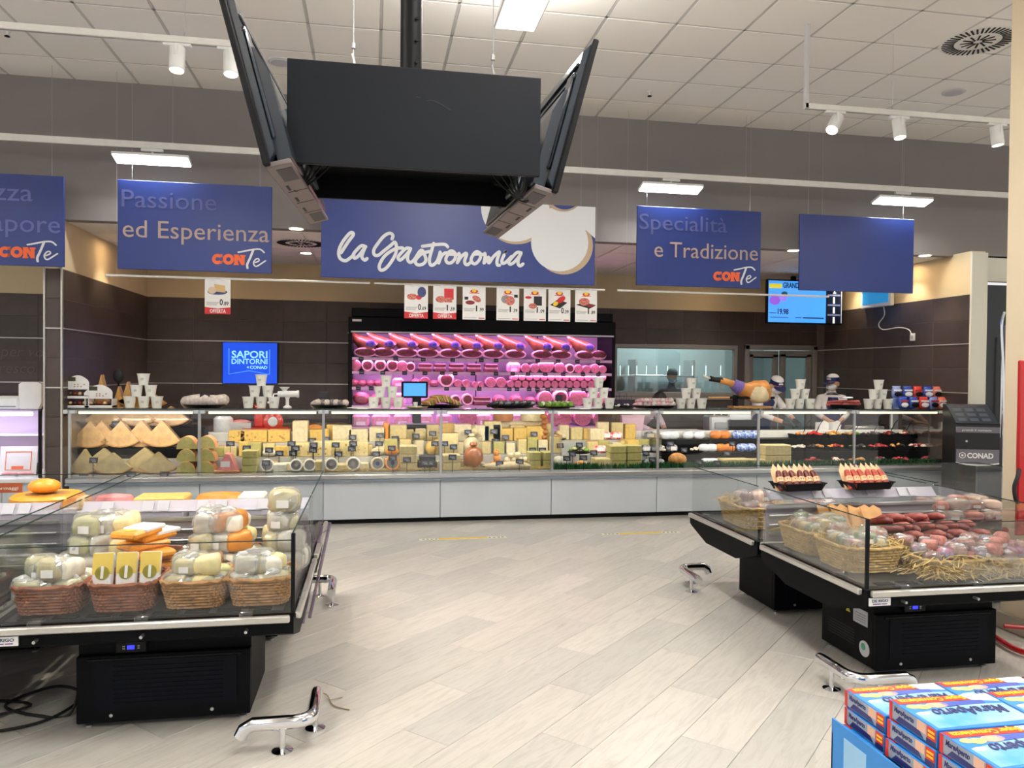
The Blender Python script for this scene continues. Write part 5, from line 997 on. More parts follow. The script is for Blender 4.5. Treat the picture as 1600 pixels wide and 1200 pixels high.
t = thing('shield_panel', 'tilted grey shield panel hanging behind the rightmost bay', 'panel', (at(1406,660,'Y',9.3).x, 9.32, .93)); MB().prism([(-.14,.29),(.28,.29),(.1,.06),(.02,0),(-.14,0)], -.006, .006, 'y').build('sheet', M_grey, t); MB().box(-.13, -.11, -.02, -.006, .02, .3).build('rail', M_wht, t)
t = thing('steel_basin', 'shallow steel basin behind the rightmost bay', 'basin', (at(1350,670,'Y',9.45).x, 9.45, .91)); MB().cbox(-.22, .22, -.13, .13, 0, .06, .01).build('basin', M_alu, t); MB().tube(spline([(-.3,-.1,.02),(-.1,-.12,.09),(.1,-.12,.1),(.24,-.1,.07)], 5), .008, 6).build('handle', M_black, t)
t = thing('pink_bin', 'pale pink plastic bin behind the fifth post beside the bending worker', 'bin', (at(985,670,'Y',9.44).x, 9.44, .91)); MB().prism([(-.13,0),(.13,0),(.15,.2),(-.15,.2)], -.1, .1, 'y').build('bin', mat('pale_pink', (226,190,206), .5), t); MB().cbox(-.155, .155, -.105, .105, .19, .21, .005).build('rim', mat('pale_pink', (226,190,206), .5), t)
# ================================================================ pink lit wall fridge
FX0, FX1, FFY = -.32, 3.40, 10.48
fg = thing('meat_fridge', 'black open wall fridge with pink lit shelves of meat', 'fridge', (FX0, FFY, 0)); W = FX1-FX0; FB = BACKY-FFY-.02
M_fin = mat('fridge_inside', (222,206,226), .35, var=.02); M_pinkl = mat('pink_led', (250,150,245), .4, emit=2.6)
MB().cbox(0, W, 0.02, FB, 2.19, 2.38, .01).build('canopy', M_black, fg); MB().cbox(.04, W-.03, .06, FB, 2.38, 2.50, .01).build('top_panel', M_black, fg); MB().cbox(.03, W-.03, .0, .03, 2.165, 2.19, .004).build('canopy_trim', M_alu, fg)
MB().box(.05, .17, .017, .02, 2.315, 2.345).build('maker_plate', M_wht, fg)
for x in (0, W-.05): MB().cbox(x, x+.05, 0.02, FB, 0, 2.2, .008).build('side_panel', M_black, fg)
MB().box(.05, W-.05, FB-.04, FB, .5, 2.19).build('rear_panel', M_fin, fg); MB().cbox(.05, W-.05, 0, FB, 0, .5, .01).build('base', M_black, fg)
for x in (.9, 1.82, 2.74): MB().box(x-.006, x+.006, FB-.055, FB-.04, .5, 2.19).build('rear_rail', M_black, fg)
SH = [at(750, y, 'Y', FFY+.02).z for y in (561, 582, 606, 634, 667)]
for i, z in enumerate(SH):
    MB().cbox(.05, W-.05, .03, FB-.05, z-.02, z, .004).build('shelf', M_fin, fg)
    MB().box(.05, W-.05, .022, .03, z-.034, z+.004).build('price_rail', mat('price_rail_pale', (236,190,226), .3), fg)
    MB().box(.07, W-.07, .05, .075, z-.032, z-.021).build('light_strip', M_pinkl, fg)
    area_light('shelf_light', (FX0+W/2, FFY+.10, z-.036), W-.2, .03, 10.5, (1,.40,.96), (R(30),0,0))
MB().box(.07, W-.07, .04, .07, 2.178, 2.19).build('light_strip', M_pinkl, fg); area_light('shelf_light', (FX0+W/2, FFY+.10, 2.17), W-.2, .03, 18, (1,.40,.96), (R(30),0,0))
CS = food_mat('casing_pink', (206,150,160), .4, .2, 20); CF = food_mat('cut_rose', (186,112,124), .35, .18, 40); CD = food_mat('cut_dark', (108,44,54), .4, .25, 40); CW = food_mat('fat_rim', (236,196,196), .4); CR = food_mat('casing_red', (160,80,84), .35, .2, 20); M_purp = mat('purple_label', (58,44,150), .35, col2=(130,110,210), scale=22)
def fitem(px, sh, wpx, kind, label, grp, lv=0, hpx=None):
    Y = FFY+.16; k = K(px, Y); r_ = wpx*k/2; z = SH[sh]+.002+lv; x = at(px,600,'Y',Y).x; t = thing({'s':'cut_salami','m':'mortadella','b':'bacon_slab','r':'roast','p':'meat_packet'}[kind], label, 'cold meat', (x, Y, z), 0, grp)
    if kind in 'sm':
        MB().lathe([(r_*.96,-.06),(r_,-.05),(r_,.16),(r_*.8,.2),(0,.2)], 18, (0,0,r_), 'y').build('casing', CW if kind == 'm' else CS, t); MB().lathe([(0,-.061),(r_*(.72 if kind == 'm' else .93),-.061),(r_*(.74 if kind == 'm' else .96),-.058)], 18, (0,0,r_), 'y').build('cut_face', CF if kind == 's' else CD, t)
    elif kind == 'b':
        h_ = (hpx or 12)*k; MB().cbox(-r_, r_, -.06, .14, 0, h_*.4, .01).build('lower_slab', CD, t); MB().cbox(-r_*.98, r_*.98, -.055, .14, h_*.4, h_*.58, .006).build('fat_layer', CW, t); MB().cbox(-r_*.95, r_*.96, -.06, .14, h_*.58, h_, .01).build('upper_slab', CD, t)
    elif kind == 'r':
        h_ = (hpx or wpx*.75)*k/2; MB().ell((0,0,h_), (r_,.1,h_), 16, 10, fn=lambda x,y,z: (x, y, max(-.9,z))).build('meat', CR, t); MB().ell((0,-.07,h_*.95), (r_*.7,.04,h_*.65), 14, 8).build('cut_face', CF, t)
    else:
        h_ = (hpx or wpx*.8)*k; MB().cbox(-r_, r_, -.05, .1, 0, h_, .03).build('pack', CS, t); MB().box(-r_*.5, r_*.5, -.054, -.05, h_*.12, h_*.42).build('label_print', M_paper if sh != 3 else M_purp, t)
    return t
# hams on the top shelf
HP = (569, 598, 632, 665, 699, 733, 766, 800, 843, 872, 908); k = K(750, FFY+.2)
for i, px in enumerate(HP):
    t = thing('cured_ham', 'whole cured ham with purple label on the top fridge shelf, %s' % nth(i, len(HP)), 'ham', (at(px,540,'Y',FFY+.22).x, FFY+.22, SH[0]+.002), random.uniform(-.12,.12), 'hams on the top fridge shelf'); t.scale = (1.2, 1.0, 1.08)
    P = spline([(-.155,0,.30),(-.09,0,.245),(-.01,0,.185),(.05,0,.135),(.075,0,.105),(.09,0,.09)], 4); n_ = len(P)
    MB().tube([(p.x,p.y,p.z) for p in P], [.034+.098*min(1,(j/(n_*.62)))**1.2*(1 if j < n_-3 else .82-.15*(j-n_+3)) for j in range(n_)], 14).build('meat', food_mat('ham_skin', (134,78,52), .35, .4, 9, .3), t)
    MB().ell((.02,-.09,.066), (.135,.045,.064), 16, 8).build('fat_rim', CW, t); MB().ell((.02,-.118,.068), (.112,.024,.048), 14, 8).build('cut_face', CD, t)
    MB().ell((.078,-.105,.17), (.052,.03,.055), 12, 8).build('net_label', M_purp, t); MB().tube([(-.15,0,.295),(-.17,0,.325)], .02, 8).build('shank_end', F_fat, t)
t = thing('cut_ham', 'small cut ham half at the right end of the top fridge shelf', 'ham', (at(935,555,'Y',FFY+.16).x, FFY+.16, SH[0]+.002)); MB().ell((0,0,.07), (.12,.08,.075), 16, 10, fn=lambda x,y,z: (x,y,max(-.9,z))).build('fat_rim', CW, t); MB().ell((0,-.055,.085), (.10,.03,.055), 14, 8).build('cut_face', CD, t)
RW = ['top','second','third','fourth','lowest']
FI = {1: [(555,18,'s'),(574,19,'m'),(594,19,'m'),(613,19,'m'),(628,17,'s'),(641,15,'m'),(664,20,'b'),(687,18,'b'),(713,22,'b'),(740,21,'b'),(767,20,'b'),(802,20,'p'),(820,14,'s'),(834,14,'s'),(852,24,'s'),(873,16,'s'),(889,14,'m'),(902,13,'s'),(915,12,'s'),(928,14,'s'),(940,12,'s')],
      2: [(553,16,'r'),(566,14,'r'),(579,14,'r'),(591,14,'r'),(622,18,'p'),(650,18,'r'),(664,16,'s'),(678,15,'r'),(697,24,'m'),(715,12,'s'),(728,12,'s'),(742,9,'s'),(751,9,'s'),(766,16,'s'),(782,16,'s')]+[(797+11.4*j,11,'s') for j in range(13)],
      3: [(565,28,'r'),(590,24,'r'),(622,24,'p'),(712,16,'m'),(730,18,'m'),(753,26,'b'),(780,22,'r'),(806,22,'r'),(829,18,'r'),(851,22,'s'),(875,24,'m'),(902,26,'s'),(928,22,'s'),(946,18,'r')],
      4: [(564,28,'p'),(596,30,'p'),(629,28,'p'),(665,22,'p'),(694,24,'p'),(731,28,'s'),(756,24,'p'),(863,22,'s'),(882,22,'s'),(910,27,'s'),(937,22,'s'),(810,24,'p'),(835,24,'s')]}
for sh, L_ in FI.items():
    L_.sort()
    for i, (px, w_, kd) in enumerate(L_):
        d_ = {'s':'round cut salami','m':'pale rimmed mortadella end','b':'dark layered bacon slab','r':'red roast piece','p':'pink packed meat'}[kd]
        fitem(px, sh, w_, kd, '%s on the %s fridge shelf, %s' % (d_, RW[sh], nth(i, len(L_))), 'meats on the %s fridge shelf' % RW[sh], hpx=(13 if kd == 'b' else 19 if kd == 'p' and sh == 4 else None))
k = K(850, FFY+.2)
for j in range(13): fitem(803+11.4*j, 2, 11, 's', 'round cut salami in the upper stacked row of the third fridge shelf, %s' % nth(j, 13), 'stacked salami of the third shelf', lv=11*k*.95)
# dark price tags clipped to the shelf rails
ft = thing('shelf_tag', 'x', 'price tag', (0,0,0), 0, 'dark tags on the fridge rails'); MB().cbox(-.032, .032, -.006, 0, -.042, .01, .003).build('card', mat('tag_black', (26,30,42), .4), ft); MB().box(-.022, .02, -.0075, -.006, -.02, -.014).build('writing', mat('tag_chalk', (150,152,164), .6), ft)
FT = {0:(564,618,661,707,752,775,840,872,902,934), 1:(565,598,632,664,691,711,739,775,801,825,852,880,911,935), 2:(560,580,643,662,698,724,749,796,808,827,840,856,891,912), 3:(705,830,868,946)}
first = True
for sh, xs in FT.items():
    for i, px in enumerate(xs):
        p = at(px, 600, 'Y', FFY+.012); l_ = 'dark tag on the rail of the %s fridge shelf, %s' % (RW[sh], nth(i, len(xs)))
        if first: ft.location = (p.x, FFY+.02, SH[sh]); ft['label'] = l_; first = False
        else: dup(ft, (p.x, FFY+.02, SH[sh]), 0, l_)
# ================================================================ island fridge cases
M_tub = mat('tub_black', (34,42,48), .35, var=.08, scale=8); M_mach = mat('machine_black', (7,8,11), .55, var=.08, scale=10, spec=.1); M_grl = mat('grille_navy', (6,9,18), .55, spec=.12); M_rail = mat('pale_steel_rail', (200,198,192), .3, .7, var=.04, scale=50, stretch=(30,30,1))
M_hold = glass('price_holder', (.93,.92,.97), .12, .1, .55, (226,224,238)); M_tick = mat('ticket', (186,186,194), .5); M_stk_y = mat('sticker_yellow', (206,196,40), .5)
def case(label, x0, y0, base_y, bx=(.27,1.03), front=True, side=0, mid_rail=True, badge=True):
    W, D = 1.25, 1.08
    t = thing('island_fridge', label, 'fridge', (x0, y0, 0), 0, 'black island fridges with glass sides')
    b0, b1 = base_y-y0, base_y-y0+.52
    MB().cbox(bx[0], bx[1], b0+.03, b1, .03, .40, .004).build('machine_base', M_mach, t)
    for x in (bx[0]+.04, bx[1]-.04):
        for y in (b0+.05, b1-.04): MB().lathe([(.018,0),(.018,.008),(.006,.012),(.006,.035)], 10, (x,y,0)).build('foot', M_alu, t)
    # front of the machine base
    MB().cbox(bx[0], bx[1], b0, b0+.03, .03, .34, .004).build('front_cover', M_mach, t); MB().box(bx[0]+.08, bx[1]-.06, b0-.004, b0, .09, .315).build('grille', M_grl, t)
    for k in range(9): MB().box(bx[0]+.16, bx[1]-.12, b0-.007, b0-.004, .115+.021*k, .121+.021*k).build('slat', M_grl, t)
    MB().box(bx[0]+.05, bx[1]-.04, b0-.006, b0, .318, .326).build('cover_lip', M_dark, t)
    for x in (bx[0]+.15, bx[1]-.17): MB().lathe([(.008,-.008),(.008,-.003)], 12, (x,b0,.065), 'y').build('screw', M_alu, t)
    MB().cbox(bx[0]+.17, bx[0]+.30, b0-.004, b0+.02, .350, .400, .003).build('controller', M_dark, t); MB().box(bx[0]+.218, bx[0]+.25, b0-.006, b0-.004, .366, .384).build('blue_readout', mat('readout_blue', (40,50,255), .4, emit=1.6), t)
    for dx in (.198, .262): MB().box(bx[0]+dx, bx[0]+dx+.01, b0-.0055, b0-.004, .368, .372).box(bx[0]+dx, bx[0]+dx+.01, b0-.0055, b0-.004, .378, .382).build('button', M_tick, t)
    # hopper shaped tub
    MB().prism([(0,.565),(0,.48),(.03,.465),(.3,.385),(D-.3,.385),(D-.03,.465),(D,.48),(D,.565)], 0, W, 'x').build('tub', M_mach, t)
    MB().box(.05, W-.05, .05, D-.05, .565, .572).build('tub_floor', M_tub, t)
    for k in range(8): MB().box(.1+.135*k, .2+.135*k, .055, .10, .572, .576).build('air_slot', M_mach, t)
    MB().cbox(.015, W-.015, -.03, -.002, .535, .566, .005).build('front_rail', M_rail, t)
    for sx, q in ((-.03,-.002), (W+.002,W+.03)): MB().cbox(sx, q, .03, D-.03, .535, .566, .005).build('side_rail', M_rail, t)
    for x in (.2, .62, 1.05): MB().lathe([(.007,-.036),(.007,-.0)], 10, (x,0,.505), 'y').build('screw', M_alu, t); MB().cbox(x-.028, x+.028, -.034, .022, .560, .595, .004).build('clip', M_acry, t)
    for sx in (0, W):
        for y in (.25, .8): MB().cbox(sx-.03, sx+.03, y-.02, y+.02, .560, .600, .004).build('clip', M_acry, t)
    # panes
    if front: MB().box(.012, W-.012, .004, .01, .572, .895).build('front_pane', M_glass, t); MB().box(.012, W-.012, .004, .010, .895, .899).build('pane_edge', M_edge, t)
    for x in (.004, W-.010):
        MB().box(x, x+.006, .012, D-.012, .572, .925).build('side_pane', M_glass, t); MB().box(x, x+.006, .012, D-.012, .925, .930).build('pane_edge', M_edge, t)
    for x in (.004, W-.004):
        for y in ((.008,) if front else ())+((D-.008,) if mid_rail else ()): MB().cbox(x-.009, x+.009, y-.009, y+.009, .572, .930, .003).build('corner_post', M_dark if y < .5 else M_acry, t)
    if not mid_rail: MB().box(.012, W-.012, D-.016, D-.010, .572, .925).build('rear_pane', M_glass, t); MB().box(.012, W-.012, D-.016, D-.010, .925, .930).build('pane_edge', M_edge, t)
    if mid_rail:
        MB().box(.02, W-.02, D-.02, D-.012, .58, .80).build('rear_panel', mat('pale_lilac_back', (176,172,182), .35, .2), t);
        for k in range(3): MB().lathe([(.012,.03),(.012,W-.03)], 10, (0,D-.035,.63+.06*k), 'x').build('rear_bar', M_alu, t)
        MB().prism([(D-.06,.86),(D-.052,.855),(D+.0,.905),(D-.006,.915)], .02, W-.02, 'x').build('price_holder', M_hold, t)
        for k, x in enumerate((.12,.33,.41,.62,.72,.95,1.03)): MB().prism([(D-.059,.862),(D-.053,.868),(D-.012,.905),(D-.018,.911)], x, x+.06, 'x').xf(Matrix.Translation((0,-.006,.004))).build('ticket', M_tick, t)
        MB().cbox(.02, W-.02, D-.05, D-.02, .80, .825, .006).build('steel_bar', M_alu, t)
    if badge:
        MB().box(.01, .13, -.008, -.001, .487, .527).build('maker_badge', M_wht, t); text_fit(t, 'maker_name', 'DE RIGO', mat('badge_ink', (50,60,90), .5), .025, .506, .09, .013, -.009, ext=.0005, bold=.02); MB().box(.03, .075, -.0095, -.008, .494, .499).box(.08, .11, -.0095, -.008, .494, .499).build('maker_stripe', mat('badge_stripe', (60,110,200), .5, col2=(200,60,60), scale=12), t)
    if side:   # stickers and slots on the visible flank of the machine base
        X = bx[0]
        def S(name, y_, z_, w_, h_, m): MB().box(X-.002, X, y_-w_/2, y_+w_/2, z_-h_/2, z_+h_/2).build(name, m, t)
        S('yellow_sticker', b0+.40, .335, .085, .055, M_stk_y); S('rating_plate', b0+.14, .29, .13, .085, M_tick)
        MB().prism([(b0+.235,.285),(b0+.275,.285),(b0+.255,.325)], X-.002, X, 'x').build('warning_triangle', M_stk_y, t)
        MB().lathe([(.045,X-.003),(.045,X)], 24, (0,b0+.1,.12), 'x').build('round_sticker', M_tick, t); MB().lathe([(.02,X-.004),(.02,X)], 16, (0,b0+.108,.13), 'x').build('round_print', mat('sticker_green', (70,150,110), .5), t)
        for k in range(6): S('vent_slot', b0+.32, .115+.016*k, .26, .006, M_rub)
        for k in range(4): MB().box(X-.0026, X-.002, b0+.09, b0+.19, .262+.014*k, .266+.014*k).build('plate_print', M_gry, t)
    return t
LY, RY_ = 3.54, 3.50
case('black island fridge at front left with baskets of wrapped cheese', -1.59, LY, 3.775)
case('black island fridge behind the front left one', -1.59, 4.65, 4.84, front=False, badge=False, mid_rail=False)
case('black island fridge at the far left, mostly outside the view, nearer one', -2.92, LY, 3.775, badge=False); case('black island fridge at the far left with the orange cheese wheel', -2.92, 4.65, 4.84, front=False, badge=False, mid_rail=False)
case('black island fridge at front right with straw and salami', 2.48, RY_, 3.775, bx=(.257,1.016), side=1)
case('black island fridge behind the front right one', 2.48, 4.63, 4.86, bx=(.257,1.016), front=False, badge=False, mid_rail=False)
case('black island fridge at the far right beyond the column', 3.81, 4.63, 4.86, front=False, badge=False, mid_rail=False)
# ---- wicker baskets
def basket(name, label, cx, cy, z, w_, d_, h_, m, group, rz=0):
    t = thing(name, label, 'basket', (cx, cy, z), rz, group); n = 56; rows = 9
    def ringp(u, fl, ph, amp):
        out = []
        for i in range(n):
            a = 2*math.pi*i/n; ca, sa = math.cos(a), math.sin(a); e = .42
            x = (abs(ca)**e)*(1 if ca >= 0 else -1)*(w_/2*fl); y = (abs(sa)**e)*(1 if sa >= 0 else -1)*(d_/2*fl); q = 1+amp*math.cos(i*math.pi+ph)
            out.append((x*q, y*q, u))
        return out
    wv = MB()
    for k in range(rows):
        u = h_*(k+.5)/rows; fl = .84+.16*(k/rows); wv.tube(ringp(u, fl, k*math.pi, .022), h_/rows*.50, 5, True)
    wv.build('woven_wall', m, t)
    st = MB()
    for i in range(0, n, 2):
        a = ringp(0, .84, 0, 0)[i]; b = ringp(h_, 1.0, 0, 0)[i]; st.tube([a, b], .004, 4)
    o = st.build('stakes', m, t); o['kind'] = 'stuff'
    rm = MB(); R0 = ringp(h_, 1.02, 0, 0)
    rm.tube([(p[0],p[1],p[2]+.004*math.sin(i*1.6)) for i, p in enumerate(R0)], .009, 6, True); rm.tube([(p[0]*.985,p[1]*.985,p[2]+.004*math.cos(i*1.6)) for i, p in enumerate(R0)], .008, 6, True); rm.build('braided_rim', m, t)
    MB().prism([(p[0],p[1]) for p in ringp(0, .83, 0, 0)], .002, .01).build('woven_floor', m, t); return t
W_br = mat('wicker_brown', (138,78,48), .55, var=.3, scale=40); W_tan = mat('wicker_tan', (176,130,82), .6, var=.25, scale=40); W_str = mat('wicker_straw', (198,164,100), .65, var=.2, scale=40)
BZ = .576
for i, (cx, m) in enumerate(((-1.40,W_br),(-1.09,W_br),(-.79,W_tan),(-.505,W_tan))): basket('wicker_basket', '%s wicker basket in the front left fridge, %s' % ('reddish brown' if m is W_br else 'tan', nth(i, 4)), cx, LY+.235, BZ, .285, .30, .125, m, 'wicker baskets in the front left fridge')
for i, cx in enumerate((-1.38,-1.06,-.74,-.5)[:3]): basket('wicker_basket', 'rear wicker basket in the front left fridge, %s' % nth(i, 3), cx+.06, LY+.66, BZ, .30, .36, .125, W_br, 'rear wicker baskets of the front left fridge')
for i, cy in enumerate((3.93, 4.33)): basket('wicker_basket', 'straw coloured wicker basket along the left glass of the front right fridge, %s' % ('nearer one' if i == 0 else 'farther one'), 2.72, cy, BZ, .36, .38, .14, W_str, 'straw coloured baskets')
for i, cx in enumerate((2.98+.11, 3.47)): basket('wicker_basket', 'low straw filled basket at the front of the front right fridge, %s' % ('left one' if i == 0 else 'right one'), cx, 3.72, BZ, .36, .3, .1, W_str, 'low baskets of the front right fridge')
basket('wicker_basket', 'wicker basket in the rear right fridge by its glass side', 2.72, 5.15, BZ, .36, .5, .15, W_str, 'rear right basket')
# ---- film wrapped goods
M_wrapc = glass('cling_film', (.97,.975,.97), .20, .10, .12, (244,244,242)); M_knot = glass('bunched_film', (.97,.97,.97), .22, .12, .55, (246,246,246))
def lump(loc, s, m, label, group, cat='cheese', name='wrapped_cheese', seed=0, film=True, box=False, rz=0):
    rnd = random.Random(seed); t = thing(name, label, cat, loc, rz, group); f_ = [rnd.uniform(.8,1.25) for _ in range(8)]; ph = [rnd.uniform(0,6) for _ in range(6)]
    def sup(v, e): return abs(v)**e*(1 if v >= 0 else -1)
    E_ = .42 if box else .62
    MB().ell((0,0,s[2]), s, 16, 10, fn=lambda x,y,z: (sup(x,E_)*(1+.08*math.sin(3*y+ph[0])), sup(y,E_)*(1+.08*math.sin(3*z+ph[1])), sup(z,.6)*(1+.09*math.sin(3*x+ph[2]))*(1 if z < 0 else 1+.22*x*math.sin(ph[5])))).build('cheese', m, t)
    if film:
        q = MB().ell((0,0,s[2]*1.04), (s[0]*1.08,s[1]*1.08,s[2]*1.1), 16, 10, fn=lambda x,y,z: (sup(x,E_)*rnd.uniform(.96,1.12), sup(y,E_)*rnd.uniform(.96,1.12), sup(z,.6)*rnd.uniform(.97,1.16))).build('cling_film', M_wrapc, t)
        q.data.polygons.foreach_set('use_smooth', [False]*len(q.data.polygons))
        if rnd.random() < .5:
            a0 = rnd.uniform(0,6.28); q = MB().ell((.5*s[0]*math.cos(a0),.5*s[1]*math.sin(a0),s[2]*1.95), (s[0]*.55,s[1]*.45,s[2]*.35), 9, 6, fn=lambda x,y,z: (x*rnd.uniform(.7,1.4), y*rnd.uniform(.7,1.4), z*rnd.uniform(.5,1.5))).build('film_knot', M_knot, t)
            q.data.polygons.foreach_set('use_smooth', [False]*len(q.data.polygons))
    if rnd.random() < .35: MB().box(-s[0]*.4, s[0]*.4, -s[1]*1.16, -s[1]*1.1, s[2]*.5, s[2]*1.2).build('paper_label', M_paper, t)
    return t
F_wc = food_mat('soft_white_cheese', (238,232,214), .35, .08); F_gc = food_mat('green_cream', (216,212,150), .35, .08); F_yc = food_mat('butter_yellow', (236,222,164), .35, .08)
H0 = BZ+.012
M_pst = mat('pale_lilac_stand', (196,192,202), .5, var=.04)
def fill(cx, cy, w_, d_, mats, desc, n, seed, s0=.05, layers=2, box=0, film=True, grp=None, cat='cheese', name='wrapped_cheese', flat=.75, z0=.0):
    rnd = random.Random(seed); g_ = grp or desc; k = 0
    for lv in range(layers):
        q = n if lv == 0 else max(2, int(n*.6)); cols = max(2, int(math.ceil(math.sqrt(q*w_/d_)))); rows_ = int(math.ceil(q/cols))
        for j in range(rows_):
            for i in range(cols):
                if k >= 39 or j*cols+i >= q: continue
                x = cx+w_*(.8-.2*lv)*((i+.5)/cols-.5)+rnd.uniform(-.012,.012); y = cy+d_*(.8-.2*lv)*((j+.5)/rows_-.5)+rnd.uniform(-.012,.012); s = s0*rnd.uniform(.85,1.15)
                lump((x,y,H0+z0+lv*s0*1.45*flat*1.3), (s,s*.85,s*flat), mats[k % len(mats)], '%s, %s of its basket' % (desc, ORD[k]), g_, cat, name, seed*50+k, film and k % 3 != 2, box and k % 2 == 0, rnd.uniform(-.6,.6)); k += 1
fill(-1.40, LY+.235, .25, .27, [F_gc,F_yc,F_wc], 'film wrapped pale cheese piece in the leftmost front basket', 12, 11, .056, 2, 1, z0=.045)
fill(-.79, LY+.235, .25, .27, [F_yc,F_gc], 'film wrapped creamy cheese piece in the third front basket', 12, 12, .056, 2, 1, z0=.045)
fill(-.505, LY+.235, .25, .27, [F_wc,F_yc], 'film wrapped white cheese piece in the rightmost front basket', 12, 13, .056, 2, 1, z0=.045)
fill(-1.30, LY+.66, .46, .5, [F_gc,F_wc,F_yc], 'film wrapped green-white cheese in the left rear heap', 15, 14, .064, 3, 1, z0=.05)
fill(-.76, LY+.66, .44, .5, [F_wc,F_or,F_wc,F_yc], 'white and orange film wrapped cheese in the right rear heap', 15, 15, .064, 3, 1, z0=.05)
fill(-.45, LY+.66, .2, .36, [F_yc,F_wc], 'knotted film pack of cheese at the right glass side', 6, 16, .07, 4, z0=.03)
# yellow packs with green round print, orange rolls and trays in the second basket
M_py = mat('pack_yellow', (226,196,88), .4); M_pg = mat('pack_green', (196,186,50), .4)
for i, dx in enumerate((-.10, 0, .10)):
    t = thing('cheese_sachet', 'upright white and yellow cheese sachet with green disc, %s' % ['left','middle','right'][i], 'packet', (-1.09+dx, LY+.17, BZ+.10), 0, 'yellow cheese sachets'); X = Matrix.Rotation(R(-14),4,'X')
    MB().cbox(-.044, .044, -.012, .012, 0, .15, .006).xf(X).build('sachet', M_paper, t); MB().box(-.043, .043, -.0135, -.012, .055, .148).xf(X).build('yellow_panel', M_py, t); MB().lathe([(.03,-.0148),(0,-.0148)], 20, (0,0,.06), 'y').xf(X).build('green_disc', M_pg, t); MB().box(-.006, .006, -.0156, -.0148, .035, .09).xf(X).build('white_stripe', M_paper, t)
for i in range(7):
    t = thing('cheese_tray_pack', 'orange cheese pack stacked behind the yellow sachets, %s from bottom' % ORD[i], 'packet', (-1.06+.03*(i % 2)-.01*i, LY+.45+.05*(i % 3), BZ+.06+.035*i), .2*i, 'orange cheese packs'); MB().cbox(-.11, .10, -.07, .07, 0, .034, .01).build('pack', food_mat('orange_pack', (236,158,58), .35, .12), t)
    if i > 4: MB().cbox(-.03, .12, -.072, .06, .02, .042, .006).build('white_card', M_paper, t); MB().lathe([(.025,.0),(.025,.0015)], 14, (-.05,-.0,.035)).build('green_disc', M_pg, t)
# far left fridges: big orange cheeses and flat wheels
p = at(75, 790, 'Y', 5.1)
t = wheel((p.x, 5.1, .86), .20, .07, food_mat('amber_cheese', (236,160,50), .35, .08, 6), 'large flat orange cheese wheel in the far left fridge', 'orange wheels'); t.location.z = .82
st_ = thing('display_stand', 'pale stand under the large orange cheese wheel', 'stand', (p.x, 5.1, .572)); MB().cbox(-.2, .2, -.15, .15, 0, .246, .006).build('block', M_pst, st_); MB().box(-.21, .21, -.16, .16, .238, .247).build('plate', M_wht, st_)
t = ball((p.x-.02, 5.1, .892), .09, .045, food_mat('amber_cheese', (236,160,50), .35, .08, 6), 'small round orange cheese on top of the large wheel', 'orange wheels')
for i, (px, w_, m) in enumerate(((110,.13,F_yc),(180,.12,F_pink),(255,.15,F_yel),(345,.16,F_or),(395,.08,F_wc))):
    q = at(px, 775, 'Y', 5.1); s2 = thing('display_stand', 'pale stand in the second row of left fridges, %s' % nth(i, 5), 'stand', (q.x, 5.1, .572), 0, 'pale stands of the left fridges'); MB().cbox(-w_, w_, -.14, .14, 0, .225, .006).build('block', M_pst, s2); MB().box(-w_, w_, -.145, .145, .215, .226).build('plate', M_wht, s2)
    t = thing('flat_cheese', 'flat %s cheese on a stand behind the left price rail, %s' % ({id(F_yc):'cream',id(F_pink):'pink',id(F_yel):'yellow',id(F_or):'orange',id(F_wc):'white'}[id(m)], nth(i, 5)), 'cheese', (q.x, 5.1, .800), 0, 'flat cheeses behind the left price rail')
    if i in (1,3,0): MB().lathe([(0,0),(w_*.95,0),(w_,.03),(w_*.8,.07),(0,.085)], 20, sy=.8).build('cheese', m, t)
    else: MB().cbox(-w_, w_, -.1, .1, 0, .07, .012).build('cheese', m, t)
    MB().box(-.03, .03, -.105, -.1, .01, .05).build('paper_label', M_paper, t)
# ---- right fridges: straw, salami in paper, bread bags, sausages
rnd = random.Random(21); sm = MB()
def strands(n, x0, x1, y0, y1, z0, z1, l0, l1, r=.0024):
    for i in range(n):
        x, y, z = rnd.uniform(x0,x1), rnd.uniform(y0,y1), rnd.uniform(z0,z1); a = rnd.uniform(0,6.28); l_ = rnd.uniform(l0,l1); b = rnd.uniform(-.8,.8)
        P = [(x+l_*t_*math.cos(a+b*t_), y+l_*t_*math.sin(a+b*t_)*.6, z+.04*math.sin(3.1*(t_+.5))*rnd.uniform(.2,1)-.02) for t_ in (-.5,-.25,0,.25,.5)]
        sm.tube(P, r, 3, caps=False)
strands(1300, 2.90, 3.70, 3.56, 3.95, .59, .70, .08, .26, .0028); strands(220, 2.56, 2.9, 3.75, 4.5, .68, .76, .06, .16); strands(160, 2.56, 2.9, 4.9, 5.4, .70, .77, .06, .2); strands(110, 3.0, 3.6, 4.0, 4.4, .62, .70, .06, .2)
o = sm.build('straw', mat('golden_straw', (214,182,112), .6, var=.2, scale=30)); o['kind'] = 'stuff'; tag(o, 'long pale straw strewn through the right island fridges', 'straw')
P_snk = [mat('snack_clear', (226,214,190), .2, coat=.5, col2=(200,80,70), scale=48), mat('snack_green', (220,216,190), .2, coat=.5, col2=(90,150,60), scale=48), mat('snack_yellow', (226,214,180), .2, coat=.5, col2=(230,196,50), scale=48)]
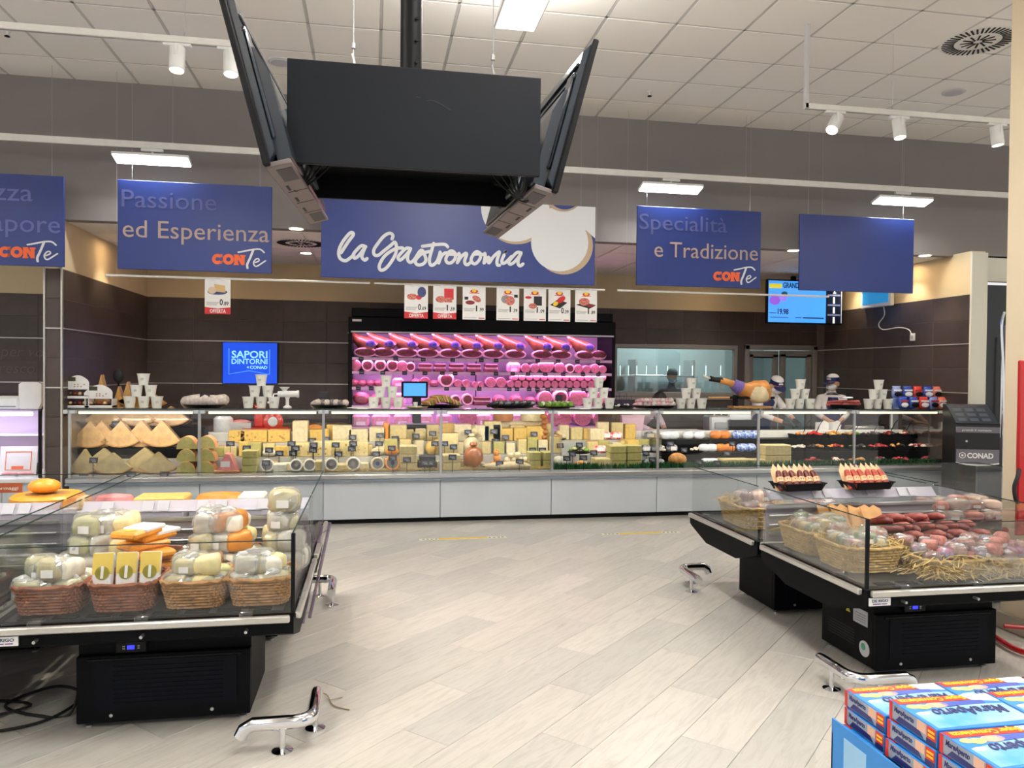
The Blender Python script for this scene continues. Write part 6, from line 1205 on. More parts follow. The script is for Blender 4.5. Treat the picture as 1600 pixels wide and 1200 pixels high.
for bi, cy in enumerate((3.93, 4.33)):
    for i in range(10):
        x, y = 2.62+.065*(i % 4)+rnd.uniform(-.01,.01), cy-.13+.085*(i//3)+rnd.uniform(-.01,.01)
        lump((x, y, BZ+.115+.03*(i % 2)), (.05,.035,.035), P_snk[(i+bi) % 3], 'small clear snack bag with coloured print in the %s straw basket, %s' % (['nearer','farther'][bi], ORD[i]), 'snack bags in straw baskets', 'snack bag', 'snack_packet', 300+bi*20+i, film=True, box=True, rz=rnd.uniform(-1,1))
F_sal = food_mat('dark_sausage', (104,40,36), .35, .3, 30); F_sal2 = food_mat('rosy_sausage', (150,76,70), .35, .3, 30)
def sausage(loc, ln, r, m, label, group, rz, tilt=0, paper=None):
    t = thing('cured_sausage', label, 'sausage', loc, rz, group); X = Matrix.Rotation(tilt,4,'X')
    MB().tube([(0,-ln,0),(0,-ln*.9,.0),(0,-ln*.5,.006),(0,0,.008),(0,ln*.5,.006),(0,ln*.9,0),(0,ln,0)], [r*.25,r*.7,r,r*1.05,r,r*.7,r*.25], 10).xf(X).build('meat', m, t)
    MB().tube([(0,ln,0),(0,ln+.02,.005)], [r*.2,r*.35], 6).xf(X).build('tied_end', F_fat, t)
    if paper: MB().prism([(-r*1.3,-ln*.8),(r*1.3,-ln*.8),(r*1.9,ln*.9),(r*1.1,ln*1.75),(r*.3,ln*1.35),(-r*.7,ln*1.9),(-r*1.8,ln*1.1)], -r*1.15, -r*1.02, 'z').xf(X).build('paper_wrap', paper, t); MB().lathe([(r*1.12,-ln*.25),(r*1.12,ln*.2)], 12, (0,0,.006), 'y').xf(X).build('paper_band', paper, t)
    return t
for i in range(22):
    sausage((3.10+.075*(i % 8)+rnd.uniform(-.01,.01), 4.08+.09*(i//8)+rnd.uniform(-.01,.01), .68+.035*(i//8)+.02*(i % 2)), .1, .024, [F_sal,F_sal2][i % 2], 'dark cured sausage in the middle heap of the front right fridge, %s' % ORD[i], 'heap of dark sausages', rnd.uniform(-.5,.5), R(-14))
hs_ = thing('display_stand', 'low dark stand under the dark sausages', 'stand', (3.37, 4.2, .572)); MB().cbox(-.32, .32, -.16, .2, 0, .075, .006).build('block', M_dark, hs_); MB().box(-.33, .33, -.17, .21, .07, .076).build('plate', M_dark, hs_)
M_bag = mat('brown_paper', (206,160,106), .75, var=.12, scale=14, bump=.2)
for i in range(4):
    t = thing('bread_bag', 'open brown paper bag of bread sticks in the front right fridge, %s' % nth(i, 4), 'paper bag', (2.90+.085*i, 4.42-.03*i, .576), rnd.uniform(-.3,.3), 'brown paper bags'); X = Matrix.Rotation(R(-30),4,'X')
    MB().prism([(-.06,0),(.06,0),(.075,.24),(.03,.27),(-.02,.245),(-.075,.265)], -.035, -.03, 'y').prism([(-.06,0),(.06,0),(.07,.22),(-.07,.23)], .03, .035, 'y').prism([(-.06,0),(-.055,0),(-.07,.23),(-.075,.23)], -.035, .035, 'y').xf(X).build('bag', M_bag, t)
    for j in range(3): MB().tube([(-.03+.03*j,0,.02),(-.035+.035*j,0,.26)], .014, 8).xf(X).build('bread_stick', F_bread, t)
    MB().box(-.045, .045, -.039, -.035, .03, .09).xf(X).build('label_print', [M_pg, M_stk_y][i % 2], t)
for i in range(30):
    lump((2.97+.07*(i % 10)+rnd.uniform(-.01,.01), 3.62+.12*(i//10)+rnd.uniform(-.02,.02), .655+.02*(i % 3)), (.045,.04,.03), [F_sal2,mat('label_blue_pack', (150,160,196), .25, coat=.4, col2=(170,70,66), scale=45),food_mat('sliced_salami', (190,120,110), .35, .3, 60)][i % 3], 'vacuum packed sliced salami bedded in straw at the front right, %s' % ORD[i], 'vacuum packed salami', 'salami', 'salami_pack', 400+i, film=(i % 2 == 0), rz=rnd.uniform(-1,1))
fill(2.72, 5.15, .3, .42, [F_sal2,F_fat], 'pink wrapped salami in the basket of the rear right fridge', 10, 17, .05, 2, grp='rear right salami', cat='salami', name='wrapped_salami', z0=.08)
fill(3.3, 5.15, .6, .5, [food_mat('pink_pack', (206,140,128), .3, .15), F_sal2], 'pink packed meat in the rear right fridge', 12, 18, .07, 2, grp='pink packed meats', cat='cold meat', name='meat_packet', flat=.5)
fill(4.4, 5.15, 1.0, .6, [food_mat('pink_pack', (206,140,128), .3, .15), F_fat], 'pale pink packed meat in the far right fridge', 14, 19, .075, 2, grp='far right packed meats', cat='cold meat', name='meat_packet', flat=.5)
# two black trays of paper wrapped salami on top of the price rail
M_wpap = mat('peach_paper', (232,190,146), .7, var=.1, scale=12)
for ti, (x, n_, m) in enumerate(((2.71,6,F_sal),(3.20,6,food_mat('spicy_red', (178,70,50), .35, .3, 30)))):
    t = thing('serving_tray', 'black rectangular tray of paper wrapped %s salami on the right price rail' % ('dark' if ti == 0 else 'red'), 'tray', (x, 4.545, .918), R(6), 'trays on the right price rail')
    MB().prism([(-.165,.045),(-.13,0),(.13,0),(.165,.045),(.158,.045),(.125,.008),(-.125,.008),(-.158,.045)], -.07, .07, 'y').box(-.13, .13, -.074, -.07, 0, .045).box(-.13, .13, .07, .074, 0, .045).build('dish', M_black, t); MB().tube([(-.165,-.075,.045),(.165,-.075,.045),(.165,.075,.045),(-.165,.075,.045)], .004, 6, True).build('rim', M_black, t)
    for i in range(n_): sausage((x-.125+.05*i, 4.545, .975), .075, .022, m, '%s salami in peach paper on the %s tray, %s' % ('dark' if ti == 0 else 'red', 'left' if ti == 0 else 'right', nth(i, n_)), 'salami on the %s tray' % ('left' if ti == 0 else 'right'), R(-12+8*(i % 3)), R(52), M_wpap)
# ---- polished floor bumpers
def bumper(label, cx, cy, sx, sy, lx, ly):
    t = thing('floor_bumper', label, 'bumper', (cx, cy, 0), 0, 'polished floor bumpers'); z, r_ = .125, .030
    P = [(sx*(lx+.05),0,.075),(sx*(lx+.035),0,.105)]+[(sx*lx,0,z)]+[(sx*(.08),0,z)]+[(sx*.08*(1-math.sin(a)),sy*.08*(1-math.cos(a)),z) for a in (R(25),R(45),R(65))]+[(0,sy*.08,z),(0,sy*ly,z),(0,sy*(ly+.03),z-.005)]
    MB().tube(P, r_, 16).build('tube', M_chrome, t)
    for x, y in ((sx*lx*.5,0),(0,sy*ly*.7)): MB().lathe([(.013,.004),(.013,z)], 12, (x,y,0)).build('post', M_chrome, t); MB().lathe([(.046,0),(.046,.004),(.02,.012),(.014,.014)], 20, (x,y,0)).build('foot_plate', M_chrome, t)
bumper('polished steel floor bumper at the front left corner', -.25, 3.44, -1, 1, .25, .28); bumper('polished steel floor bumper at the rear left corner', -.27, 5.78, -1, -1, .2, .34)
bumper('polished steel floor bumper at the front right corner, behind the tuna boxes', 2.40, 3.47, 1, 1, .28, .28); bumper('polished steel floor bumper at the rear right corner', 2.40, 5.72, 1, -1, .2, .34)
# clear ladder-like strip leaning on the left fridge
t = thing('plastic_rack', 'clear violet tinted ladder-like plastic rack leaning on the left fridge', 'rack', (-.375, 5.0, 0)); M_viol = glass('violet_acrylic', (.80,.74,.82), .14, .1, .45, (150,134,154))
A0, A1 = (-.05,0,.055), (.065,0,.67)
for dy in (0, .1): MB().tube([(A0[0]+dy*.35,dy,A0[2]),(A1[0]+dy*.45,dy,A1[2])], .011, 6).build('upright', M_viol, t)
for k in range(5): f_ = .08+.21*k; x = A0[0]+(A1[0]-A0[0])*f_; z = A0[2]+(A1[2]-A0[2])*f_; MB().tube([(x,0,z),(x+.04,.1,z)], .006, 6).build('rung', M_acry, t)
# cables under the left fridge
t = MB().tube(spline([(-1.36,4.0,.3),(-1.40,3.95,.02),(-1.55,3.95,.012),(-1.75,4.1,.012),(-1.6,4.3,.012),(-1.42,4.15,.012),(-1.5,3.88,.012),(-1.78,3.8,.012),(-2.0,3.95,.012),(-1.85,4.15,.012),(-1.62,4.05,.02),(-1.9,3.9,.02),(-2.2,4.0,.012)], 8), .007, 6).build('black_cable', M_rub); tag(t, 'black cable coiled on the floor under the left fridge', 'cable')
o = MB().tube(spline([(-.30,4.05,.004),(-.22,3.98,.012),(-.18,3.86,.006),(-.10,3.80,.004)], 5), .003, 5).tube([(-.2,3.92,.008),(-.14,3.95,.004)], .002, 5).build('dry_twig', mat('dry_straw', (150,130,96), .7)); tag(o, 'thin dry straw twig lying on the floor beside the left fridge', 'twig')
# yellow floor tapes
for i, (x0, x1) in enumerate(((.463,1.332),(2.326,3.167))):
    t = thing('floor_tape', 'yellow distance tape stuck on the floor, %s' % ('left one' if i == 0 else 'right one'), 'floor tape', (x0, 7.57, .0005), 0, 'yellow floor tapes'); L_ = x1-x0
    MB().box(0, L_, -.034, .034, 0, .0015).build('white_border', mat('tape_white', (226,222,200), .5), t); MB().box(.19, L_-.19, -.028, .028, .0015, .0022).build('yellow_band', mat('tape_yellow', (232,190,16), .5), t)
    for k, x in enumerate((.03,.07,.11,.155, L_-.18,L_-.135,L_-.09,L_-.05)): MB().box(x, x+.025, -.012, .012, .0015, .0022).build('print', M_ink, t)
# ================================================================ tuna boxes at the lower right
M_tb = mat('carton_blue', (40,128,206), .4, var=.05, scale=6); M_tl = mat('carton_sky', (176,214,236), .4, col2=(70,160,222), scale=5); M_tr = mat('carton_red', (206,44,36), .4); M_ty = mat('carton_yellow', (246,196,28), .4); M_tn = mat('carton_navy', (34,38,104), .4); M_ts = mat('carton_silver', (150,158,172), .4, var=.08, scale=20); M_tp = mat('carton_tuna', (222,176,150), .45, var=.1, scale=25); M_tg = mat('carton_leaf', (186,206,130), .5, var=.2, scale=40)
def tuna():
    t = thing('tuna_box', 'x', 'box', (0,0,0), 0, 'stacked tuna boxes'); W, D, H = .288, .176, .047
    MB().cbox(0, W, 0, D, 0, H, .0015).build('carton', M_tb, t); z = H+.0003
    MB().prism([(.01,.006),(W-.005,.02),(W-.005,D-.062),(W-.12,D-.058),(.01,D-.085)], H, z+.0004).build('sky_print', M_tl, t)
    MB().prism([(.003,D-.034),(W*.74,D-.034),(W*.70,D-.003),(.003,D-.003)], H, z+.0008).build('red_banner', M_tr, t); MB().prism([(W*.74,D-.034),(W-.003,D-.05),(W-.003,D-.003),(W*.70,D-.003)], H, z+.0006).build('white_corner', M_paper, t)
    text_fit(t, 'banner_wording', 'Super Convenienza', M_ty, .010+.19, D-.008, .19, .020, ext=.0003, bold=.03, rot=(0,0,math.pi)).location = (.205, D-.009, z+.0012)
    MB().prism([(W*.42,D-.062),(W*.82,D-.058),(W*.84,D-.038),(W*.40,D-.04)], H, z+.0006).build('blue_ribbon', mat('ribbon_blue', (60,84,176), .4), t)
    text_fit(t, 'brand_wording', 'MareAperto', M_tn, 0, 0, .205, .040, ext=.0003, bold=.015, rot=(0,0,math.pi), shear=.2).location = (.262, D-.075, z+.0024)
    q = MB(); q.prism(circ(.055,D-.055,.022,12,ry=.014), H, z+.0007).prism(circ(.03,D-.05,.018,12,ry=.012), H, z+.0005); q.build('salad_print', M_tg, t); MB().prism(circ(.10,D-.05,.032,14,ry=.015), H, z+.0006).build('tuna_print', M_tp, t); MB().prism(circ(.030,D-.09,.018,16,ry=.008), H, z+.0009).build('plate_print', M_paper, t)
    # left flank
    MB().box(-.0006, 0, .003, D-.012, .004, H-.003).build('side_silver', M_ts, t); MB().box(-.0012, -.0006, D-.012, D, .0, H).build('side_red_edge', M_tr, t); MB().prism([(.045,.004),(D-.025,.004),(D-.04,.020),(.06,.018)], -.0012, -.0006, 'x').build('side_navy', M_tn, t); MB().box(-.0012, -.0006, .038, .07, .018, H-.004).build('side_tuna', M_tp, t); MB().box(-.0014, -.0006, .003, .034, .014, H-.003).build('side_red', M_tr, t); MB().box(-.0018, -.0014, .007, .030, .020, .026).box(-.0018, -.0014, .007, .030, .030, .036).build('side_yellow_print', M_ty, t); MB().box(-.0014, -.0006, .003, .036, .0, .013).build('side_navy_end', M_tn, t)
    text_fit(t, 'side_brand', 'MareAperto', M_tn, 0, 0, .075, .014, ext=.0002, bold=.02, rot=(R(90),0,R(-90)), shear=.2).location = (-.0016, D-.02, .026); return t
tb = tuna(); first = True
LAY = []
for col, x in enumerate((1.352, 1.648, 1.944)):
    for row, (y, top) in enumerate(((1.822,.752),(1.632,.802),(1.446,.802),(1.258,.802))):
        for lv in range(3 if row else 4): LAY.append((x, y, top-.047-.0505*lv, col, row, lv))
for x, y, z, col, row, lv in LAY:
    l_ = 'blue tuna box, %s of the %s stack in the %s column' % (['topmost','second from top','third from top','fourth from top'][lv], ['rear','second','third','nearest'][row], ['left','middle','right'][col])
    loc = (x+(.0 if lv == 0 else -.006+.004*(lv % 2)), y, z)
    if first: tb.location = loc; tb['label'] = l_; first = False
    else: dup(tb, loc, random.uniform(-.012,.012), l_)
t = thing('cardboard_tray', 'blue cardboard display tray holding the tuna boxes', 'display tray', (1.325, 1.22, 0)); W, D = .98, .80; M_cb = mat('tray_blue', (50,132,206), .5, var=.04, scale=8)
MB().box(0, .006, 0, D, 0, .66).build('left_side', M_cb, t); MB().box(0, W, D-.006, D, 0, .62).build('rear_side', M_cb, t); MB().box(0, W, 0, .006, 0, .62).build('near_side', M_cb, t); MB().box(W-.006, W, 0, D, 0, .62).build('right_side', M_cb, t)
MB().box(.01, W-.01, .01, D-.01, .02, .50).build('inner_stack', mat('kraft_board', (180,140,96), .8, var=.08), t); MB().box(-.001, 0, D-.16, D-.06, .53, .63).build('recycling_print', mat('print_sky', (150,196,230), .5), t)
for x, y, z in ((.03,.05,.5),): MB().box(.02, W-.02, .02, D-.02, .5, .597).build('filler_board', mat('kraft_board', (180,140,96), .8), t)
# ================================================================ ticket kiosk, flag, red stand
kx0, kx1 = 6.555, 6.99; ki = thing('ticket_kiosk', 'black queue ticket kiosk with sloping screen and grey plates', 'kiosk', (kx0, 7.72, 0), R(-22)); W = kx1-kx0+.03
MB().prism([(0,0),(.42,0),(.42,1.33),(.35,1.33),(0,1.115)], 0, W, 'x').build('body', mat('kiosk_black', (16,17,19), .35), ki)
Mx = Matrix.Translation((0,0,1.118)) @ Matrix.Rotation(math.atan2(.212,.35),4,'X'); sl = math.hypot(.35,.212)
MB().box(.01, W-.01, 0.005, sl-.005, 0, .006).xf(Mx).build('touch_screen', mat('kiosk_screen', (52,58,66), .15, spec=.7), ki)
for j in range(3):
    for i in range(3): MB().box(.05+.125*i, .14+.125*i, .05+.1*j, .11+.1*j, .006, .007).xf(Mx).build('screen_button', mat('kiosk_button', (78,84,94), .3), ki)
text_fit(ki, 'screen_brand', 'CONAD', mat('dim_red', (110,50,50), .5), .12, 0, .18, .02, ext=.0003, rot=(math.atan2(.212,.35),0,0)).location = (.13, .30, 1.118+.3*.606+.008)
MB().cbox(.005, W-.005, -.012, 0, 1.018, 1.085, .004).build('wording_plate', mat('plate_grey', (112,108,116), .45), ki); text_fit(ki, 'wording', 'prendi il numero', M_wht, .07, 1.038, .3, .024, -.013, ext=.0005)
MB().lathe([(.012,-.006),(.012,0)], 12, (.12,0,.92), 'y').build('lock', M_alu, ki)
MB().prism([(.01,.83),(W-.01,.83),(W-.01,.68),(W*.75,.662),(W*.5,.656),(W*.25,.662),(.01,.68)], -.014, 0, 'y').build('brand_plate', mat('plate_grey', (112,108,116), .45), ki); MB().prism([(.01,.683),(W*.25,.665),(W*.5,.659),(W*.75,.665),(W-.01,.683),(W-.01,.67),(W*.75,.650),(W*.5,.643),(W*.25,.650),(.01,.67)], -.016, 0, 'y').build('plate_edge', M_wht, ki)
text_fit(ki, 'brand_name', 'CONAD', M_wht, .125, .732, .27, .055, -.015, ext=.0006, bold=.03)
fm = MB(); stroke(fm, [(.075+.034*math.cos(R(60*i+30)), .76+.034*math.sin(R(60*i+30))) for i in range(7)], .007, y=-.014, smooth=False); fm.prism(circ(.075,.76,.012,12), -.0155, -.014, 'y'); fm.build('flower_mark', M_wht, ki)
fl = thing('banner_flag', 'grey violet feather flag with white cloud outline behind the column', 'flag', (6.17, 6.62, 0)); MB().lathe([(.14,0),(.14,.02),(.02,.03)], 20).build('foot', M_dark, fl); MB().tube(spline([(0,0,.02),(.0,0,1.0),(-.02,0,1.7),(-.05,0,2.15),(-.02,0,2.3)], 5), .012, 8).build('pole', M_chrome, fl)
MB().prism([(.0,1.2),(.5,1.25),(.5,2.1),(.1,2.3),(-.02,2.15),(.0,1.7)], -.003, .003, 'y').build('cloth', mat('flag_violet', (104,98,120), .7), fl)
cm = MB(); stroke(cm, [(.1,1.70),(.05,1.66),(.06,1.6),(.11,1.58),(.05,1.52),(.05,1.45),(.11,1.42),(.2,1.46)], .015, y=-.003); cm.build('cloud_outline', M_wht, fl)
M_rd = mat('red_enamel', (170,22,24), .3, coat=.4)
rs = thing('red_stand', 'red tubular stand with red panel beside the column at the right edge', 'stand', (3.80, 3.80, 0))
MB().tube(spline([(.07,.46,.5),(.07,.46,.3),(.06,.45,.12),(.05,.41,.05),(.03,.32,.03),(.0,.12,.03),(.1,.04,.03),(.24,.02,.03)], 6), .018, 10).build('sled_leg', M_rd, rs); MB().tube([(.05,.3,.12),(.25,.2,.12)], .014, 10).build('cross_tube', M_rd, rs); MB().tube([(.24,.02,.03),(.27,.2,.03),(.27,.23,1.5)], .018, 10).build('rear_leg', M_rd, rs)
MB().cbox(.035, .29, .2, .225, .70, 1.76, .006).build('panel', M_rd, rs); MB().tube([(.07,.46,.5),(.05,.3,.72)], .018, 10).build('strut', M_rd, rs); MB().tube(spline([(.04,.2,.9),(-.01,.17,.93),(-.02,.17,1.0),(-.0,.17,1.06),(.04,.2,1.1)], 5), .012, 8).build('hook', M_rub, rs)
# ================================================================ department left of the pillar
lc = thing('side_counter', 'glass counter of the neighbouring department left of the tiled pillar', 'counter', (-6.3, 8.40, 0)); W = 3.04
MB().cbox(0, W, .03, .8, .05, .50, .006).build('base_panel', M_base, lc); MB().box(0, W, .08, .7, 0, .05).build('plinth', M_black, lc); MB().cbox(0, W, -.02, .05, .50, .55, .01).build('bumper_rail', M_wht, lc); MB().box(0, W, .05, .7, .5, .56).build('deck', M_wht, lc)
MB().box(0, W, .01, .016, .56, 1.2).build('front_pane', M_glass, lc); MB().box(0, W, -.01, .45, 1.225, 1.235).build('top_glass', M_glass, lc); MB().cbox(W-.03, W, 0, .03, .55, 1.24, .004).build('post', M_dark, lc); MB().box(0, W, .3, .6, .95, .96).build('inner_shelf', M_wht, lc)
MB().lathe([(.02,.05),(.02,W-.1)], 10, (0,.05,1.19), 'x').build('lamp_tube', mat('cool_tube', (225,225,255), .4, emit=2.6), lc); area_light('side_counter_light', (-4.8, 8.5, 1.17), 2.8, .04, 26, (.80,.74,1), (R(15),0,0))
MB().box(0, W, .69, .72, .5, 1.2).build('rear_panel', mat('lilac_panel', (196,176,200), .5), lc)
t = thing('framed_notice', 'white notice with orange border inside the side counter', 'notice', (at(27,735,'Y',8.5).x, 8.5, .57)); MB().box(-.17, .17, 0, .01, 0, .29).xf(Matrix.Rotation(R(-10),4,'X')).build('sheet', M_paper, t); MB().box(-.12, .12, -.002, 0, .05, .055).box(-.12, .12, -.002, 0, .23, .238).box(-.12, -.113, -.002, 0, .05, .235).box(.113, .12, -.002, 0, .05, .235).xf(Matrix.Rotation(R(-10),4,'X')).build('orange_border', M_orange, t); MB().box(-.06, .05, -.002, 0, .06, .09).xf(Matrix.Rotation(R(-10),4,'X')).build('orange_print', M_orange, t)
for i, px in enumerate((50, 59)): t = thing('glass_jar', 'small dark jar with violet lid in the side counter, %s' % ('left' if i == 0 else 'right'), 'jar', (at(px,715,'Y',8.65).x, 8.65, .56), 0, 'dark jars'); MB().lathe([(.03,0),(.034,.01),(.034,.08),(.028,.09)], 14).build('jar', mat('dark_jar', (50,24,30), .2), t); MB().lathe([(.03,.09),(.03,.115),(0,.115)], 14).build('lid', mat('violet_lid', (70,60,130), .4), t)
for i, px in enumerate((15, 40)): t = thing('meat_tray', 'pink meat tray at the front of the side counter, %s' % ('left' if i == 0 else 'right'), 'tray', (at(px,735,'Y',8.47).x, 8.475, .56), 0, 'pink meat trays'); MB().cbox(-.09, .09, -.015, .015, 0, .02, .004).build('dish', M_wht, t); MB().ell((0,0,.025), (.08,.012,.02), 12, 6).build('meat', F_pink, t)
t = thing('counter_scale', 'white counter scale with rounded display head on the side counter', 'scale', (at(50,640,'Y',8.6).x, 8.6, 1.236)); MB().prism([(-.09,0),(.08,0),(.11,.06),(.11,.25),(.08,.27),(-.07,.27),(-.10,.25),(-.10,.06)], -.06, .02, 'y').build('head', M_wht, t); MB().cbox(-.08, .2, .02, .2, 0, .07, .01).build('base', M_dark, t)
t = thing('paper_dispenser', 'low white paper dispenser beside the scale on the side counter', 'dispenser', (at(20,640,'Y',8.6).x, 8.6, 1.236)); MB().cbox(-.14, .1, -.08, .08, 0, .13, .03).build('body', M_wht, t); MB().box(-.1, .06, -.082, -.08, .02, .03).build('slot', M_gry, t)
t = thing('shop_card', 'small brown sign card on the far left fridge', 'sign', (at(10,760,'Y',5.3).x, 5.3, .90)); MB().box(-.16, .09, -.004, .004, -.03, .03).build('card', mat('card_brown', (168,84,44), .6), t); text_fit(t, 'wording', 'formaggi', M_paper, -.06, -.01, .13, .02, -.005, ext=.0004); MB().tube([(-.03,.01,-.33),(-.03,.006,-.02)], .004, 6).build('stick', M_alu, t)
# ================================================================ people
SKIN = mat('skin', (206,158,128), .5, var=.05); HAIR = mat('dark_hair', (30,24,22), .6, var=.2, scale=60); M_shirtw = mat('white_shirt', (226,222,220), .8, var=.04, bump=.15, scale=14); M_apron = mat('navy_apron', (30,40,86), .7, var=.08, bump=.1, scale=10); M_cap = mat('navy_cap', (26,34,92), .6); M_mask = mat('white_mask', (228,228,230), .7); M_masb = mat('blue_mask', (130,160,190), .7); M_glv = mat('black_glove', (24,24,27), .4); M_bshirt = mat('black_shirt', (22,22,24), .8); M_trs = mat('dark_trousers', (34,34,40), .8)
def body_mesh(J, E, rad):
    """one continuous skin from a joint graph"""
    names = list(J); me = bpy.data.meshes.new('sk'); me.from_pydata([J[n] for n in names], [(names.index(a), names.index(b)) for a, b in E], []); ob = bpy.data.objects.new('sk', me); COL.objects.link(ob)
    md = ob.modifiers.new('s', 'SKIN'); md.use_smooth_shade = True; sv = me.skin_vertices[0].data
    for i, n in enumerate(names):
        r_ = rad[n]; sv[i].radius = r_ if isinstance(r_, tuple) else (r_, r_); sv[i].use_root = (n == 'pelvis')
    ob.modifiers.new('d', 'SUBSURF').levels = 2
    dg = bpy.context.evaluated_depsgraph_get(); out = bpy.data.meshes.new_from_object(ob.evaluated_get(dg)); bpy.data.objects.remove(ob); return out
def hand(mb, wrist, d, up, m=0):
    """palm and five bent fingers; d = pointing direction, up = back of the hand"""
    d = Vector(d).normalized(); up = Vector(up); up = (up-d*up.dot(d)).normalized(); s = d.cross(up); w_ = Vector(wrist)
    mb.tube([w_-d*.02, w_+d*.03, w_+d*.085], [.026,.036,.034], 10, m=m)
    for k, (o_, ln) in enumerate(((-.027,.062),(-.009,.074),(.009,.070),(.026,.054))):
        b = w_+d*.085+s*o_; mb.tube([b-d*.02, b+d*ln*.4-up*.004, b+d*ln*.75-up*.02, b+d*ln*.9-up*.042], [.010,.0095,.0088,.007], 7, m=m)
    b = w_+d*.03-s*.03; mb.tube([b, b+d*.03-s*.025-up*.01, b+d*.062-s*.03-up*.022], [.013,.011,.008], 7, m=m)
def person(label, loc, rz, J, shirt, trousers, look=0, tilt=0, hat=None, mask=M_mask, apron=None, gloves=None, group=None):
    t = thing('person', label, 'person', loc, rz, group)
    E = [('pelvis','waist'),('waist','chest'),('chest','neck'),('neck','nape'),('nape','skull')]
    for s in 'lr': E += [('chest','sho_'+s),('sho_'+s,'elb_'+s),('elb_'+s,'wri_'+s),('pelvis','hip_'+s),('hip_'+s,'kne_'+s),('kne_'+s,'ank_'+s),('ank_'+s,'toe_'+s)]
    rad = dict(pelvis=(.15,.115), waist=(.135,.10), chest=(.155,.105), neck=.058, nape=.052, skull=.05)
    for s in 'lr': rad.update({'sho_'+s:.062, 'elb_'+s:.045, 'wri_'+s:.030, 'hip_'+s:.085, 'kne_'+s:.058, 'ank_'+s:.042, 'toe_'+s:.036})
    me = body_mesh(J, E, rad); H = Vector(J['skull'])+Vector((0,-.01,.075))
    Q = Matrix.Translation(H) @ Matrix.Rotation(look,4,'Z') @ Matrix.Rotation(tilt,4,'X')
    hb = MB()     # head: skull, jaw, nose, ears, eyes are shaped in one surface with the body
    def hf(x,y,z):
        jaw = max(0,-z); y2 = y*(1-.16*jaw)-.10*jaw*(1 if y < 0 else 0); x2 = x*(1-.28*jaw**1.3); return (x2,y2,z)
    hb.ell((0,0,0), (.076,.096,.118), 20, 16, fn=hf); hb.ell((0,-.098,-.018), (.014,.022,.026), 8, 6)
    for s in (-1,1): hb.ell((s*.076,.01,-.012), (.012,.022,.032), 8, 6); hb.ell((s*.03,-.088,.012), (.013,.008,.007), 8, 6)
    hb.ell((0,-.098,-.062), (.024,.008,.009), 8, 5); hb.xf(Q)
    if not gloves:
        for s in 'lr':
            w_ = Vector(J['wri_'+s]); hand(hb, w_, w_-Vector(J['elb_'+s]), (0,0,1))
    B = MB(); B.v = [tuple(v.co) for v in me.vertices]; B.f = [tuple(p.vertices) for p in me.polygons]; B.m = []
    segs = [(Vector(J[a]), Vector(J[b]), a, b) for a, b in E]
    for p in me.polygons:
        c = p.center; best = None
        for a, b, na, nb in segs:
            ab = b-a; u_ = max(0,min(1,(c-a).dot(ab)/ab.length_squared)); d_ = (c-(a+ab*u_)).length-.5*((rad[na][0] if isinstance(rad[na],tuple) else rad[na]))
            if best is None or d_ < best[0]: best = (d_,na,nb,u_)
        _, na, nb, u_ = best
        B.m.append(2 if na[:3] in ('hip','kne') or nb[:3] == 'hip' else 3 if na[:3] == 'ank' else 0 if na in ('neck','nape') or (na[:3] == 'elb' and u_ > .55) else 1)
    B.add(hb.v, hb.f, 0); B.build('body', [SKIN, shirt, trousers, M_black], t); bpy.data.meshes.remove(me)
    hr = MB().ell((0,.012,.022), (.082,.1,.112), 18, 12, fn=lambda x,y,z: (x, max(y,-.55-.3*z) if z < .45 else y, max(z,-.35 if y > .1 else .05))); hr.xf(Q); hr.build('hair', HAIR, t)
    if mask:
        mk = MB().ell((0,-.03,-.045), (.074,.088,.055), 16, 10, fn=lambda x,y,z: (x, min(y,.1), z)).tube([(-.07,-.02,-.03),(-.078,.02,.0)], .003, 5).tube([(.07,-.02,-.03),(.078,.02,.0)], .003, 5); mk.xf(Q); mk.build('face_mask', mask, t)
    if hat == 'visor':
        c_ = MB().lathe([(.083,.03),(.090,.06),(.086,.085)], 24, sy=1.16).xf(Q); c_.build('cap_band', M_cap, t)
        MB().ell((0,0,.075), (.084,.098,.062), 18, 10, fn=lambda x,y,z: (x,y,max(z,0))).xf(Q).build('cap_crown', M_shirtw, t)
        MB().prism([(-.075,-.05)]+[(.085*math.cos(R(a)), -.06+.10*math.sin(R(a))) for a in range(190,351,20)]+[(.075,-.05)], .03, .036).xf(Q@Matrix.Translation((0,-.02,.0))@Matrix.Rotation(R(14),4,'X')).build('cap_peak', M_cap, t); MB().cbox(-.03, .03, -.112, -.10, .052, .075, .003).xf(Q).build('cap_badge', M_shirtw, t)
    elif hat: MB().ell((0,.005,.035), (.087,.106,.105), 18, 12, fn=lambda x,y,z: (x,y,max(z,.12))).xf(Q).build('cap', hat, t)
    if apron:
        ch, pv, wa = Vector(J['chest']), Vector(J['pelvis']), Vector(J['waist']); A = []
        rows_ = [(ch+Vector((0,-.01,.10)), .085, -.105), (ch+Vector((0,0,.02)), .10, -.122), (wa.lerp(ch,.45), .12, -.125), (wa, .165, -.118), (pv, .185, -.132), (pv-Vector((0,0,.2)), .19, -.14), (pv-Vector((0,0,.42)), .19, -.13)]; V = []; F = []; n_ = 9
        for c_, hw, dy in rows_:
            for i in range(n_): u_ = i/(n_-1)*2-1; V.append((c_.x+hw*u_, c_.y+dy+.075*u_*u_+.006*math.sin(5*u_+c_.z*9), c_.z))
        for j in range(len(rows_)-1):
            for i in range(n_-1): F.append((j*n_+i,j*n_+i+1,(j+1)*n_+i+1,(j+1)*n_+i))
        N_ = len(V); V2 = V+[(p[0],p[1]+.006,p[2]) for p in V]; F2 = F+[tuple(q+N_ for q in f)[::-1] for f in F]
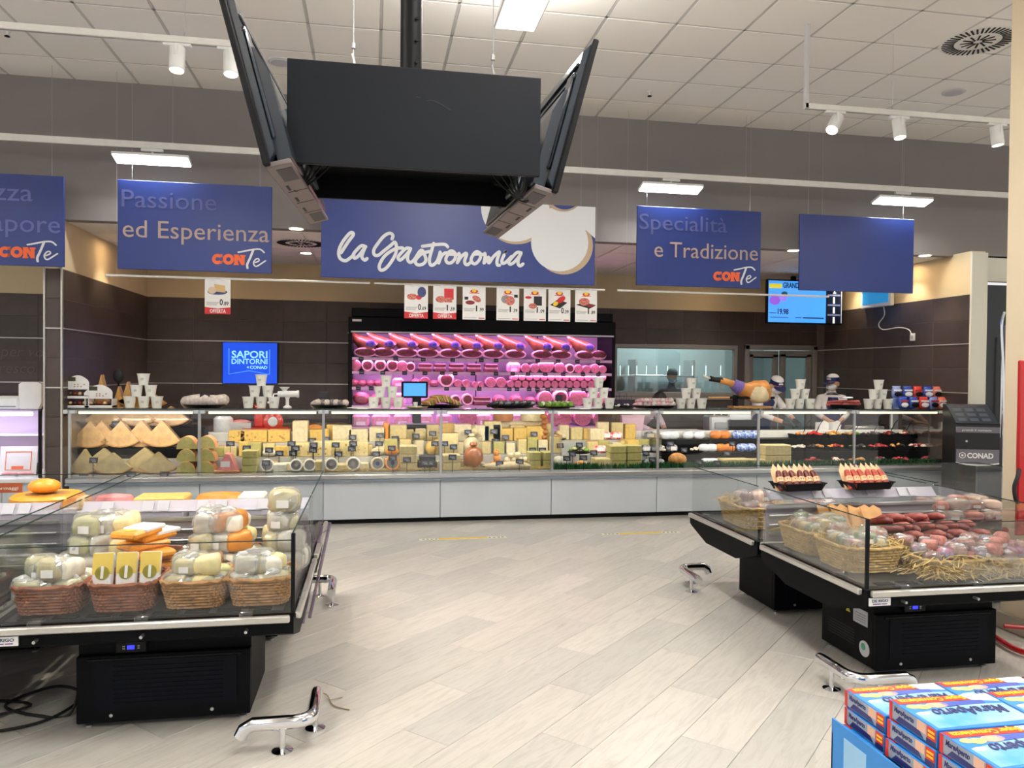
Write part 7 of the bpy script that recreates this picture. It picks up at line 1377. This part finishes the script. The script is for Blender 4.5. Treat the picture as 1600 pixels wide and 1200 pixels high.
        MB().add(V2, F2).build('apron', apron, t); nk = Vector(J['neck']); MB().tube([V[0],(nk.x-.07,nk.y,nk.z),(nk.x,nk.y+.06,nk.z+.01),(nk.x+.07,nk.y,nk.z),V[n_-1]], .008, 6).tube([V[3*n_],(wa.x,wa.y+.12,wa.z),V[4*n_-1]], .007, 6).build('apron_strap', apron, t); MB().box(ch.x-.03, ch.x+.03, ch.y-.135, ch.y-.122, ch.z-.045, ch.z-.03).build('apron_print', M_tick, t)
    if gloves:
        for s in 'lr':
            g_ = MB(); w_ = Vector(J['wri_'+s]); hand(g_, w_, w_-Vector(J['elb_'+s]), (0,0,1)); g_.build('glove', gloves, t)
    return t
def joints(h=1.62, lean=0, arms=((.0,-.16,.98),(.0,-.16,.98)), elb=None):
    k = h/1.70; J = dict(pelvis=(0,0,.93), waist=(0,-.02-lean*.12,1.08), chest=(0,-.02-lean*.42,1.28-lean*.06), neck=(0,-.02-lean*.62,1.43-lean*.14), nape=(0,-.03-lean*.72,1.49-lean*.18), skull=(0,-.04-lean*.78,1.52-lean*.2))
    c_ = J['chest']
    for s, sg, a in (('l',-1,arms[0]),('r',1,arms[1])):
        sh = (sg*.17, c_[1]+.01, c_[2]+.08); wr = (sg*.06+a[0], c_[1]+a[1]-.14, a[2]); mid = tuple((p+q)/2 for p, q in zip(sh,wr)); e_ = (mid[0]+sg*.10, mid[1]+.07, mid[2]-.06)
        J.update({'sho_'+s:sh, 'elb_'+s:e_, 'wri_'+s:wr, 'hip_'+s:(sg*.09,0,.88), 'kne_'+s:(sg*.1,-.01,.49), 'ank_'+s:(sg*.1,.02,.07), 'toe_'+s:(sg*.11,-.12,.035)})
    return {n: tuple(v*k for v in p) for n, p in J.items()}
# stooping worker preparing food, worker turned to the left, worker bending behind the salami tray, man in the back room
p = at(1186, 640, 'Y', 9.95); person('worker in navy cap and apron with white mask, stooping behind the ham leg', (p.x-.02, 9.97, 0), R(12), joints(1.70, .42, ((.10,-.16,1.02),(.16,-.16,1.04))), M_shirtw, M_trs, R(-12), R(24), 'visor', M_mask, M_apron, M_glv)
p = at(1299, 640, 'Y', 9.95); person('worker in navy cap and apron with white mask, head turned left', (p.x, 9.97, 0), R(-20), joints(1.66, .08, ((-.02,-.14,1.04),(-.02,-.12,1.02))), M_shirtw, M_trs, R(-42), R(4), 'visor', M_mask, M_apron, None)
p = at(990, 660, 'Y', 9.95); person('worker in pale pink shirt and dark apron bending behind the salami tray', (p.x, 10.05, 0), R(18), joints(1.52, .78, ((.1,-.1,.98),(.12,-.1,1.02))), mat('pink_shirt', (224,204,214), .8, var=.05, bump=.1), M_trs, R(5), R(38), None, M_mask, M_apron, M_glv)
p = at(1047, 600, 'Y', 12.05); person('man in black shirt, dark cap and blue mask behind the back room window', (p.x, 12.05, 0), R(-8), joints(1.74, .10, ((0,-.1,1.0),(0,-.1,1.0))), M_bshirt, M_trs, R(10), R(16), mat('grey_cap', (52,54,60), .7), M_masb, None, None)
# ================================================================ sub-parts: pieces that sit on a part hang under that part
SUB = {'lettering':('panel','display','sheet'), 'letter_c':('panel',), 'letter_o':('panel',), 'letter_n':('panel',), 'handwritten_te':('panel',), 'handwriting':('panel',), 'petal':('panel',), 'petal_shadow':('panel',), 'notch':('panel',),
       'printed_picture':('sheet',), 'price':('sheet',), 'red_band':('sheet',), 'offer_wording':('sheet',), 'flower_mark':('display','brand_plate'), 'banner_outline':('display',), 'yellow_flash':('display',), 'product_picture':('display',), 'small_print':('display',), 'queue_number':('queue_column',), 'queue_heading':('queue_column',),
       'rib':('rear_shell',), 'ridge':('rear_shell',), 'mount_plate':('rear_bulge',), 'mount_arm':('rear_bulge',), 'speaker_grille':('underside',), 'vent_slot':('underside','machine_base'), 'scratch':('front_panel',), 'light_strip':('shelf','canopy'), 'price_rail':('shelf',), 'glass_edge':('top_glass',), 'clamp_bolt':('clamp',),
       'grille':('front_cover',), 'slat':('front_cover',), 'cover_lip':('front_cover',), 'blue_readout':('controller',), 'button':('controller',), 'maker_name':('maker_badge',), 'maker_stripe':('maker_badge',), 'ticket':('price_holder',), 'air_slot':('tub_floor',), 'yellow_sticker':('machine_base',), 'rating_plate':('machine_base',), 'warning_triangle':('machine_base',), 'round_sticker':('machine_base',), 'round_print':('machine_base',), 'plate_print':('machine_base','carton'), 'foot':('machine_base',),
       'wording':('wording_plate','card'), 'brand_name':('brand_plate',), 'plate_edge':('brand_plate',), 'screen_button':('touch_screen',), 'screen_brand':('touch_screen',), 'print':('cup_wall','white_border'), 'yellow_band':('white_border',), 'rim':('cup_wall',),
       'sky_print':('carton',), 'red_banner':('carton',), 'white_corner':('carton',), 'banner_wording':('carton',), 'blue_ribbon':('carton',), 'brand_wording':('carton',), 'salad_print':('carton',), 'tuna_print':('carton',), 'side_silver':('carton',), 'side_red_edge':('carton',), 'side_navy':('carton',), 'side_tuna':('carton',), 'side_red':('carton',), 'side_yellow_print':('carton',), 'side_navy_end':('carton',), 'side_brand':('carton',),
       'groove':('rail',), 'diffuser':('housing',), 'cap_badge':('cap_band',), 'cap_peak':('cap_band',), 'apron_strap':('apron',), 'apron_print':('apron',), 'writing':('card',), 'holes':('paste',), 'rind':('paste',), 'label_print':('paste','wrapper','pack'), 'ring_print':('paste',), 'stamp':('paste',), 'pane':('door_leaf','window_frame'), 'bead':('door_leaf',), 'film_knot':('cling_film',), 'green_disc':('sachet','pack'), 'yellow_panel':('sachet',), 'white_stripe':('sachet',), 'white_card':('pack',), 'chocolate':('tier',), 'cloud_outline':('cloth',), 'pane_edge':('front_pane','side_pane'), 'orange_border':('sheet',), 'orange_print':('sheet',), 'recycling_print':('left_side',), 'tied_end':('meat',), 'lens':('housing','cylinder')}
def stem_(o): return o.name.split('.')[0]
def mid_(o):
    v = o.data.vertices; n = len(v); s = max(1, n//8); P = [o.matrix_basis @ v[i].co for i in range(0, n, s)]; return sum(P, Vector())/len(P)
for root in [o for o in COL.objects if o.parent is None and o.children]:
    ch = [c for c in root.children if c.type == 'MESH']; by = {}
    for c in ch: by.setdefault(stem_(c), []).append(c)
    for c in ch:
        for tgt in SUB.get(stem_(c), ()):
            if tgt in by:
                q = by[tgt]; c.parent = q[0] if len(q) == 1 else min(q, key=lambda o: (mid_(o)-mid_(c)).length); break
